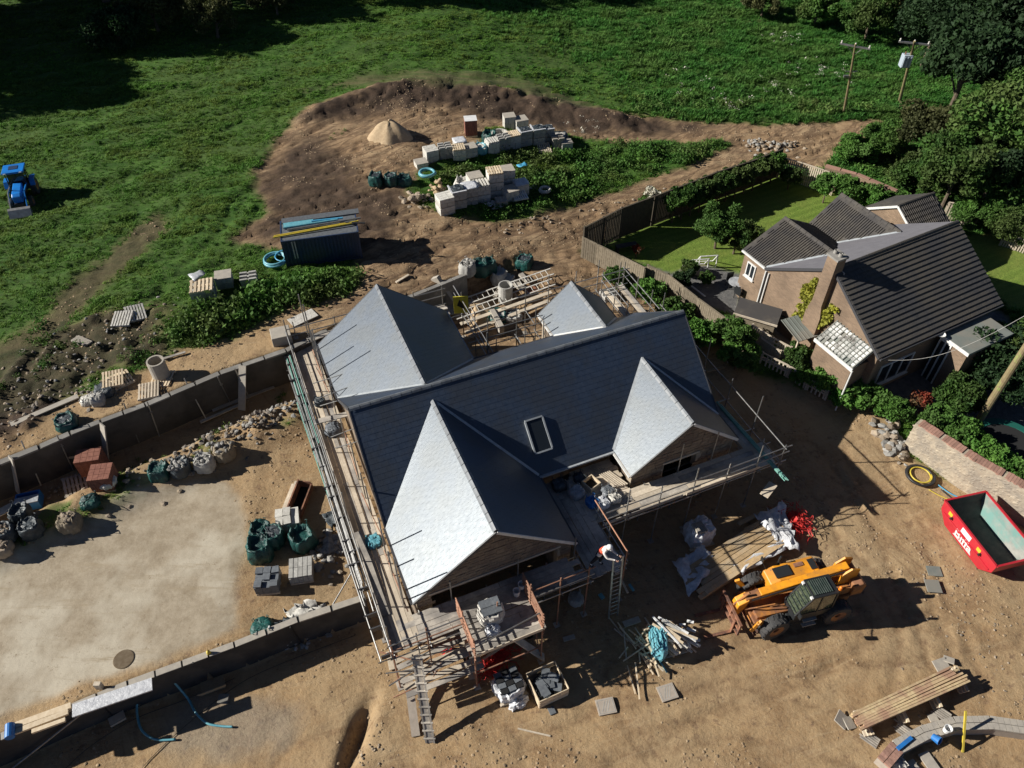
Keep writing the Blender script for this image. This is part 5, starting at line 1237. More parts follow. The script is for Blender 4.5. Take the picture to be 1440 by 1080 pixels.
coil('larger loose loop of blue hose leaning on the container end', 403, 368, .55, .035, 'bluepipe', 2, .4)
coil('pale green coil half hidden in the weeds beside the green bags', 602, 254, .5, .1, 'cyanpipe', 2, .3)
coil('pale cable reel lying in the weeds right of the near block row', 766, 275, .35, .08, 'whitebag', 3, .35)
coil('black hose loop lying on bare ground by the old stone wall', 1293, 672, .62, .055, 'blackpipe', 2, .03)
coil('yellow hose loop lying inside the black hose loop', 1294, 670, .48, .035, 'yellowpipe', 2, .05)
def hose(label, pts, r, m, z=.03, name='hose', cat='hose', grp=None):
    from mathutils.geometry import interpolate_bezier
    P = [Vector(ag(*p[:2], (p[2] if len(p) > 2 else z)+r)) for p in pts]; o0 = P[0]; out = []
    for i in range(len(P)-1):
        a = P[max(i-1, 0)]; b = P[i]; c = P[i+1]; d = P[min(i+2, len(P)-1)]
        for k in range(6):
            t = k/6; out.append(.5*((2*b)+(-a+c)*t+(2*a-5*b+4*c-d)*t*t+(-a+3*b-3*c+d)*t**3)-o0)
    out.append(P[-1]-o0); o = obj(name, MB().tube(out, r, 6), m, smooth=True); o.location = o0; return tag(o, label, cat, grp)
hose('left blue hose curling like a C on the bare ground below the lower wall', [(208, 975), (196, 993), (195, 1012), (202, 1030), (220, 1041), (248, 1041)], .045, 'cyanpipe')
hose('right blue hose curving down from the lower wall to the gravel', [(250, 968), (264, 982), (276, 1003), (292, 1018), (312, 1022), (328, 1023)], .045, 'cyanpipe')
hose('yellow corrugated hose hanging down the face of the lower wall', [(300, 921, .0), (302, 932, .7), (308, 946, .1)], .06, 'yellowpipe')
hose('thin dark cable winding from the lower wall towards the lower left corner', [(330, 955), (260, 985), (190, 1012), (130, 1050), (90, 1085)], .015, 'cable')
hose('second thin cable crossing the gravel below the lower wall', [(500, 895), (420, 925), (350, 955), (300, 990), (240, 1040), (200, 1080)], .014, 'cable')
hose('blue cable trailing from the black hose loop to the skip', [(1318, 683), (1335, 695), (1352, 703), (1368, 708)], .03, 'bluepipe')
hose('black cable trailing beside the blue one towards the skip', [(1322, 690), (1342, 705), (1362, 712)], .025, 'blackpipe')
hose('thin yellow hose end trailing from the loop by the stone wall', [(1305, 690), (1320, 698), (1340, 707)], .025, 'yellowpipe')
p = Vector(ag(12, 1085, .03)); q = Vector(gz(132, 990, 1.5)); t = thing('scaffold_tube', 'grey scaffold tube leaning from the lower left corner against the lower wall', 'tube', p); pole('tube', (0,0,0), q-p, .04, 'tube', t)
for lab, a, b in (('tube prop leaning on the lower wall near its left half', (137, 982), (160, 1010)), ('tube prop leaning on the middle of the lower wall', (271, 932), (290, 952)), ('tube prop leaning on the lower wall near the rubble', (408, 882), (424, 905))):
    p = Vector(gz(*a, 1.68)); q = Vector(ag(*b, .02)); o = pole('scaffold_tube', (0,0,0), q-p, .035, 'blackpipe'); o.location = p; tag(o, lab, 'tube', 'tubes propping the lower wall')
for lab, a, b, w, dz in (('longest pale timber of the bundle lying on the left end of the lower wall', (17, 1022), (100, 992), .22, 0), ('second timber of the bundle on the left end of the lower wall', (22, 1029), (96, 1001), .20, 0), ('shorter timber at the front of the bundle on the lower wall', (45, 1029), (92, 1012), .15, -.1)):
    p = Vector(gz(*a, 1.75)); q = Vector(gz(*b, 1.75)); o = beam('timber', (0,0,0), q-p, w, .10, 'timberpale'); o.location = p; tag(o, lab, 'timber', 'timbers on the lower wall')
o = beam('insulation_board', (0,0,0), Vector(gz(214, 962, 1.78))-Vector(gz(102, 1000, 1.78)), .50, .07, 'wrap'); o.location = gz(102, 1000, 1.78); tag(o, 'long bluish white insulation board lying on the lower wall', 'board')
o = obj('strap_roll', MB().tube([(0,-.25,0), (0,.25,0)], .16, 14), 'bluecan'); o.location = gz(14, 1028, 1.85); o.rotation_euler.z = .4; tag(o, 'dark blue wrapped end of the timber bundle on the lower wall', 'wrap')
for i, (u, v) in enumerate(((243, 955), (390, 902))):
    o = beam('weep_pipe', (0,0,0), (0, .1, .75), .10, .05, 'white'); o.location = ag(u, v+10, .3); tag(o, ['short white upright pipe end on the lower wall, left one', 'short white upright pipe end on the lower wall, right one'][i], 'pipe')
t = thing('barrow_box', 'brown plywood hopper standing open below the middle of the lower wall', 'box', ag(300, 965, .0), .4)
obj('panel', MB().prism([(-.45,-.25,0), (.45,-.25,0), (.55,-.4,.45), (-.55,-.4,.45)], (0,.04,0)).prism([(-.45,.3,0), (.45,.3,0), (.55,.4,.45), (-.55,.4,.45)], (0,.04,0)), 'timber', t); obj('base', MB().box(-.45,-.22,0,.45,.3,.04), 'timber', t)
plank('grey concrete block lying on the gravel below the lower wall', (308, 984), (322, 984), .35, .12, 'block', .06, 'concrete_block', 'block')
plank('thin pale lath lying on the bare ground at the bottom of the picture', (728, 1025), (774, 1036), .06, .04, 'board', .03)
plank('small timber tray with shadow left of the blue hoses', (157, 1020), (178, 1008), .35, .12, 'board', .15)
o = obj('timber_stump', MB().box(-.12,-.08,0,.12,.08,.4), 'board', loc=ag(142, 968)); tag(o, 'short brown timber stump on the yard edge above the lower wall', 'timber')
o = obj('manhole_cover', MB().lathe([(0, .02), (.36, .02), (.39, .01), (.39, -.02)], 24), 'oldcover'); o.location = ag(174, 927, .01); tag(o, 'round brown cover set in the pale concrete yard', 'manhole')
# ---- things along the left edge of the yard
brick_pack('pack of red bricks stacked on a wrapped pallet beside the trench', 146, 690, .15, .95, .95, .85, 'redbrick', None, dz=.0)
x, y, z = at(138, 672); z = gh(x, y)
brick_pack('dark red roof tiles stacked behind the wrapped brick pallet', 136, 675, .2, 1.1, .8, 1.35, 'redbrick')
bulk_bag('torn white wrapping hanging over the brick pallet', 152, 690, 'whitebag', .7, .3, False, None, .2, 60, dz=.3)
bulk_bag('green sack slumped in front of the brick pallet by the yard', 126, 716, 'greenbag', .75, .3, False, None, .3, 61)
bulk_bag('brown bulk bag heaped with stones standing on the yard edge', 99, 750, 'sacking', .85, .65, True, 'stone', .2, 62, dent=.05)
bulk_bag('large grey builder bag left of the stone filled bag', 44, 757, 'blackbag', .85, .75, True, 'blackbag', .3, 63)
bulk_bag('second grey builder bag behind the large grey one at the left edge', 30, 737, 'blackbag', .8, .75, True, None, .1, 64)
bulk_bag('dark bag cut by the left edge of the picture beside the rubble', 8, 765, 'blackbag', .85, .6, True, 'stone', .2, 65)
bulk_bag('torn bag of rubble at the very left edge of the yard', 3, 785, 'rubble', .8, .5, True, 'stone', .5, 66, dent=.05)
for lab, u, v, sx, sy, h, m in (('blue plastic crate on the wall end above the grey bags', 47, 713, 1.0, .7, .5, 'bluecan'),):
    t = thing('plastic_crate', lab, 'crate', ag(u, v, .2), .3); b = obj('body', MB().box(-sx/2,-sy/2,0,sx/2,-sy/2+.05,h).box(-sx/2,sy/2-.05,0,sx/2,sy/2,h).box(-sx/2,-sy/2+.052,0,-sx/2+.05,sy/2-.052,h).box(sx/2-.05,-sy/2+.052,0,sx/2,sy/2-.052,h).box(-sx/2+.052,-sy/2+.052,0,sx/2-.052,sy/2-.052,.05), m, t); obj('lid', MB().box(-sx/2,-sy/2,h+.003,sx/2,sy*.1,h+.03), 'sheet', t)
plank('broad pale board lying left of the blue crate', (3, 728), (34, 712), .45, .05, 'whitebag', .35)
for i, (u, v, m, fl, lab) in enumerate(((224, 676, 'greenbag', None, 'green builder bag leaning at the left of the rubble ridge'), (253, 672, 'blackbag', 'rubble', 'grey black builder bag heaped with broken slabs beside the green one'), (288, 664, 'packgrey', 'rubble', 'pale torn bag of rubble at the start of the stone ridge'), (316, 650, 'sacking', 'rubble', 'grey sack of stones half buried in the stone ridge'))):
    bulk_bag(lab, u, v, m, .85, .65, True, fl, .2, 70+i, dent=.12)
# cluster of bags and slabs left of the scaffold
cl = [('upright green bulk bag, topmost of the cluster left of the scaffold', 383, 772, 'greenbag', .95, .9, 'blackbag'), ('green bulk bag at the left of the cluster by the yard', 366, 790, 'greenbag', 1.0, .9, None),
      ('shaded green bulk bag behind the upright one in the cluster', 366, 765, 'greenbag', .9, .8, None), ('green bulk bag at the right of the cluster, below the grey slabs', 426, 775, 'greenbag', 1.05, .95, None)]
for i, (lab, u, v, m, s, h, fl) in enumerate(cl): bulk_bag(lab, u, v, m, s, h, True, fl, .15*i, 80+i)
def slab_pallet(label, u, v, rz, nx, ny, h, m, w=.95, d=.95, grp=None, rot=False):
    x, y, z = at(u, v); y += d*.35; z = gh(x, y); t = thing('slab_pallet', label, 'slab pallet', (x, y, z), rz, grp); pallet(t, 'board', w, d, 6)
    nz = max(1, int(h/.09))
    low = MB()
    for k in range(nz-1):
        for i in range(nx): low.box(-w/2+w/nx*i+.006, -d/2+.01, .12+k*.09, -w/2+w/nx*(i+1)-.006, d/2-.01, .12+(k+1)*.09-.008)
    if nz > 1: obj('slab_tier', low, m, t)
    for i in range(nx):
        for j in range(ny):
            if rot and random.random() < .15: continue
            a = -w/2+w/nx*i+.01; b = -d/2+d/ny*j+.01; zz = .123+(nz-1)*.09; o = obj('slab', MB().box(-w/nx/2+.01, -d/ny/2+.01, 0, w/nx/2-.01, d/ny/2-.01, .075), m, t, loc=(a+w/nx/2-.01, b+d/ny/2-.01, zz+random.uniform(0, .03)), rz=random.uniform(-.12, .12) if rot else 0)
    return t
slab_pallet('grey slates loosely stacked on a pallet in front of the green bags', 377, 833, .12, 3, 3, .55, 'slatestack', .95, .95, None, True)
slab_pallet('neat pallet of pale grey kerb blocks right of the slate pallet', 424, 818, .18, 5, 2, .5, 'packgrey')
slab_pallet('pale slabs on a pallet behind the green bulk bags', 405, 745, .25, 3, 2, .6, 'packblock', 1.0, .9, None, True)
t = thing('timber_trough', 'rusty brown open trough lying on the ground beside the scaffold', 'trough', ag(420, 710, .0), -.12)
obj('panel', MB().box(-.28,-1.05,0,-.22,1.05,.55).box(.30,-1.05,0,.36,1.05,.35), 'rustmetal', t); obj('base', MB().box(-.219,-1.05,.0,.299,1.05,.05), 'void', t); obj('end', MB().box(-.219,-1.05,.051,.299,-1.0,.35).box(-.219,1.0,.051,.299,1.05,.45), 'rustmetal', t)
obj('board', MB().box(-.55,-1.0,.0,-.45,.9,.35).box(-.42,-.7,.0,-.32,1.0,.45), 'board', t)
sheet('black_sheet', 'crumpled black plastic between the trough and the scaffold foot', 'sheet', [(455, 728), (478, 712), (485, 735), (466, 745)], 'blackbag', .12, .10, 6)
sheet('tarpaulin', 'crumpled grey tarpaulin on the ground above the lower wall by the scaffold', 'sheet', [(402, 862), (440, 845), (458, 856), (412, 878)], 'whitebag', .15, .12, 7)
sheet('black_sheet', 'dark plastic heap behind the lower wall beside the tarpaulin', 'sheet', [(388, 882), (405, 868), (425, 878), (400, 888)], 'blackbag', .15, .1, 6)
bulk_bag('small green sack tucked behind the lower wall', 367, 894, 'greenbag', .8, .3, False, None, .3, 90)
for lab, u, v, m in (('grey broken slabs heaped beside the cluster of green bags', 468, 770, 'rubblegrey'),): rubble_pile('slab_heap', lab, 'slabs', [(u, v), (u+15, v-12), (u-12, v+18)], 40, .12, .28, m, .5, .3)
p = Vector(ag(462, 862, .03)); q = Vector(gz(512, 775, 2.4)); o = pole('scaffold_tube', (0,0,0), q-p, .03, 'tube'); o.location = p; tag(o, 'long diagonal brace tube from the scaffold to the ground by the lower wall', 'tube')
# ================================================================ TELEHANDLER
def wheel(parent, x, y, r, w, side, steer=0):
    o = obj('tyre', MB().lathe([(r*.55, -w/2), (r*.93, -w/2), (r, -w*.36), (r, w*.36), (r*.93, w/2), (r*.55, w/2), (r*.55, -w/2)], 28, (0,0,0), 'y'), 'tyre', parent, loc=(x, y, r), rz=steer)
    tr = MB()
    for i in range(18):
        a = i*2*math.pi/18
        for s_ in (-1, 1):
            c, s2 = math.cos(a+.1*s_), math.sin(a+.1*s_)
            p = Vector((c*r*.99, s_*w*.04, s2*r*.99)); q = Vector((math.cos(a+.1*s_+.14)*r*.99, s_*w*.46, math.sin(a+.1*s_+.14)*r*.99))
            tr.bar(p, q, .055, .05, (c, 0, s2))
    t = obj('tread', tr, 'tyre', o, kind='stuff')
    obj('rim', MB().lathe([(0, side*w*.22), (r*.2, side*w*.24), (r*.22, side*w*.38), (r*.48, side*w*.42), (r*.56, side*w*.5), (r*.56, side*w*.3)], 20, (0,0,0), 'y'), 'yellowdirty', o)
    return o
def telehandler():
    A = Vector(ag(1078, 893)); B = Vector(ag(1172, 870)); d = (A-B); d.z = 0; rz = math.atan2(d.y, d.x); n = Vector((d.y, -d.x, 0)).normalized()
    c = (A+B)/2+n*1.0; 
    t = thing('telehandler', 'muddy yellow telescopic handler parked with forks lowered beside the timber pack', 'telehandler', (c.x, c.y, gh(c.x, c.y)), rz)
    for x in (1.38, -1.42):
        for y in (-1.0, 1.0): wheel(t, x, y, .62, .48, 1 if y > 0 else -1, .12 if x > 0 else 0)
    obj('chassis', MB().box(-2.2, -.62, .5, 2.0, .62, .95).box(-2.3, -.5, .953, -1.5, .5, 1.35).box(1.5, -.75, .45, 2.15, .75, .80), 'yellowdirty', t, bevel=.03)
    obj('axle', MB().tube([(1.38, -.9, .6), (1.38, .9, .6)], .13, 8).tube([(-1.42, -.9, .6), (-1.42, .9, .6)], .13, 8), 'rustmetal', t)
    # engine pod on the far side
    h = obj('engine_hood', MB().prism([(-1.25, -1.12, .85), (1.0, -1.12, .85), (1.0, -1.12, 1.42), (.6, -1.12, 1.62), (-1.15, -1.12, 1.74), (-1.25, -1.12, 1.6)], (0, .76, 0)), 'yellow', t, bevel=.05)
    obj('grille', MB().prism([(.02, -.98, 1.695), (.72, -.98, 1.632), (.72, -.5, 1.632), (.02, -.5, 1.695)], (0, 0, .03)), 'blackmetal', h)
    obj('vent', MB().prism([(-1.1, -.98, 1.763), (-.84, -.98, 1.742), (-.84, -.5, 1.742), (-1.1, -.5, 1.763)], (0, 0, .02)), 'blackmetal', h)
    obj('badge', MB().prism([(-.62, -.96, 1.722), (-.22, -.96, 1.692), (-.22, -.78, 1.692), (-.62, -.78, 1.722)], (0, 0, .02)), 'rustmetal', h)
    obj('exhaust', MB().tube([(.3, -1.16, 1.2), (.3, -1.2, 1.9), (.25, -1.22, 2.05)], .045, 8), 'blackmetal', t)
    # boom
    bz0, bz1 = 2.02, 1.42
    b = obj('boom', MB().bar((-2.15, -.12, bz0), (1.65, -.12, bz1), .33, .42), 'yellow', t, bevel=.03)
    obj('inner_boom', MB().bar((1.66, -.12, bz1), (2.3, -.12, bz1-.10), .32, .36), 'yellowdirty', b)
    obj('boom_stripe', MB().bar((-1.6, .05, bz0-.06), (1.2, .05, bz1+.05), .012, .05), 'blackmetal', b)
    obj('hose', MB().tube([(-1.9, .12, 2.15), (-.4, .14, 1.98), (1.5, .13, 1.65), (2.1, .1, 1.5)], .03, 6), 'blackpipe', b)
    obj('pivot_bracket', MB().prism([(-2.45, -.42, .95), (-1.6, -.42, .95), (-1.75, -.42, 2.05), (-2.1, -.42, 2.36), (-2.5, -.42, 2.2)], (0, .08, 0)).prism([(-2.45, .14, .95), (-1.6, .14, .95), (-1.75, .14, 2.05), (-2.1, .14, 2.36), (-2.5, .14, 2.2)], (0, .08, 0)), 'yellow', t)
    obj('counterweight', MB().prism([(-2.75, -.62, .9), (-2.2, -.62, .9), (-2.2, -.62, 1.6), (-2.6, -.62, 1.75), (-2.8, -.62, 1.5)], (0, 1.24, 0)), 'yellowdirty', t, bevel=.05)
    obj('lift_ram', MB().tube([(-1.2, -.12, 1.05), (.55, -.12, 1.45)], .075, 8).tube([(.55, -.12, 1.45), (.9, -.12, 1.5)], .04, 8), 'blackmetal', t)
    # boom head, carriage and forks
    obj('boom_head', MB().prism([(2.2, -.34, 1.5), (2.62, -.34, 1.25), (2.75, -.34, .6), (2.5, -.34, .5), (2.25, -.34, 1.0)], (0, .44, 0)), 'yellow', t, bevel=.03)
    obj('tilt_ram', MB().tube([(2.15, -.12, 1.75), (2.72, -.12, 1.05)], .05, 8), 'yellowdirty', t)
    cr = MB()
    for z in (.28, .62, .98): cr.box(2.78, -.85, z, 2.88, .85, z+.09)
    for y in (-.85, -.45, .0, .4, .78): cr.box(2.79, y, .373, 2.87, y+.07, .617).box(2.79, y, .713, 2.87, y+.07, .977)
    c_ = obj('carriage', cr, 'rustmetal', t)
    for y in (-.5, .5): obj('fork', MB().box(2.9, y-.06, .02, 2.95, y+.06, .95).box(2.953, y-.06, .02, 4.1, y+.06, .065), 'rustmetal', c_)
    obj('guard_arm', MB().bar((1.75, .8, .7), (2.15, .95, 1.25), .10, .22).bar((1.75, -.85, .7), (2.2, -1.0, 1.3), .10, .22).bar((2.15, .95, 1.25), (2.3, .9, .5), .08, .12), 'yellow', t)
    obj('stabiliser', MB().bar((1.95, -.95, .25), (1.95, .95, .25), .14, .10).bar((2.1, -1.0, .2), (2.1, 1.0, .2), .10, .06), 'rustmetal', t)
    obj('hose', MB().tube([(.7, .55, 1.15), (1.2, .4, 1.35), (1.9, .3, 1.2), (2.3, .15, .95)], .03, 6), 'yellowdirty', t)
    # cab, near side
    x0, x1, y0, y1 = -1.02, .62, .22, 1.06; cb = obj('cab', MB().box(x0, y0, .85, x1, y1, 1.25), 'blackmetal', t, bevel=.02)
    ps = {'rb': (x0, 1.25), 'rt': (x0+.08, 2.42), 'ft': (x1-.52, 2.42), 'fm': (x1-.1, 1.95), 'fb': (x1, 1.25)}
    fr = MB()
    for y in (y0+.03, y1-.03):
        yy = y if y > .6 else y
        seq = ['rb', 'rt', 'ft', 'fb']
        for a, c2 in zip(seq[:-1], seq[1:]): fr.bar((ps[a][0], yy, ps[a][1]), (ps[c2][0], yy, ps[c2][1]), .065, .065)
        fr.bar((-.35, yy, 1.25), (-.3, yy, 2.40), .055, .055)
    for k in ('rt', 'ft', 'rb', 'fb'): fr.bar((ps[k][0], y0+.065, ps[k][1]), (ps[k][0], y1-.065, ps[k][1]), .06, .06)
    obj('cab_frame', fr, 'blackmetal', cb)
    for y in (y0+.02, y1-.045): obj('side_glass', MB().prism([(x0+.06, y, 1.28), (x1-.05, y, 1.28), (ps['ft'][0]-.03, y, 2.38), (x0+.12, y, 2.38)], (0, .02, 0)), 'cabglass', cb)
    obj('windscreen', MB().prism([(x1-.03, y0+.07, 1.28), (x1-.03, y1-.07, 1.28), (ps['ft'][0]+.02, y1-.07, 2.38), (ps['ft'][0]+.02, y0+.07, 2.38)], (.02, 0, .01)), 'cabglass', cb)
    obj('rear_glass', MB().prism([(x0, y0+.07, 1.28), (x0, y1-.07, 1.28), (x0+.07, y1-.07, 2.38), (x0+.07, y0+.07, 2.38)], (-.02, 0, 0)), 'cabglass', cb)
    rf = obj('cab_roof', MB().box(x0+.06, y0-.02, 2.453, ps['ft'][0]+.06, y1+.02, 2.50), 'blackmetal', cb, bevel=.02)
    obj('roof_window', MB().box(x0+.26, y0+.1, 2.503, ps['ft'][0]-.02, y1-.1, 2.515), 'cabglass', rf)
    for i in range(9):
        x = x0+.3+i*.09
        if x < ps['ft'][0]-.05: obj('roof_bar', MB().box(x, y0+.1, 2.518, x+.03, y1-.1, 2.55), 'cabroof', rf)
    for i in range(6):
        f = i/6+.08; a = Vector((ps['ft'][0]+.06, y0+.08, 2.42)); b2 = Vector((x1+.04, y0+.08, 1.32)); p = a.lerp(b2, f)
        obj('screen_bar', MB().bar(p, p+Vector((0, y1-y0-.16, 0)), .02, .03), 'cabroof', cb)
    obj('beacon', MB().lathe([(0, 2.5), (.07, 2.5), (.065, 2.66), (.03, 2.7), (0, 2.7)], 12, (x0+.0, y1-.1, .02)), 'lamp', rf)
    for y in (y0+.1, y1-.05): obj('work_lamp', MB().box(ps['ft'][0]+.08, y-.06, 2.40, ps['ft'][0]+.16, y+.06, 2.50), 'white', cb)
    obj('seat', MB().box(-.7, .4, 1.26, -.2, .9, 1.45).box(-.8, .4, 1.453, -.68, .9, 1.95), 'darkcloth', cb)
    obj('mirror', MB().bar((x1-.1, y1, 1.9), (x1+.2, y1+.28, 1.95), .03, .03).box(x1+.15, y1+.24, 1.78, x1+.19, y1+.42, 2.05), 'blackmetal', cb)
    obj('mirror', MB().bar((.9, -1.1, 1.5), (1.05, -1.3, 1.85), .03, .03).box(1.02, -1.42, 1.82, 1.06, -1.22, 2.05), 'blackmetal', t)
    obj('step', MB().box(-.45, 1.06, .42, .15, 1.22, .47).box(-.45, 1.02, .7, .15, 1.16, .74), 'dressed', t)
    obj('fuel_tank', MB().box(-.6, .63, .45, .75, 1.0, .84), 'blackmetal', t, bevel=.04)
telehandler()
# ================================================================ SKIP
def skip():
    a = Vector(gz(1329, 704, 1.28)); b = Vector(gz(1402, 797, 1.28)); d = b-a; L_ = d.length; rz = math.atan2(d.y, d.x); z = gh(a.x+.5, a.y-1)
    t = thing('skip', 'empty red builders skip with white lettering against the stone wall', 'skip', (a.x, a.y, 0), rz)
    W = 2.15; H = 1.28; e0, e1 = .55, .62; f = .12; th = .03   # local y>0 is away from the long red face
    def P(x, y, z): return Vector((x, y, z))
    top = [P(0, 0, H), P(L_, 0, H), P(L_, W, H), P(0, W, H)]; mid = [P(.05, .0, .75), P(L_-.03, .0, .75), P(L_-.03, W, .75), P(.05, W, .75)]
    bot = [P(e0, f, .08), P(L_-e1, f, .08), P(L_-e1, W-f, .08), P(e0, W-f, .08)]
    def shell(off, inner):
        mb = MB(); r = [top, mid, bot]; vs = []
        cx, cy = L_/2, W/2
        for ring in r:
            for p in ring: vs.append((p.x+(off if p.x < cx else -off), p.y+(off if p.y < cy else -off), p.z+(0 if ring is not bot else off)))
        fs = []
        for k in range(2):
            for i in range(4): fs.append((k*4+i, k*4+(i+1) % 4, (k+1)*4+(i+1) % 4, (k+1)*4+i))
        fs.append((8, 9, 10, 11)); return mb.add(vs, fs)
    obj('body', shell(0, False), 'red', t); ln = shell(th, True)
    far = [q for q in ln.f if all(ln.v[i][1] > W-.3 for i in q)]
    rest = MB(); rest.v = ln.v; rest.f = [q for q in ln.f if q not in far]; obj('lining', rest, 'skipshaded', t)
    used = sorted({i for q in far for i in q}); fr_ = MB(); fr_.v = [(ln.v[i][0], ln.v[i][1]-.004, ln.v[i][2]) for i in used]; fr_.f = [tuple(used.index(i) for i in q) for q in far]; obj('far_side_sunlit', fr_, 'skipsunlit', t)  # far inner side split off to carry the sunlit colour
    rim = MB()
    for i in range(4):
        p, q = top[i], top[(i+1) % 4]; rim.bar(p, q, .09, .07)
    obj('rim', rim, 'red', t)
    for x in (.75, L_-.85):
        obj('lifting_lug', MB().tube([(x, -.12, .95), (x, .02, .95)], .06, 10), 'blackmetal', t)
        obj('marker', MB().box(x-.28, -.012, .92, x-.05, -.004, 1.12), 'marker', t)
    obj('side_rib', MB().box(.25, -.045, .72, L_-.2, -.003, .79), 'red', t)
    obj('placard', MB().box(L_/2-.38, -.014, .86, L_/2+.22, -.004, 1.14), 'white', t)
    # lettering
    cu = bpy.data.curves.new('lettering', 'FONT'); cu.body = 'Biffa'; cu.size = .66; cu.extrude = .004; cu.offset = .012; cu.align_x = 'CENTER'
    tmp = bpy.data.objects.new('lettering_tmp', cu); C.objects.link(tmp); dg = bpy.context.evaluated_depsgraph_get(); me = bpy.data.meshes.new_from_object(tmp.evaluated_get(dg)); bpy.data.objects.remove(tmp)
    me.materials.clear(); me.materials.append(M['white']); o = bpy.data.objects.new('lettering', me); C.objects.link(o); o.parent = t
    sl = math.atan2(f, .67); o.rotation_euler = (math.pi/2+0, 0, 0); o.location = (L_/2-.05, -.0, .30); o.rotation_euler = (math.pi/2+sl, 0, 0); o.location = (L_/2-.05, .055, .34)
    obj('underline', MB().prism([(L_/2-.65, .082, .255), (L_/2+.55, .082, .255), (L_/2+.55, .074, .30), (L_/2-.65, .074, .30)], (0, -.012, 0)), 'white', t)
skip()
# ================================================================ TRACTOR
def tractor():
    x, y, z = ag(36, 281); t = thing('tractor', 'small bright blue tractor with front loader parked on the meadow', 'tractor', (x, y, z), math.radians(-72)); t.scale = (.76, .76, .76)
    for xx, yy, r, w in ((-1.0, .85, .72, .42), (-1.0, -.85, .72, .42), (1.15, .75, .45, .28), (1.15, -.75, .45, .28)): wheel(t, xx, yy, r, w, 1 if yy > 0 else -1)
    obj('hood', MB().prism([(-.1, -.36, .85), (1.75, -.36, .75), (1.8, -.36, 1.35), (1.5, -.36, 1.5), (-.1, -.36, 1.65)], (0, .72, 0)), 'tractorblue', t, bevel=.08)
    obj('chassis', MB().box(-1.4, -.3, .5, 1.5, .3, .84), 'blackmetal', t)
    obj('front_weight', MB().box(1.5, -.35, .45, 1.95, .35, .8), 'blackmetal', t)
    cb = obj('cab', MB().box(-1.35, -.7, .9, -.15, .7, 1.35), 'blackmetal', t)
    for xx, yy in ((-1.35, -.7), (-1.35, .66), (-.15, -.7), (-.15, .66)): obj('cab_post', MB().bar((xx, yy, 1.35), (xx+(.05 if xx < -1 else -.1), yy*.95, 2.45), .07, .07), 'blackmetal', cb)
    obj('cab_glass', MB().prism([(-1.3, -.62, 1.36), (-.18, -.62, 1.36), (-.26, -.58, 2.44), (-1.27, -.58, 2.44)], (0, 1.2, 0)), 'glass', cb)
    obj('cab_roof', MB().box(-1.5, -.85, 2.46, .0, .85, 2.62), 'tractorblue', cb, bevel=.06)
    obj('roof_hatch', MB().box(-1.1, -.35, 2.623, -.5, .35, 2.65), 'navy', cb)
    for yy in (-.98, .98): obj('mudguard', MB().prism([(-1.75, yy-.2, 1.35), (-1.3, yy-.2, 1.58), (-.6, yy-.2, 1.55), (-.3, yy-.2, 1.1), (-.4, yy-.2, 1.1), (-.65, yy-.2, 1.48), (-1.3, yy-.2, 1.5)], (0, .4, 0)), 'tractorblue', t)
    for yy in (-.62, .62): obj('loader_arm', MB().bar((-.1, yy, 1.45), (1.3, yy, 1.5), .07, .14).bar((1.3, yy, 1.5), (2.5, yy, .5), .07, .14), 'tractorblue' if yy > 0 else 'tube', t)
    obj('bucket', MB().prism([(2.35, -.85, .15), (2.95, -.85, .1), (2.6, -.85, .65), (2.4, -.85, .75)], (0, 1.7, 0)), 'tube', t)
    obj('exhaust', MB().tube([(1.0, -.3, 1.4), (1.0, -.32, 2.3)], .04, 8), 'blackmetal', t)
    obj('lamp', MB().box(-.02, .5, 2.5, .04, .7, 2.58).box(-.02, -.7, 2.5, .04, -.5, 2.58), 'white', cb)
tractor()
# ================================================================ WORKMAN
def skin_body(name, V, E, Rad, m, parent=None, loc=(0,0,0), rz=0, root=0, sub=2):
    me = bpy.data.meshes.new(name); me.from_pydata(V, E, []); me.update(); o = bpy.data.objects.new(name, me); C.objects.link(o)
    o.modifiers.new('skin', 'SKIN'); me.materials.append(M[m])
    for i, r in enumerate(Rad): me.skin_vertices[0].data[i].radius = (r, r) if not isinstance(r, tuple) else r
    me.skin_vertices[0].data[root].use_root = True
    s = o.modifiers.new('sub', 'SUBSURF'); s.levels = sub; s.render_levels = sub
    dg = bpy.context.evaluated_depsgraph_get(); dg.update(); m2 = bpy.data.meshes.new_from_object(o.evaluated_get(dg)); bpy.data.objects.remove(o)
    m2.name = name; m2.polygons.foreach_set('use_smooth', [True]*len(m2.polygons)); o = bpy.data.objects.new(name, m2); C.objects.link(o); o.parent = parent; o.location = loc; o.rotation_euler.z = rz; return o
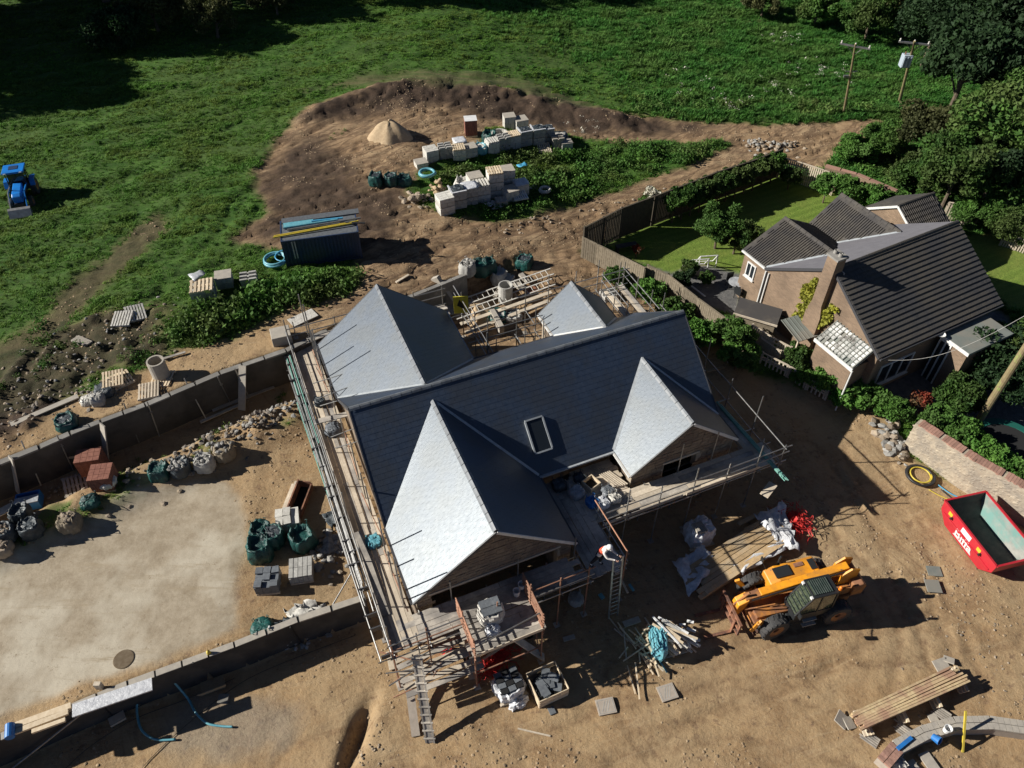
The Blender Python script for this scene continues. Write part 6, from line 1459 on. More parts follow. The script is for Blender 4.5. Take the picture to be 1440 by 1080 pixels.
def workman():
    f = Vector(gz(841, 796, 2.7)); h = Vector(gz(849, 763, 4.15)); t = thing('person', 'workman in white helmet, pale sleeves and red vest reaching for the ladder top', 'person', (f.x, f.y, 2.71), 0)
    # local frame: +x towards the ladder
    lx = Vector(hp3(7.8, -5.15, 3.6))-f; rz = math.atan2(lx.y, lx.x); t.rotation_euler.z = rz
    V = [(0,0,.93), (.05,0,1.10), (.16,0,1.32), (.24,0,1.44), (.27,0,1.50),  # pelvis..neck
         (.02,.10,.88), (.06,.13,.50), (-.02,.14,.09), (.10,.15,.04),        # left leg
         (.0,-.10,.88), (-.14,-.13,.50), (-.28,-.14,.12), (-.18,-.15,.04),     # right leg
         (.22,.18,1.38), (.40,.22,1.17), (.62,.16,1.18), (.70,.14,1.19),
         (.22,-.18,1.38), (.42,-.22,1.20), (.64,-.12,1.16), (.72,-.10,1.17)]
    E = [(0,1),(1,2),(2,3),(3,4),(0,5),(5,6),(6,7),(7,8),(0,9),(9,10),(10,11),(11,12),(3,13),(13,14),(14,15),(15,16),(3,17),(17,18),(18,19),(19,20)]
    Rr = [(.15,.12),(.14,.11),(.17,.12),(.12,.10),(.055,.055),.095,.065,.045,.04,.095,.065,.045,.04,.065,.05,.036,.03,.065,.05,.036,.03]
    b = skin_body('body', V, E, Rr, 'cloth', t)
    # trousers, boots, vest as clothing over the body
    skin_body('trousers', [(0,0,.98), (.02,.10,.86), (.06,.13,.50), (-.02,.14,.12), (0,-.10,.86), (-.14,-.13,.50), (-.27,-.14,.14)], [(0,1),(1,2),(2,3),(0,4),(4,5),(5,6)], [(.17,.14),.108,.078,.06,.108,.078,.06], 'darkcloth', t)
    skin_body('vest', [(.01,0,1.02), (.06,0,1.14), (.15,0,1.30), (.21,0,1.40)], [(0,1),(1,2),(2,3)], [(.165,.135),(.165,.13),(.19,.14),(.15,.12)], 'hv', t)
    skin_body('boot', [(-.04,.14,.10), (.0,.145,.05), (.14,.16,.04)], [(0,1),(1,2)], [.06,.06,.045], 'darkcloth', t); skin_body('boot', [(-.29,-.14,.12), (-.26,-.145,.05), (-.12,-.16,.04)], [(0,1),(1,2)], [.06,.06,.045], 'darkcloth', t)
    hd = obj('head', MB().lathe([(0,-.125), (.045,-.115), (.07,-.07), (.082,0), (.078,.06), (.05,.105), (0,.12)], 16), 'skin', t, smooth=True, loc=(.33, 0, 1.60)); hd.rotation_euler = (0, .5, 0)
    obj('nose', MB().prism([(.078,-.012,.0), (.078,.012,.0), (.105,0,-.03), (.08,0,.03)], (0,.001,0)), 'skin', hd)
    for s_ in (-1, 1): obj('ear', MB().box(-.01, s_*.082-.008, -.03, .02, s_*.082+.008, .03), 'skin', hd); obj('eye', MB().box(.072, s_*.03-.009, .005, .082, s_*.03+.009, .018), 'void', hd)
    obj('mouth', MB().box(.068, -.02, -.058, .078, .02, -.052), 'redbrick', hd)
    hm = obj('helmet', MB().lathe([(.125, .03), (.118, .05), (.115, .09), (.095, .14), (.06, .17), (0, .18)], 20).prism([(.09,-.09,.03), (.165,-.05,.025), (.165,.05,.025), (.09,.09,.03)], (0,0,.012)), 'helmet', hd, smooth=True)
    for y0, k in ((.14, 1), (-.10, -1)):   # hands on the ladder stiles: palm, four curled fingers, thumb
        c_ = Vector((.74, y0, 1.19))
        V = [c_, c_+Vector((.05,0,0))]; E = [(0,1)]; Rr = [(.035,.02), (.036,.018)]
        hnd = skin_body('hand', V, E, Rr, 'skin', t, sub=1)
        for i in range(4):
            oy = -.028+i*.019; ln = (.9, 1.05, 1, .8)[i]
            skin_body('finger', [c_+Vector((.06,oy,0)), c_+Vector((.09*1,oy,.008*ln)), c_+Vector((.10,oy,-.02*ln)), c_+Vector((.085,oy,-.035*ln))], [(0,1),(1,2),(2,3)], [.009,.009,.008,.007], 'skin', hnd, sub=1)
        skin_body('thumb', [c_+Vector((.01,k*.03,0)), c_+Vector((.045,k*.045,-.01)), c_+Vector((.07,k*.03,-.025))], [(0,1),(1,2)], [.011,.010,.008], 'skin', hnd, sub=1)
workman()
# ================================================================ timber, pallets and slabs on the front yard
def timber_stack(name, label, corners, z0, n, layers, h, m, cat='timber stack', jit=.03, lenj=.2, sheetm=None):
    """boards laid between two survey edges: corners = start-left, end-left, end-right, start-right (on the ground)"""
    A, B, Cc, D = [Vector(gz(*c, z0)) for c in corners]; t = thing(name, label, cat, (A.x, A.y, 0)); g0 = gh(A.x, A.y)
    for l in range(layers):
        for i in range(n):
            f = (i+.5)/n; p = A.lerp(D, f)-A; q = B.lerp(Cc, f)-A; d = (q-p).normalized(); w = (D-A).length/n
            p = p-d*random.uniform(-lenj, lenj); q = q+d*random.uniform(-lenj, lenj); p.z = q.z = z0-h*(layers-l)+h/2+random.uniform(0, jit)
            sk = Vector((-d.y, d.x, 0))*random.uniform(-jit, jit)
            beam('board', p, q+sk, w*.93, h*.9, m, t)
    return t
ds = timber_stack('decking_stack', 'stack of weathered decking boards resting on timber bearers at the lower right', [(1200, 1001), (1335, 937), (1366, 957), (1213, 1026)], .62, 8, 3, .07, 'deckwood', jit=.05, lenj=.15)
zb = .0
for i, (u, v) in enumerate(((1212, 1022), (1262, 1004), (1308, 983), (1345, 961))):
    for k in range(3):
        p = Vector(ag(u+4, v+16, .12+.09*k)); q = Vector(ag(u-12, v-20, .12+.09*k)); o = beam('bearer', (0,0,0), q-p, .11, .085, 'timberpale' if k == 2 else 'board'); o.parent = ds; o.matrix_basis = Matrix.Translation(Vector((p.x-ds.location.x+.1*k, p.y-ds.location.y, p.z)))@o.matrix_basis
for u, v in ((1225, 1035), (1270, 1022), (1325, 1000)):
    t = thing('offcut_pile', {1225: 'leftmost pile of thin slats below the decking stack', 1270: 'middle pile of thin slats below the decking stack', 1325: 'rightmost pile of thin slats below the decking stack'}[u], 'timber', ag(u, v, .0), .9)
    for k in range(5): beam('slat', (-.35+.08*k, -.3, .05+.02*k), (-.33+.08*k, .3+random.uniform(-.1, .1), .07+.02*k), .05, .05, 'boardgrey', t)
def slab(label, u, v, rz, w, d, m='dressed', z=.03, tilt=(0, 0), name='paving_slab', mark=0, grp=None):
    x, y, zz = ag(u, v, z); t = thing(name, label, 'slab', (x, y, zz), rz, grp); t.rotation_euler = (tilt[0], tilt[1], rz); s = obj('slab', MB().box(-w/2,-d/2,0,w/2,d/2,.05), m, t, bevel=.008)
    if mark == 1:
        for k in range(3): obj('groove', MB().bar((-.2+.1*k, -.2, .052), (-.0+.1*k, .2, .052), .025, .006), 'packgrey', t)
        obj('frame_line', MB().bar((-w/2+.06,-d/2+.06,.052), (w/2-.06,-d/2+.06,.052), .02, .006).bar((-w/2+.06,d/2-.06,.052), (w/2-.06,d/2-.06,.052), .02, .006).bar((-w/2+.06,-d/2+.072,.052), (-w/2+.06,d/2-.072,.052), .02, .006).bar((w/2-.06,-d/2+.072,.052), (w/2-.06,d/2-.072,.052), .02, .006), 'packgrey', t)
    return t
slab('left square inspection cover with slanting marks set in the bare ground', 852, 994, .2, .72, .62, 'clay', .02, mark=1, name='inspection_cover')
slab('right square inspection cover with slanting marks set in the bare ground', 938, 975, .3, .70, .62, 'clay', .02, mark=1, name='inspection_cover')
slab('upper one of two mossy slabs lying right of the telehandler', 1313, 804, -.08, .62, .50, 'greyroof', .02)
slab('lower one of two mossy slabs lying right of the telehandler', 1311, 826, -.08, .62, .62, 'greyroof', .02)
slab('slab propped at an angle left of the decking stack, larger one', 1182, 1014, .9, .55, .5, 'dressed', .12, (.35, .1)); slab('small slab leaning behind the larger one left of the decking stack', 1193, 1018, .3, .4, .45, 'dressed', .06, (.1, .25))
slab('broken pale slab lying above the decking stack, left one', 1322, 936, .3, .6, .45, 'dressed', .08, (.2, 0)); slab('pale slab fragment lying above the decking stack, right one', 1333, 930, 1.0, .35, .4, 'dressed', .15, (-.2, .3))
slab('small tilted slab lying below the decking stack', 1311, 1010, .2, .35, .3, 'dressed', .03)
slab('stone flag lying half in shadow by the ladder foot', 888, 876, .35, .75, .28, 'dressed', .03); slab('second stone flag lying half in shadow at the scaffold foot', 800, 898, .3, .5, .2, 'dressed', .03)
# curved brick edging with tools, post
cpts = [(1243, 1072), (1262, 1050), (1300, 1030), (1345, 1017), (1395, 1016), (1450, 1024), (1500, 1040)]
cw = thing('curved_wall', 'low curved wall under construction with mortar boards, bottom right corner', 'wall', (0,0,0)); P = [Vector(gz(u, v, .55)) for u, v in cpts]
mb = MB(); 
for i in range(len(P)-1):
    a, b = P[i], P[i+1]
    for k in range(6):
        p = a.lerp(b, k/6); q = a.lerp(b, (k+1)/6-.01); s = (b-a).cross(Vector((0,0,1))).normalized()
        for yy in (-1, 1): beam('block', Vector((p.x, p.y, .52))+s*yy*.13, Vector((q.x, q.y, .52))+s*yy*.13, .24, .10, 'dressed' if i > 0 else 'copingbrick', cw)
    mb.bar((a.x, a.y, .23), (b.x, b.y, .23), .46, .46)
obj('wall_body', mb, 'clay', cw)
o = beam('spirit_level', (0,0,0), Vector(gz(1282, 1037, .63))-Vector(gz(1262, 1053, .63)), .14, .05, 'bluecan'); o.location = gz(1262, 1053, .63); tag(o, 'blue level lying on the left part of the curved wall', 'level')
t = thing('bucket', 'small blue bucket lying on its side on the curved wall', 'bucket', gz(1311, 1035, .6), .4); obj('body', MB().lathe([(0,.02), (.12,.02), (.16,.3), (.14,.3), (.10,.05)], 14), 'bluecan', t); t.rotation_euler = (1.2, 0, .6)
t = thing('bucket', 'white bucket standing beside the blue one on the curved wall', 'bucket', gz(1330, 1028, .6), .4); obj('body', MB().lathe([(0,.02), (.12,.02), (.15,.28), (.13,.28), (.10,.05)], 14), 'white', t)
bulk_bag('white sack standing inside the curved wall at the bottom edge', 1264, 1083, 'whitebag', .45, .4, False, None, .2, 110)
for lab, a, b in (('left pale board lying below the curved wall', (1276, 1072), (1290, 1090)), ('wide pale board right of the other below the curved wall', (1296, 1060), (1318, 1092))): plank(lab, a, b, .42, .06, 'dressed', .1)
o = beam('marker_post', (0,0,0), (Vector(gz(1358, 1000, 1.3))-Vector(ag(1353, 1058))), .07, .07, 'yellowpipe'); o.location = ag(1353, 1058, .0); tag(o, 'thin yellow timber post standing in front of the curved wall', 'post')
# long timber pack with torn wrapping
tp = timber_stack('timber_pack', 'long timber pack in torn plastic lying between wrapped pallet and telehandler', [(962, 800), (1083, 722), (1105, 765), (992, 838)], .5, 7, 3, .09, 'timber', jit=.02, lenj=.4)
sheet('plastic_sheet', 'crumpled clear plastic over the upper right end of the timber pack', 'sheet', [(1058, 735), (1098, 715), (1118, 785), (1092, 775)], 'wrap', .55, .10, 9, lift=lambda f, g: .15*math.sin(f*6)*math.sin(g*5))
sheet('plastic_sheet', 'torn clear plastic over the lower left end of the timber pack', 'sheet', [(944, 800), (985, 775), (1005, 800), (968, 846)], 'wrap', .5, .07, 9, lift=lambda f, g: .12*math.sin(f*7+1)*math.sin(g*5))
sheet('plastic_sheet', 'strip of clear plastic along the near edge of the timber pack by the handler', 'sheet', [(1030, 805), (1095, 770), (1102, 780), (1040, 815)], 'wrap', .45, .09, 7)
for lab, a, b in (('short loose timber above the far end of the timber pack', (1036, 744), (1068, 728)), ('second short timber above the far end of the timber pack', (1046, 752), (1070, 740))): plank(lab, a, b, .2, .1, 'timber', .35)
wp = thing('wrapped_pallet', 'pallet of slabs in torn white wrapping standing in the shade right of the scaffold', 'wrapped pallet', ag(980, 757), .3); pallet(wp, 'board', 1.2, 1.1, 7)
obj('wrapping', soft_box(1.2, 1.1, .85, 6, .05, .04, False, 5), 'wrap', wp, smooth=False, loc=(0, 0, .12))
for k in range(6): obj('slab', MB().box(-.03, -.3, 0, .03, .25, .12), 'dressed', wp, loc=(-.35+.085*k, -.1, 1.03), rz=.1)
# red nets
def net(name, label, u, v, sx, sy, h, seed):
    r = random.Random(seed); x, y, z = ag(u, v); t = thing(name, label, 'netting', (x, y, z), r.uniform(0, 1)); mb = MB()
    for k in range(70):
        p = Vector((r.uniform(-sx, sx)/2, r.uniform(-sy, sy)/2, r.uniform(.02, h))); pts = [p]
        for i in range(4): p = p+Vector((r.gauss(0, .16), r.gauss(0, .16), r.gauss(0, .06))); p.z = max(.02, min(h, p.z)); pts.append(p)
        mb.tube(pts, .014, 4, False)
    obj('strands', mb, 'rednet', t); obj('mesh_fold', soft_box(sx*.7, sy*.6, h*.55, 5, .10, .1, False, seed), 'rednet', t)
net('netting', 'tangled red plastic netting at the right end of the timber pack', 1118, 735, .9, 1.5, .5, 1); net('netting', 'tangled red netting on the ground below the loading bay', 698, 930, 1.6, .7, .3, 2)
# crates in front of the bay
def crate(name, label, u, v, rz, w, d, h, m, inner, cat='crate', frame=True):
    x, y, z = ag(u, v); t = thing(name, label, cat, (x, y, z), rz); pallet(t, 'timberpale', w, d, 6)
    for s_ in (-1, 1):
        for k in range(3):
            zz = .13+k*h/3
            obj('side_board', MB().box(-w/2, s_*d/2-.015, zz, w/2, s_*d/2+.015, zz+h/3-.03), m, t); obj('side_board', MB().box(s_*w/2-.015, -d/2+.018, zz, s_*w/2+.015, d/2-.018, zz+h/3-.03), m, t)
    return t
c1 = crate('slate_crate', 'open wooden crate holding black slates and plastic, right of the wrapped one', 769, 968, .42, 1.25, 1.2, .55, 'timberpale', None)
obj('liner', soft_box(1.1, 1.05, .35, 6, .07, .0, False, 8), 'blackbag', c1, loc=(0, 0, .12))
for k in range(9): obj('slate', MB().box(-.22, -.16, 0, .22, .16, .012), 'slatestack', c1, loc=(random.uniform(-.35, .35), random.uniform(-.35, .35), .56+.02*k), rz=random.uniform(0, 3))
c2 = thing('slate_pallet', 'pallet of slates in grey torn wrapping in front of the loading bay', 'slate pallet', ag(716, 968), .42); pallet(c2, 'board', 1.2, 1.1, 6)
obj('wrapping', soft_box(1.2, 1.1, .6, 6, .05, .05, True, 12, .12), 'wrap', c2, loc=(0, 0, .12))
for i in range(3):
    for j in range(4): obj('slate_bundle', MB().box(-.14, -.10, 0, .14, .10, .12), 'slatestack' if (i+j) % 2 else 'void', c2, loc=(-.33+.32*i, -.33+.23*j, .66), rz=random.uniform(-.1, .1))
obj('torn_wrap', soft_box(.7, .35, .3, 5, .08, .1, False, 14), 'wrap', c2, loc=(.05, -.7, 0))
t = thing('bulk_bag', 'open white bulk bag of dark slates standing on the loading bay', 'bulk bag', gz(690, 866, DZ+.1), .33); obj('bag', soft_box(.95, .9, .7, 6, .05, .08, True, 21, .08), 'whitebag', t); 
for i in range(3):
    for j in range(2): obj('slate_bundle', MB().box(-.13, -.16, 0, .13, .16, .10), 'slatestack', t, loc=(-.25+.25*i, -.18+.34*j, .64+.02*i), rz=.05)
obj('torn_wrap', soft_box(.5, .4, .25, 5, .08, .1, False, 15), 'wrap', t, loc=(-.1, -.62, 0))
for lab, a, b in (('dark slate offcut lying below the open crate', 776, 1000),): slab(lab, a, b, .4, .25, .3, 'slatestack', .02, name='slate_offcut')
bulk_bag('red and white sack under the scaffold left of the loading bay', 630, 925, 'rednet', .45, .6, False, None, .1, 130)
for i, (u, v, w, d_, lab) in enumerate(((551, 930, .32, .8, 'timber sole plate under the left front corner of the scaffold'), (663, 945, .35, .65, 'timber sole plate under the front left leg of the loading bay'), (650, 905, .3, .7, 'timber sole plate behind the front left leg of the loading bay'))):
    slab(lab, u, v, .3, w, d_, 'board', .03, name='sole_plate')
# firewood heap with white sack, sticks and teal sheet
x, y, z = ag(938, 905); t = thing('waste_heap', 'heap of pale timber offcuts and a teal sack on a pallet below the ladder', 'timber heap', (x, y, z), .3); pallet(t, 'board', 1.5, 1.2, 8)
obj('teal_sack', soft_box(.5, 1.2, .9, 6, .07, .15, False, 31), 'cyanpipe', t, loc=(-.55, .0, .12)).rotation_euler = (0, .15, -.25)
for k in range(42):
    a = -.95+random.gauss(0, .22); L_ = random.uniform(.7, 1.5); c_ = Vector((.1+random.uniform(-.35, .55), random.uniform(-.35, .3), .15+k*.022)); d = Vector((math.cos(a), math.sin(a), random.uniform(-.12, .1)))*L_/2
    beam('offcut', c_-d, c_+d, random.uniform(.05, .12), random.uniform(.03, .07), random.choice(('timberpale', 'whitebag', 'white', 'timberpale')), t)
for k in range(8):
    c_ = Vector((.6+random.uniform(0, .5), random.uniform(-.5, .6), .2+random.uniform(0, .3))); beam('offcut', c_, c_+Vector((random.uniform(-.2, .3), random.uniform(-.3, .1), .05)), .10, .06, 'white', t)
t = thing('stick_heap', 'loose scatter of thin timber sticks left of the offcut heap', 'timber heap', ag(908, 918), 0)
for k in range(34):
    a = random.choice((-1.0, -1.0, .5, -1.5))+random.gauss(0, .3); L_ = random.uniform(.5, 1.5); c_ = Vector((random.gauss(0, .42), random.gauss(0, .5), .04+.008*k)); d = Vector((math.cos(a), math.sin(a), random.uniform(-.06, .1)))*L_/2
    beam('stick', c_-d, c_+d, .05, .04, random.choice(('timberpale', 'board', 'timberpale')), t)
plank('long thin batten pointing out of the stick heap to the upper left', (871, 886), (892, 910), .06, .05, 'timberpale', .2)
plank('teal batten lying below the offcut heap', (921, 922), (938, 947), .06, .04, 'cyanpipe', .06)
plank('short teal tube lying beside the ladder in the shade', (883, 831), (889, 840), .10, .08, 'cyanpipe', .5); plank('pale split batten lying against the ladder', (872, 824), (881, 843), .08, .05, 'timberpale', .5)
plank('small teal offcut in the shade left of the ladder', (843, 838), (848, 844), .16, .1, 'cyanpipe', .1)
bulk_bag('grey sack slumped in the shade under the corner walkway', 810, 852, 'packgrey', .6, .4, False, None, .1, 131); 
# on the middle platform
t = thing('tool_box', 'wooden mixing tray among sacks on the middle scaffold platform', 'box', hp3(9.0, -.9, DZ+.09), PHI+.3); obj('side', MB().box(-.3,-.3,0,-.26,.3,.28).box(.26,-.3,0,.3,.3,.28).box(-.257,-.3,0,.257,-.26,.28).box(-.257,.26,0,.257,.3,.28), 'timberpale', t); obj('base', MB().box(-.257,-.257,0,.257,.257,.03), 'void', t)
for i, (a, b, m, s, h, lab) in enumerate(((9.5, -1.5, 'slatestack', .5, .25, 'pile of slates beside the wooden tray on the platform'), (8.6, -1.8, 'bluecan', .5, .3, 'blue bag on the middle scaffold platform'), (8.95, -2.0, 'wrap', .6, .3, 'crumpled white plastic at the edge of the middle scaffold platform'), (9.6, -1.95, 'whitebag', .5, .25, 'pale sacks at the platform edge beside the crumpled plastic'), (8.2, -1.1, 'sheet', .6, .3, 'grey crumpled sack at the left of the middle scaffold platform'), (7.7, -.4, 'blackbag', .6, .35, 'dark sack where the corner walkway meets the house wall'), (8.7, -.4, 'blackbag', .5, .25, 'small dark sack behind the wooden tray on the platform'))):
    p = hp3(a, b, DZ+.09); bulk_bag(lab, 0, 0, m, s, h, False, None, PHI, 140+i, zabs=p)
t = thing('batten_stack', 'thin roofing battens lying on the middle platform against the right wing', 'timber', hp3(9.95, -.7, DZ+.1), PHI-1.2)
for k in range(6): beam('batten', (-.9+.1*k, -.25+.09*k, .03), (.7+.05*k, -.25+.09*k, .04+.01*k), .05, .03, 'board', t)
for i, (a, b) in enumerate(((3.9, -4.6), (4.2, -4.4))):
    t = thing('paint_bucket', ['white bucket on the front deck, left of the pair by the loading bay', 'white bucket on the front deck, right of the pair by the loading bay'][i], 'bucket', hp3(a, b+.1, DZ+.09)); obj('body', MB().lathe([(0,.0), (.12,.0), (.15,.3), (.13,.3), (.11,.04), (0,.04)], 14), 'white', t)
for i, (a, b, m, s, h, lab) in enumerate(((-.65, 6.6, 'slatestack', .7, .35, 'dark slate stack and tools halfway along the left walkway'), (-.6, .0, 'cyanpipe', .6, .12, 'pale blue dusty patch of sacking on the left walkway'), (-.8, 8.6, 'blackbag', .5, .3, 'black bag on the left walkway behind the crossing board'))): bulk_bag(lab, 0, 0, m, s, h, False, None, PHI, 160+i, zabs=hp3(a, b, DZ+.09))
# ================================================================ behind the new house
for k, (a, b) in enumerate((((641, 437), (776, 390)), ((641, 452), (778, 404)))):
    ladder('lattice_beam', ['upper one of two long lattice beams lying behind the house', 'lower one of two long lattice beams lying behind the house'][k], ag(*a, .45), Vector(ag(*b, .45)), .55, .33, 'whitebag', (-.35, .93, 0))['category'] = 'beam'
for i, (a, b, z) in enumerate((((648, 462), (775, 418), .35), ((655, 472), (772, 428), .3))): plank('long board below the lattice beams behind the house, %s one' % ('upper', 'lower')[i], a, b, .25, .06, 'board', z)
t = thing('warning_sign', 'yellow sign with a black figure standing on the scaffold behind the house', 'sign', gz(649, 440, 2.75), 1.7); obj('panel', MB().box(-.02, -.4, 0, .02, .4, 1.15), 'signyellow', t); 
obj('pictogram', MB().prism([(-.024, .0, .38), (-.024, -.2, .2), (-.024, -.12, .62), (-.024, .08, .95), (-.024, .22, .55)], (-.004, 0, 0)), 'signblack', t); obj('pictogram', MB().prism([(.024, .0, .38), (.024, -.2, .2), (.024, -.12, .62), (.024, .08, .95), (.024, .22, .55)], (.004, 0, 0)), 'signblack', t)
for i, (u, v, m, s, h, lab, fl) in enumerate(((676, 405, 'greenbag', 1.0, .9, 'green sack leaning on the pipes behind the house', None), (689, 398, 'greenbag', .8, .8, 'dark green bag at the top of the pipe heap behind the house', None), (702, 402, 'whitebag', .9, .8, 'pale torn sack on the heap of concrete pipes behind the house', None), (658, 408, 'packgrey', .9, .8, 'grey sacks beside the footing behind the house', 'rubble'), (737, 380, 'greenbag', .95, .75, 'green builder bag standing alone on the drive behind the house', 'blackbag'), (700, 455, 'greenbag', 1.0, .5, 'green sacks in the shade against the back wall', 'whitebag'), (722, 452, 'whitebag', 1.0, .4, 'white and dark sacks in the shade against the back wall', 'blackbag'))): bulk_bag(lab, u, v, m, s, h, True, fl, .3*i, 170+i)
for i, (a, b, w, lab) in enumerate((((696, 424), (716, 392), .26, 'left concrete kerb leaning on the pipe heap behind the house'), ((705, 420), (722, 396), .2, 'right concrete kerb leaning on the pipe heap behind the house'), ((712, 398), (736, 412), .4, 'half pipe lying at the right of the pipe heap'), ((732, 392), (742, 402), .3, 'short pale pipe end lying by the green bag on the drive'))): plank(lab, a, b, w, .15, 'dressed', .35, 'kerb', 'kerb')
for i, (a, b, h, lab) in enumerate((((612, 395), (636, 430), .5, 'short pale footing wall running towards the house behind it'), ((692, 446), (706, 472), .6, 'short stub wall at the back of the house beside the soil heap'))):
    p = Vector(ag(*a, h/2)); q = Vector(ag(*b, h/2)); o = beam('stub_wall', (0,0,0), q-p, .28, h, 'dressed'); o.location = p; tag(o, lab, 'wall')
slab('pale concrete slab lying behind the scaffold at the back left wing', 622, 440, .4, 2.2, 1.0, 'dressed', .1)
slab('round dark manhole frame lying on the drive behind the house', 745, 407, .5, .8, .6, 'rustmetal', .06)
for i, (u, v, lab) in enumerate(((869, 478, 'stacked blocks behind the right back scaffold'),)): block_pack(lab, u-12, v-55, .3, 1, .9, .9, .3, 'packgrey', 'frame', None)
# ================================================================ fences, walls and poles of the garden
def fence(name, label, pts, h=1.7, m='fence', gap=.0, pick=.14, post=1.83, slatted=False, sink=0):
    P = [Vector(ag(*p)) for p in pts]; t = thing(name, label, 'fence', P[0]); o0 = P[0]
    for a, b in zip(P[:-1], P[1:]):
        d = b-a; d.z = 0; L_ = d.length; d.normalize(); n = Vector((-d.y, d.x, 0)); k = max(1, round(L_/post))
        for i in range(k+1):
            p = a.lerp(b, i/k)-o0; obj('post', MB().box(-.05,-.05,-.2,.05,.05,h+.06), m, t, loc=p, rz=math.atan2(d.y, d.x))
        for i in range(k):
            p = a.lerp(b, i/k)-o0; q = a.lerp(b, (i+1)/k)-o0; mb = MB(); seg = (q-p).length; cnt = int(seg/(pick+gap))
            for j in range(cnt):
                if random.random() < .02: continue
                c_ = p.lerp(q, (j+.5)/cnt); hh = h+random.uniform(-.03, .03); s_ = d*(pick*.47); nn = n*(.075+random.uniform(-.006, .006))
                mb.prism([c_-s_-nn+Vector((0,0,.05)), c_+s_-nn+Vector((0,0,.05)), c_+s_-nn+Vector((0,0,hh)), c_-s_-nn+Vector((0,0,hh))], n*.02)
            obj('pale', mb, m, t, kind='stuff')
            for z in (.35, h-.3): obj('rail', MB().bar(p+Vector((0,0,z)), q+Vector((0,0,z)), .05, .09), m, t)
            obj('cap_rail', MB().bar(p+Vector((0,0,h+.04))-n*.06, q+Vector((0,0,h+.04))-n*.06, .10, .035), m, t)
    return t
fence('board_fence', 'upper length of weathered board fence from the garden corner towards the site', [(818, 362), (838, 372), (870, 389), (903, 407)], 1.5)
fence('board_fence', 'lower length of board fence running down beside the weeds to the sheds', [(907, 402), (935, 416), (957, 432), (976, 447), (1018, 482), (1046, 502)], 1.5)
fence('board_fence', 'board fence, coloured as in shade, along the track on the far side of the garden', [(819, 362), (870, 336), (915, 318), (965, 298), (1000, 283), (1045, 268), (1090, 250)], 2.25, 'fenceshaded')
fence('picket_fence', 'pale slatted fence closing the far end of the lawn', [(1092, 250), (1120, 258), (1150, 268), (1168, 275)], 1.6, 'board', .05, .09)
fence('picket_fence', 'short slatted fence behind the garage under the trees', [(1322, 312), (1340, 316), (1358, 322)], 1.6, 'board', .05, .09)
fence('picket_fence', 'slatted fence at the right edge of the picture behind the brick house', [(1405, 345), (1425, 352), (1460, 365)], 1.6, 'board', .05, .09)
fence('low_fence', 'low open timber fence at the edge of the drive below the sheds', [(1068, 512), (1105, 532), (1132, 548), (1160, 562)], .8, 'board', .12, .09)
fence('board_fence', 'upper one of two short fences beside the small shed', [(1052, 480), (1078, 498), (1105, 512)], 1.2, 'board', .02, .10); fence('board_fence', 'lower one of two short fences beside the small shed', [(1066, 492), (1092, 512)], .9, 'board', .02, .10)
t = thing('garden_shed', 'small shed with a dark felt roof against the brick gable', 'shed', ag(1058, 466), PH2-.95); obj('wall', MB().box(-1.1,-.45,0,1.1,.45,1.3), 'fence', t); obj('roof', MB().prism([(-1.2,-.55,1.25), (1.2,-.55,1.25), (1.2,.55,1.55), (-1.2,.55,1.55)], (0,0,.05)), 'rooftile', t); obj('barge_board', MB().box(-1.22,-.6,1.18,1.22,-.555,1.3), 'board', t)
t = thing('plastic_tub', 'pale blue tub standing beside the small shed', 'tub', ag(1066, 484)); obj('body', MB().lathe([(0,.02), (.3,.02), (.34,.45), (.3,.45), (.26,.06)], 16), 'sheet', t)
t = thing('canopy', 'grey corrugated canopy between the ivy and the lean-to', 'canopy', ag(1122, 492), PH2-.1)
obj('roof', MB().prism([(-1.2,-.9,1.7), (.9,-.9,1.75), (.9,.7,2.0), (-1.2,.7,1.95)], (0,0,.03)), 'greyroof', t)
for k in range(9): obj('ridge_roll', MB().bar((-1.2+.25*k, -.9, 1.75), (-1.2+.25*k, .7, 2.0), .04, .03), 'greyroof', t)
for xx, yy in ((-1.1,-.8), (.8,-.8)): obj('post', MB().box(xx-.04,yy-.04,0,xx+.04,yy+.04,1.72), 'board', t)
# brick garden wall under ivy
wall_run('garden_wall', 'old brick garden wall with ivy at the far end of the lawn', [ag(1152, 262)[:2], ag(1195, 275)[:2], ag(1250, 300)[:2]], .2, 2.3, .3, 'brickwork', 'copingbrick')
# old stone wall by the skip
sw = [ag(1268, 632)[:2], ag(1305, 660)[:2], ag(1345, 690)[:2], ag(1400, 722)[:2], ag(1470, 765)[:2]]
off = [(p[0]+.28, p[1]+.30) for p in sw]
WS = wall_run('stone_wall', 'old pale rubble stone wall with a pink brick coping behind the red skip', off, -.1, 2.0, .5, 'render', 'copingbrick', .05, copel=.125)
for a, b in zip(off[:-1], off[1:]):
    A = Vector((a[0], a[1], 0)); B = Vector((b[0], b[1], 0)); d = (B-A).normalized(); n = Vector((d.y, -d.x, 0)); Lw = (B-A).length; loc0 = Vector((off[0][0], off[0][1], 0))
    mb = MB(); 
    for k in range(int(Lw*60)):
        s_ = random.uniform(0, Lw); z = random.uniform(.05, 1.9); r = random.uniform(.05, .13); c_ = A+d*s_+n*.25+Vector((0,0,z))-loc0
        pts = [c_+(d*math.cos(i*math.pi/3)*r*random.uniform(.8, 1.3)+Vector((0,0,1))*math.sin(i*math.pi/3)*r*.7*random.uniform(.8, 1.2)) for i in range(6)]; mb.add(pts+[c_+n*.022], [(i, (i+1) % 6, 6) for i in range(6)])
    obj('stone', mb, 'render', WS, kind='stuff')
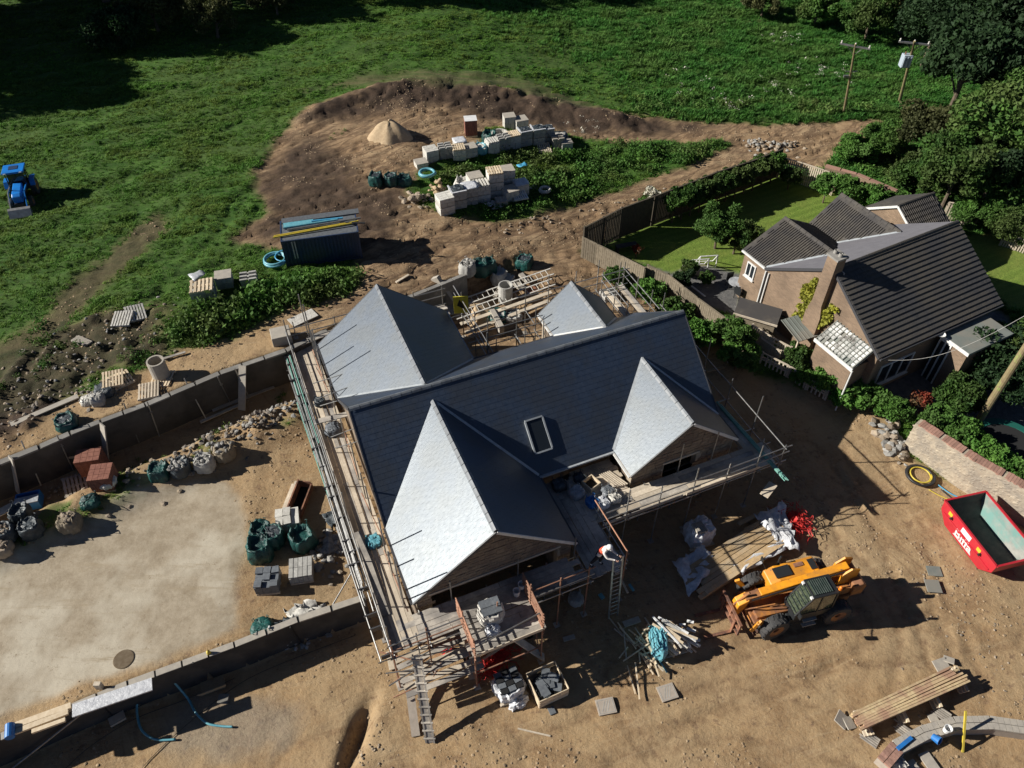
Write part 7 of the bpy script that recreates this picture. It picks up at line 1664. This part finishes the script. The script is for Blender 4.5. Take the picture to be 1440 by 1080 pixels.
def utility_pole(label, base, top, h, r=.14, cross=True, box=False, arm=None):
    b = Vector(ag(*base)) if len(base) == 2 else Vector(base); t = thing('utility_pole', label, 'utility pole', b); tp = Vector(top)-b
    obj('pole', MB().tube([(0,0,-.3), tp*.5, tp], r, 12, True, [r*1.15, r, r*.8]), 'polewood', t)
    if cross:
        u_ = Vector(arm or (1, -.25, 0)).normalized()
        obj('cross_arm', MB().bar(tp*.97-u_*1.1, tp*.97+u_*1.1, .1, .12), 'tube', t)
        obj('brace', MB().bar(tp*.85, tp*.97+u_*.6, .04, .05).bar(tp*.85, tp*.97-u_*.6, .04, .05), 'tube', t)
        for s_ in (-1, 0, 1): obj('insulator', MB().lathe([(0,0), (.07,0), (.05,.1), (.07,.14), (0,.22)], 8, tuple(tp*.97+u_*s_*1.0+Vector((0,0,.06)))), 'whitebag', t)
    if box:
        c_ = tp*.68+Vector((-.42,-.2,-.3)); tb = obj('transformer', MB().box(c_.x-.35, c_.y-.3, c_.z, c_.x+.35, c_.y+.3, c_.z+.95), 'transformer', t, bevel=.04)
        obj('bushing', MB().tube([(c_.x-.2, c_.y, c_.z+.95), (c_.x-.2, c_.y, c_.z+1.15)], .05, 8).tube([(c_.x+.2, c_.y, c_.z+.95), (c_.x+.2, c_.y, c_.z+1.15)], .05, 8), 'redbrick', tb)
        obj('cooling_fin', MB().box(c_.x-.3, c_.y-.36, c_.z+.1, c_.x-.2, c_.y-.303, c_.z+.85).box(c_.x-.05, c_.y-.36, c_.z+.1, c_.x+.05, c_.y-.303, c_.z+.85).box(c_.x+.2, c_.y-.36, c_.z+.1, c_.x+.3, c_.y-.303, c_.z+.85), 'transformer', tb)
    elif cross:
        obj('switch_gear', MB().bar(tp*.62-Vector((.4,0,0)), tp*.62+Vector((.5,0,0)), .06, .06).bar(tp*.55-Vector((.5,0,0)), tp*.55+Vector((.1,0,0)), .14, .16), 'tube', t); obj('step_band', MB().bar(tp*.22-Vector((.25,0,0)), tp*.22+Vector((.25,0,0)), .05, .05), 'tube', t)
    return t
bz = T(28, 62)
utility_pole('slim wooden power pole with crossarm and switches in the meadow, left of the transformer pole', (1187, 158), gz(1203, 62, float(bz)+6.1), 6, .085, arm=(1, -.55, 0))
utility_pole('wooden power pole carrying a blue grey transformer at the tree edge', (1265, 143), gz(1286, 58, float(bz)+6.0), 6, .11, box=True, arm=(1, -.3, 0))
b3 = ag(1371, 600); utility_pole('thick mossy telephone pole standing in the bushes behind the stone wall', (1371, 600), (b3[0], b3[1], 9.5), 9, .17, cross=False)
P0 = Vector((*[float(q) for q in (NO+NU*.2-NV*.05)], 3.7)); P1 = Vector((b3[0], b3[1], 8.9)); pts = [P0.lerp(P1, i/14)-P0-Vector((0,0,1.3*math.sin(math.pi*i/14))) for i in range(15)]
o = obj('telephone_wire', MB().tube(pts, .010, 5), 'packgrey'); o.location = P0; tag(o, 'thin telephone wire sagging from the brick house to the mossy pole', 'wire')
# garden furniture
t = thing('trampoline', 'round trampoline with a teal pad in the shade behind the stone wall', 'trampoline', ag(1408, 640)); obj('pad', MB().lathe([(1.75,.78), (1.35,.80), (1.35,.76), (1.75,.74), (1.75,.78)], 28), mat('tealpadshaded', (.012,.11,.085), rough=.6), t); obj('mat', MB().lathe([(0,.765), (1.345,.765), (1.345,.76), (0,.76)], 28), 'void', t)  # pad teal darkened to stand for the shade lying on it
for k in range(6): a = k*math.pi/3; obj('leg', MB().tube([(math.cos(a)*1.7, math.sin(a)*1.7, 0), (math.cos(a)*1.7, math.sin(a)*1.7, .76)], .03, 6), 'tube', t)
def goal(label, u, v, w, h, rz):
    t = thing('goal_frame', label, 'goal', ag(u, v), rz, 'white frames on the lawn'); 
    for p, q in (((-w/2,0,0), (-w/2,0,h)), ((w/2,0,0), (w/2,0,h)), ((-w/2,0,h), (w/2,0,h)), ((-w/2,.6,0), (-w/2,0,h)), ((w/2,.6,0), (w/2,0,h)), ((-w/2,.6,0), (w/2,.6,0))): obj('bar', MB().tube([p, q], .035, 6), 'white', t)
goal('left white metal frame on the lawn edge above the patio', 982, 380, 1.1, .8, .1); goal('right white metal frame on the lawn edge above the patio', 994, 376, 1.1, .85, .1)
t = thing('patio_table', 'round pale blue patio table beside the brick house wing', 'table', ag(1033, 410)); obj('top', MB().lathe([(0,.7), (.5,.7), (.5,.73), (0,.73)], 20), 'sheet', t); obj('leg', MB().tube([(0,0,0), (0,0,.7)], .05, 8), 'blackmetal', t)
for i, (u, v, rz) in enumerate(((1026, 404, .3), (1038, 420, 2.2))):
    t = thing('patio_chair', ['black patio chair left of the round garden table', 'black patio chair below the round garden table'][i], 'chair', ag(u, v), rz, 'chairs at the patio table'); obj('seat', MB().box(-.22,-.22,.4,.22,.22,.44), 'blackmetal', t); obj('backrest', MB().box(-.22,.2,.443,.22,.24,.95), 'blackmetal', t)
    for sx in (-.2, .18):
        for sy in (-.2, .18): obj('leg', MB().box(sx, sy, 0, sx+.03, sy+.03, .4), 'blackmetal', t)
plank('white pole lying on the dark ground beside the fence and patio', (972, 405), (991, 420), .09, .05, 'white', .15)
plank('long pale bench at the lawn edge below the white frames', (958, 381), (985, 387), .3, .35, 'boardgrey', .2, 'bench', 'bench')
t = thing('garden_bench', 'low dark bench on the patio at the fence corner', 'bench', ag(880, 352), .3); obj('seat', MB().box(-.7,-.2,.38,.7,.2,.44), 'rooftile', t); obj('leg', MB().box(-.65,-.18,0,-.55,.18,.38), 'rooftile', t); obj('leg', MB().box(.55,-.18,0,.65,.18,.38), 'rooftile', t)
t = thing('wheelie_bin', 'dark bin standing below the porch of the brick house', 'bin', ag(1337, 528), .3); obj('body', MB().prism([(-.25,-.3,0), (.25,-.3,0), (.28,-.33,1.0), (-.28,-.33,1.0)], (0,.6,0)), 'blackmetal', t); obj('lid', MB().box(-.3,-.36,1.003,.3,.33,1.06), 'sheet', t)
# wild left bits: long pipe by the drive and hand rails
p = Vector(gz(1003, 476, .7)); q = Vector(ag(1024, 511)); o = pole('handrail_tube', (0,0,0), q-p, .035, 'tube'); o.location = p; tag(o, 'pale scaffold tube lying on the ground right of the new house', 'tube')
plank('pale timber lying in the shade beside the right gable end', (993, 524), (1018, 517), .16, .06, 'timber', .05)
# ================================================================ VEGETATION
def leaf_mesh(name, pts, nrm_jit, size, m, rs, aspect=1.6):
    """one quad per point, random orientation"""
    n = len(pts); a = rs.normal(size=(n, 3)); a /= np.linalg.norm(a, axis=1)[:, None]; b = rs.normal(size=(n, 3)); b -= (a*b).sum(1)[:, None]*a; b /= np.linalg.norm(b, axis=1)[:, None]
    s = size*rs.uniform(.6, 1.4, n)[:, None]; a = a*s*.5*aspect; b = b*s*.5
    V = np.stack([pts-a, pts-b*.9, pts+a, pts+b*.9], 1).reshape(-1, 3).astype(np.float32)
    me = bpy.data.meshes.new(name); me.vertices.add(4*n); me.vertices.foreach_set('co', V.ravel()); me.loops.add(4*n); me.loops.foreach_set('vertex_index', np.arange(4*n, dtype=np.int32)); me.polygons.add(n)
    me.polygons.foreach_set('loop_start', np.arange(0, 4*n, 4, dtype=np.int32)); me.polygons.foreach_set('loop_total', np.full(n, 4, np.int32)); me.update(); me.materials.append(M[m]); return me
def crown_mesh(name, r, h, m, n, lobes, seed, leaf=.22, hollow=.55):
    rs = np.random.default_rng(seed); P = []
    per = n//lobes
    for i in range(lobes):
        th = rs.uniform(0, 2*np.pi); ph = rs.uniform(-.5, 1.2); rad = rs.uniform(.45, .85)
        rad *= rs.uniform(.8, 1.22); c = np.array([np.cos(th)*np.cos(ph)*r*rad, np.sin(th)*np.cos(ph)*r*rad, np.sin(ph)*h*.5*rad+h*.1]); lr = r*rs.uniform(.13, .34)
        d = rs.normal(size=(per, 3)); d /= np.linalg.norm(d, axis=1)[:, None]; rr = lr*(hollow+(1-hollow)*rs.random(per)**.5)*(1+.25*rs.normal(size=per)*.5)
        P.append(c+d*rr[:, None]*np.array([1, 1, .75]))
    P = np.concatenate(P); return leaf_mesh(name, P, 0, leaf, m, rs)
def trunk_mb(h, r, seed, spread=1.0):
    rr = random.Random(seed); mb = MB(); top = Vector((rr.uniform(-.2, .2), rr.uniform(-.2, .2), h)); mb.tube([(0,0,-.3), top*.4, top], r, 8, True, [r*1.2, r*.85, r*.5])
    for k in range(6):
        s = top*rr.uniform(.35, .9); a = rr.uniform(0, 6.28); l = h*rr.uniform(.35, .6)*spread; e = s+Vector((math.cos(a)*l, math.sin(a)*l, l*rr.uniform(.4, .9))); mb.tube([s, s.lerp(e, .5)+Vector((0,0,.1)), e], r*.4, 6, True, [r*.45, r*.3, r*.12])
    return mb
CR = {}
def crown_var(m, v, r=1.0, n=14000, leaf=.055):
    k = (m, v)
    if k not in CR: CR[k] = crown_mesh('crown', 1, 1.5, m, n, 34+6*(v % 3), 500+v*7+len(CR), leaf)
    return CR[k]
def tree(label, x, y, r, zc, m, v, th=None, name='tree', group=None, gz0=None, n=14000, cat='tree', leaf=.055, zs=1.0):
    z = gh(x, y) if gz0 is None else gz0; t = thing(name, label, cat, (x, y, z), 0, group)
    c = bpy.data.objects.new('crown', crown_var(m, v, n=n, leaf=leaf)); C.objects.link(c); c.parent = t; c.location = (0, 0, zc); c.scale = (r*random.uniform(.95, 1.1), r*random.uniform(.95, 1.1), r*zs*random.uniform(.95, 1.1)); c.rotation_euler.z = random.uniform(0, 6)
    obj('trunk', trunk_mb(max(.6, zc*.95), max(.05, r*.055), v), 'bark', t); return t
def px_tree(label, u, v, zc, r, m, var, **k):
    """crown centre seen at (u, v), zc metres above the ground under it"""
    z = 2.0
    for _ in range(6): x, y, _z = gz(u, v, z); z = gh(x, y)+zc
    return tree(label, x, y, r, zc, m, var, **k)
# dark row along the top left, most of it outside the frame and throwing the long shadow
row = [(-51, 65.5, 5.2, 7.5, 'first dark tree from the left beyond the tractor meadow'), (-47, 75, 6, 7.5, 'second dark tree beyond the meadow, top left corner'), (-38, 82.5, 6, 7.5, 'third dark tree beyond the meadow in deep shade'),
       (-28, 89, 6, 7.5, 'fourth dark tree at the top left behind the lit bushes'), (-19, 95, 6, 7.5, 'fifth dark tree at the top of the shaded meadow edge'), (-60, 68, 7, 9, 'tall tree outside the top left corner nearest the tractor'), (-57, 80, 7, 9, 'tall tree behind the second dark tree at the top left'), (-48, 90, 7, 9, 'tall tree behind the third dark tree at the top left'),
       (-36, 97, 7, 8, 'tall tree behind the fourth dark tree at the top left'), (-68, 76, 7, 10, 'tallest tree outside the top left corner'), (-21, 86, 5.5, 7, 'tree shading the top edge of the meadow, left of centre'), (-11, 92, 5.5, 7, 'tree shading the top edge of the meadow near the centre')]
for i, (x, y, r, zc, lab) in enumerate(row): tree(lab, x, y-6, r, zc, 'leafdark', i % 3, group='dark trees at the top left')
px_tree('olive lit bush at the top left in front of the dark trees, left one', 215, 18, 1.6, 2.6, 'leafolive', 1, name='bush', cat='bush', group='olive bushes at the top left')
px_tree('olive lit bush at the top left in front of the dark trees, right one', 300, 30, 1.4, 2.4, 'leafolive', 2, name='bush', cat='bush', group='olive bushes at the top left')
px_tree('small olive bush further right at the top edge of the meadow', 385, -2, 1.4, 2.0, 'leafolive', 0, name='bush', cat='bush', group='olive bushes at the top left')
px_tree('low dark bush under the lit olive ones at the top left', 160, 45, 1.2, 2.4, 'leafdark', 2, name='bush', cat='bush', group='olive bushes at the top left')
tree('unseen bush added outside the left edge to shade the ground by the tractor', -41.5, 46.5, 1.9, 1.7, 'leafdark', 1, name='bush', cat='bush')  # stand-in for an unknown shadow caster out of view
# right hand wood
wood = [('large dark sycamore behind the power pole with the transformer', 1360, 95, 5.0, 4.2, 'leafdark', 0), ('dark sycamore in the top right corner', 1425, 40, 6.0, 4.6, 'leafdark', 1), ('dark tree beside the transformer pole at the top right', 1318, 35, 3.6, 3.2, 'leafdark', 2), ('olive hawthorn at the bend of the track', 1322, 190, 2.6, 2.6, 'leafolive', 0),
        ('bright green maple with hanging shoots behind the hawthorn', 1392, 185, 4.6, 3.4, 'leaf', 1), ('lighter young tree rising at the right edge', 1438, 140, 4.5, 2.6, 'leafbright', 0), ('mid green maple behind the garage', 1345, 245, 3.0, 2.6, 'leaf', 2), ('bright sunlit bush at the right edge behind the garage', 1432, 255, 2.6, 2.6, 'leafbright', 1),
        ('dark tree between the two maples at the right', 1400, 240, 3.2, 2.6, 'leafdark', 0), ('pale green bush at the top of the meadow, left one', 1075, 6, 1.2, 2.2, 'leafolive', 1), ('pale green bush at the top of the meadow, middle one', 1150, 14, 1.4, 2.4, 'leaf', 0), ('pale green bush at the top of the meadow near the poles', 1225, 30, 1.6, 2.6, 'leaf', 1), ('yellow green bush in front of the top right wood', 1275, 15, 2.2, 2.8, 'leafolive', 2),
        ('dense round shrub at the bend beside the track, sunlit on its left', 1243, 200, 1.3, 1.7, 'leaf', 2), ('creeper covered bush at the foot of the round shrub', 1205, 213, .8, 1.4, 'leafbright', 2), ('low bush joining the shrub to the garden wall', 1285, 250, 1.0, 2.0, 'leaf', 0), ('spreading bush in front of the maple behind the garden wall', 1320, 262, 1.0, 1.8, 'leaf', 1), ('green bush beside the slatted fence behind the garage', 1375, 305, 1.0, 1.6, 'leafbright', 0), ('dark green bush at the right edge above the slatted fence', 1415, 320, 1.0, 1.6, 'leaf', 2),
        ('big dark shrub covering the ground right of the brick porch', 1398, 528, 1.0, 2.5, 'leafdark', 1), ('leafy shrub beside the mossy telephone pole', 1446, 505, 1.2, 2.0, 'leaf', 2), ('small shrub left of the mossy telephone pole', 1350, 560, .9, 1.5, 'leaf', 0), ('round apple tree on the lawn before the brick house', 1012, 322, 1.5, 1.55, 'leafbright', 1), ('second lobe of greenery beside the round tree on the lawn', 1036, 335, 1.2, 1.35, 'leaf', 0)]
for lab, u, v, zc, r, m, var in wood: px_tree(lab, u, v, zc, r, m, var, name='tree' if r > 2.5 else 'bush', cat='tree' if r > 2.5 else 'bush', leaf=.055 if r > 2.5 else .07)
bush = [('weedy shrub between the fence and the new house, top one', 868, 392, .5, .8, 'leafbright'), ('leafy weeds along the lower fence beside the patio', 915, 412, .5, 1.0, 'leafbright'), ('green shrub at the foot of the lower fence', 950, 440, .5, 1.0, 'leaf'), ('leafy shrub at the corner where the fence meets the shed', 985, 470, .6, 1.0, 'leafbright'), ('tall dark green shrub right of the new house gable', 1030, 472, 1.3, 1.1, 'leaf'), ('second tall shrub below the shed beside the drive', 1040, 500, 1.0, 1.1, 'leafbright'),
        ('shrub between the small shed and the lean-to', 1120, 505, .8, .9, 'leaf'), ('low ivy clump left of the low open fence', 1128, 530, .5, .6, 'leafbright'), ('bright hedge plant below the lean-to, left one', 1165, 540, .7, 1.0, 'leafbright'), ('bright hedge plant below the lean-to, middle one', 1195, 552, .7, 1.0, 'leafbright'), ('bright hedge plant below the lean-to, right one', 1228, 563, .7, .9, 'leafbright'),
        ('ivy on top of the broken stone wall end', 1262, 580, 1.2, .8, 'leafbright'), ('ivy trailing over the stone wall above the skip, left one', 1322, 592, 1.4, .9, 'leafbright'), ('ivy over the stone wall, second clump from the left', 1348, 610, 1.4, .9, 'leafbright'), ('ivy over the stone wall, middle clump', 1375, 630, 1.4, .9, 'leafbright'), ('ivy over the stone wall, clump right of the pole foot', 1405, 650, 1.5, .9, 'leafbright'), ('ivy over the stone wall, clump beside the skip', 1432, 668, 1.5, .9, 'leafbright'), ('ivy over the stone wall at the right edge', 1458, 684, 1.5, .9, 'leafbright'),
        ('small plant tub greenery on the patio edge', 993, 392, .4, .5, 'leaf'), ('low border plants by the white frames', 970, 378, .4, .6, 'leaf'), ('dark plant against the fence beside the patio', 960, 395, .5, .7, 'leafdark'), ('climber on the slatted fence at the lawn end', 1112, 250, .9, .8, 'leaf'), ('ivy mass on the garden wall, left one', 1165, 262, 1.3, 1.1, 'leafbright'), ('ivy mass on the garden wall, middle one', 1195, 270, 1.3, 1.2, 'leafbright'), ('ivy mass on the garden wall, right one', 1230, 282, 1.2, 1.1, 'leafbright'), ('ivy spilling by the house wing at the wall end', 1262, 284, .9, 1.0, 'leafbright')]
for i, (lab, u, v, zc, r, m) in enumerate(bush): px_tree(lab, u, v, zc, r, m, 3+i % 2, name='bush', cat='bush', n=6000, leaf=.11)
px_tree('white blossoming bush beside the track at the garden fence', 917, 281, .9, .8, 'leaf', 4, name='bush', cat='bush', n=6000, leaf=.11)
px_tree('white blossoms crowning the bush at the garden fence', 915, 277, 1.25, .6, 'flower', 3, name='blossom', cat='blossom', n=700, leaf=.22)
px_tree('bed of red flowers behind the broken end of the stone wall', 1292, 568, .5, .8, 'redflower', 3, name='flower_bed', cat='flowers', n=700, leaf=.10)
px_tree('red leaved plant in the border at the patio corner', 896, 352, .5, .4, 'redflower', 4, name='flower_bed', cat='flowers', n=400, leaf=.14)
# hedge on the garden fence
hn = ['nearest the white blossom', 'second from the white blossom', 'third from the white blossom', 'fourth from the white blossom', 'fifth from the white blossom', 'just left of its middle', 'just right of its middle', 'fifth from the far corner', 'fourth from the far corner', 'third from the far corner', 'second from the far corner', 'at the far track corner']
for i in range(12):
    k_ = i/11; px_tree('clipped hedge along the garden fence, part '+hn[i], 950+140*k_, 284-55*k_, 1.6, .92, 'leaf', 3+i % 2, name='hedge', cat='hedge', group='hedge along the garden fence', n=6000, leaf=.11)
# yellow ivy on the brick gable and chimney
def wall_ivy(label, pts, n, m='leafyellow'):
    reg = [nb_plane(u, v, -.05) for u, v in pts]; rs = np.random.default_rng(len(label)); P = []; ys = [p[0] for p in reg]; zs = [p[1] for p in reg]
    while len(P) < n:
        y = rs.uniform(min(ys)-.1, max(ys)+.1, 400); z = rs.uniform(min(zs)-.1, max(zs)+.1, 400); d = pdist(y, z, reg)+(vnoise(y*3, z*3)-.5)*.7; ok = d > 0
        P += [(-.06-abs(rs.normal()*.07), a, b) for a, b in zip(y[ok], z[ok])]
    P = np.array(P[:n]); me = leaf_mesh('ivy', P, 0, .13, m, rs); o = bpy.data.objects.new('ivy', me); C.objects.link(o); o.location = (NO[0], NO[1], 0); o.rotation_euler.z = PH2; tag(o, label, 'ivy')
wall_ivy('large yellow ivy patch left of the chimney on the brick gable', [(1150, 388), (1132, 405), (1115, 460), (1138, 458), (1148, 430), (1153, 400)], 2600)
wall_ivy('smaller yellow green ivy patch right of the chimney on the gable', [(1170, 420), (1158, 440), (1153, 458), (1168, 450), (1177, 435)], 1300)
# grass tufts, meadow weeds: joined ground cover set out with geometry nodes
def tuft(name, m, n, h, w, seed, broad=.05, droop=.5):
    r = random.Random(seed); vs = []; fs = []
    for i in range(n):
        a = r.uniform(0, 6.28); d = r.uniform(0, w); x, y = math.cos(a)*d, math.sin(a)*d; b = r.uniform(0, 6.28); hh = h*r.uniform(.5, 1.2); ln = hh*droop*r.uniform(.3, 1.4); bx, by = math.cos(b), math.sin(b); px_, py_ = -by*broad, bx*broad; k = len(vs)
        vs += [(x-px_, y-py_, 0), (x+px_, y+py_, 0), (x+bx*ln*.4+px_*.8, y+by*ln*.4+py_*.8, hh*.7), (x+bx*ln*.4-px_*.8, y+by*ln*.4-py_*.8, hh*.7), (x+bx*ln, y+by*ln, hh)]
        fs += [(k, k+1, k+2, k+3), (k+3, k+2, k+4)]
    me = bpy.data.meshes.new(name); me.from_pydata(vs, [], fs); me.materials.append(M[m]); me.update(); return me
HID = bpy.data.collections.new('tuft_shapes'); 
def scatter(name, label, cat, P, S, meshes, seed):
    me = bpy.data.meshes.new(name); me.vertices.add(len(P)); me.vertices.foreach_set('co', np.asarray(P, np.float32).ravel()); at_ = me.attributes.new('size', 'FLOAT', 'POINT'); at_.data.foreach_set('value', np.asarray(S, np.float32)); me.update()
    o = bpy.data.objects.new(name, me); C.objects.link(o); o['kind'] = 'stuff'; o['label'] = label; o['category'] = cat
    col = bpy.data.collections.new(name+'_shapes')
    for m_ in meshes: q = bpy.data.objects.new(m_.name, m_); col.objects.link(q)
    ng = bpy.data.node_groups.new(name, 'GeometryNodeTree'); ng.interface.new_socket('Geometry', in_out='INPUT', socket_type='NodeSocketGeometry'); ng.interface.new_socket('Geometry', in_out='OUTPUT', socket_type='NodeSocketGeometry')
    N = ng.nodes; Lk = ng.links; gi = N.new('NodeGroupInput'); go = N.new('NodeGroupOutput'); ip = N.new('GeometryNodeInstanceOnPoints'); ci = N.new('GeometryNodeCollectionInfo'); ci.inputs['Collection'].default_value = col; ci.inputs['Separate Children'].default_value = True; ci.inputs['Reset Children'].default_value = True
    ip.inputs['Pick Instance'].default_value = True; rv = N.new('FunctionNodeRandomValue'); rv.data_type = 'FLOAT_VECTOR'; rv.inputs[0].default_value = (-.2, -.2, 0); rv.inputs[1].default_value = (.2, .2, 6.28); rv.inputs['Seed'].default_value = seed
    na = N.new('GeometryNodeInputNamedAttribute'); na.data_type = 'FLOAT'; na.inputs['Name'].default_value = 'size'
    Lk.new(gi.outputs[0], ip.inputs['Points']); Lk.new(ci.outputs[0], ip.inputs['Instance']); Lk.new(rv.outputs[0], ip.inputs['Rotation']); Lk.new(na.outputs['Attribute'], ip.inputs['Scale']); Lk.new(ip.outputs[0], go.inputs[0])
    md = o.modifiers.new('scatter', 'NODES'); md.node_group = ng; return o
def inview(x, y, z=1.0, mrg=1.06):
    d = y*math.cos(TH)+(CAM_H-z)*math.sin(TH); u = x*FPX/d; v = -(y*math.sin(TH)-(CAM_H-z)*math.cos(TH))*FPX/d; return (np.abs(u) < 720*mrg) & (np.abs(v) < 540*mrg) & (d > 0)
g1 = [tuft('grass_tuft', 'grassblade', 16, .17, .22, i, .03, 1.2) for i in range(4)]
N_ = 520000; x = rng.uniform(-58, 58, N_); y = rng.uniform(9, 92, N_); ok = inview(x, y); x = x[ok]; y = y[ok]
g = bil(GG, x, y); big = .5*fbm(x*.5, y*.9, 4)+.5*fbm((x*.96+y*.28)*.25, (-x*.28+y*.96)*1.6, 4); keep = (rng.random(len(x)) < g*(.62+.3*sstep(big, .35, .6))*np.where(y > 60, .45, .6)) & (g > .35)
x2, y2, b2 = x[keep], y[keep], big[keep]; z2 = bil(GZ, x2, y2)-.03; mead = sstep(x2*.6+y2*.35, 22, 34)
S = (.05+1.05*b2)*rng.uniform(.7, 1.3, len(x2))*(1+.3*mead); mk = rng.random(len(x2)) < mead
scatter('grass', 'short mid green grass tufts over the field and its banks', 'grass', np.stack([x2, y2, z2], -1)[~mk], S[~mk], g1, 1)
g2 = [tuft('meadow_tuft', 'meadow', 15, .32, .26, 20+i, .04, .9) for i in range(4)]
scatter('meadow_grass', 'taller darker meadow grass towards the power poles', 'grass', np.stack([x2, y2, z2], -1)[mk], S[mk], g2, 2)
# weeds: island, container bank, fence strip, rubbish edge, spoil
wz_ = [([(440,190),(478,176),(496,190),(460,208)], 6, .6), ([(575,268),(600,240),(700,215),(800,210),(860,200),(1000,200),(1030,203),(1005,214),(925,247),(860,270),(780,298),(700,310),(640,304),(720,280),(740,262),(660,250)], 9, 1.0), ([(220,500),(250,450),(330,420),(400,395),(510,380),(515,400),(470,425),(405,442),(330,475),(260,500)], 17, 1.5),
       ([(845,370),(880,385),(960,430),(1040,500),(1100,530),(1085,545),(1020,515),(960,470),(880,415),(835,385)], 7, .8), ([(20,600),(60,540),(120,480),(60,450),(0,500),(-20,600)], 2.5, .7), ([(150,520),(230,440),(250,470),(220,520)], 4, .8), ([(150,690),(230,650),(330,600),(400,570),(400,555),(330,585),(220,630),(150,670)], 3, .6), ([(1180,205),(1240,185),(1300,240),(1280,290),(1200,250)], 9, 1.1), ([(890,160),(1240,168),(1230,145),(900,135)], 6, 1.0)]
XP, YP, SP = [], [], []
for poly, den, sc in wz_:
    pw = P2(poly); xs_ = [p[0] for p in pw]; ys_ = [p[1] for p in pw]; A_ = (max(xs_)-min(xs_))*(max(ys_)-min(ys_)); n = int(A_*den*1.3); x = rng.uniform(min(xs_), max(xs_), n); y = rng.uniform(min(ys_), max(ys_), n); d = pdist(x, y, pw)+(fbm(x, y, 3)-.5)*2; ok = (d > .45) & (rng.random(n) < .32+1.2*sstep(fbm(x*.45, y*.45, 3), .42, .62))
    XP.append(x[ok]); YP.append(y[ok]); SP.append(sc*(.15+1.1*fbm(x[ok]*.6+9, y[ok]*.6, 3)))
x = np.concatenate(XP); y = np.concatenate(YP); S = np.concatenate(SP)*rng.uniform(.7, 1.3, len(x))
g3 = []
for i in range(4):
    rs = np.random.default_rng(40+i); p = rs.normal(size=(60, 3))*np.array([.22, .22, .16])+np.array([0, 0, .24]); g3.append(leaf_mesh('weed_clump', p, 0, .12, 'weed', rs, 1.5))
scatter('weeds', 'leafy nettles and weeds on the spoil banks and the storage island', 'weeds', np.stack([x, y, bil(GZ, x, y)-.02], -1), S, g3, 3)
# pale umbels in the meadow
cl = [(1130, 100), (1095, 132), (1035, 155), (1180, 112), (1320, 45), (1230, 20), (830, 185), (1100, 60), (970, 120)]; XP = []; YP = []
for u, v in cl: p = at(u, v); n = 12; XP.append(p[0]+rng.normal(size=n)*1.1); YP.append(p[1]+rng.normal(size=n)*1.1)
x = np.concatenate(XP); y = np.concatenate(YP); rs = np.random.default_rng(60); g4 = [leaf_mesh('umbel', rs.normal(size=(9, 3))*np.array([.12, .12, .03])+np.array([0, 0, .5]), 0, .07, 'flower', rs, 1.2) for _ in range(2)]
scatter('umbels', 'pale flower heads dotted over the tall meadow grass', 'flowers', np.stack([x, y, bil(GZ, x, y)], -1), rng.uniform(.6, 1.2, len(x)), g4, 4)
# loose stones on all bare soil
N_ = 130000; x = rng.uniform(-30, 30, N_); y = rng.uniform(9, 62, N_); ok = inview(x, y); x = x[ok]; y = y[ok]; s_ = bil(GS, x, y); k = rng.random(len(x)) < s_*sstep(fbm(x*.5, y*.5, 4), .5, .66)*.6; x = x[k]; y = y[k]
ms = []
for i in range(4): me = rock(.06, 900+i); me.name = 'pebble'; me.materials.append(mat('pebble', (.36, .27, .17), (.27, .19, .115), 3, rough=1, rand=.3)); ms.append(me)
scatter('loose_stones', 'small stones and clods scattered over the bare soil', 'stones', np.stack([x, y, bil(GZ, x, y)], -1), rng.uniform(.2, 1.1, len(x))**2, ms, 5)
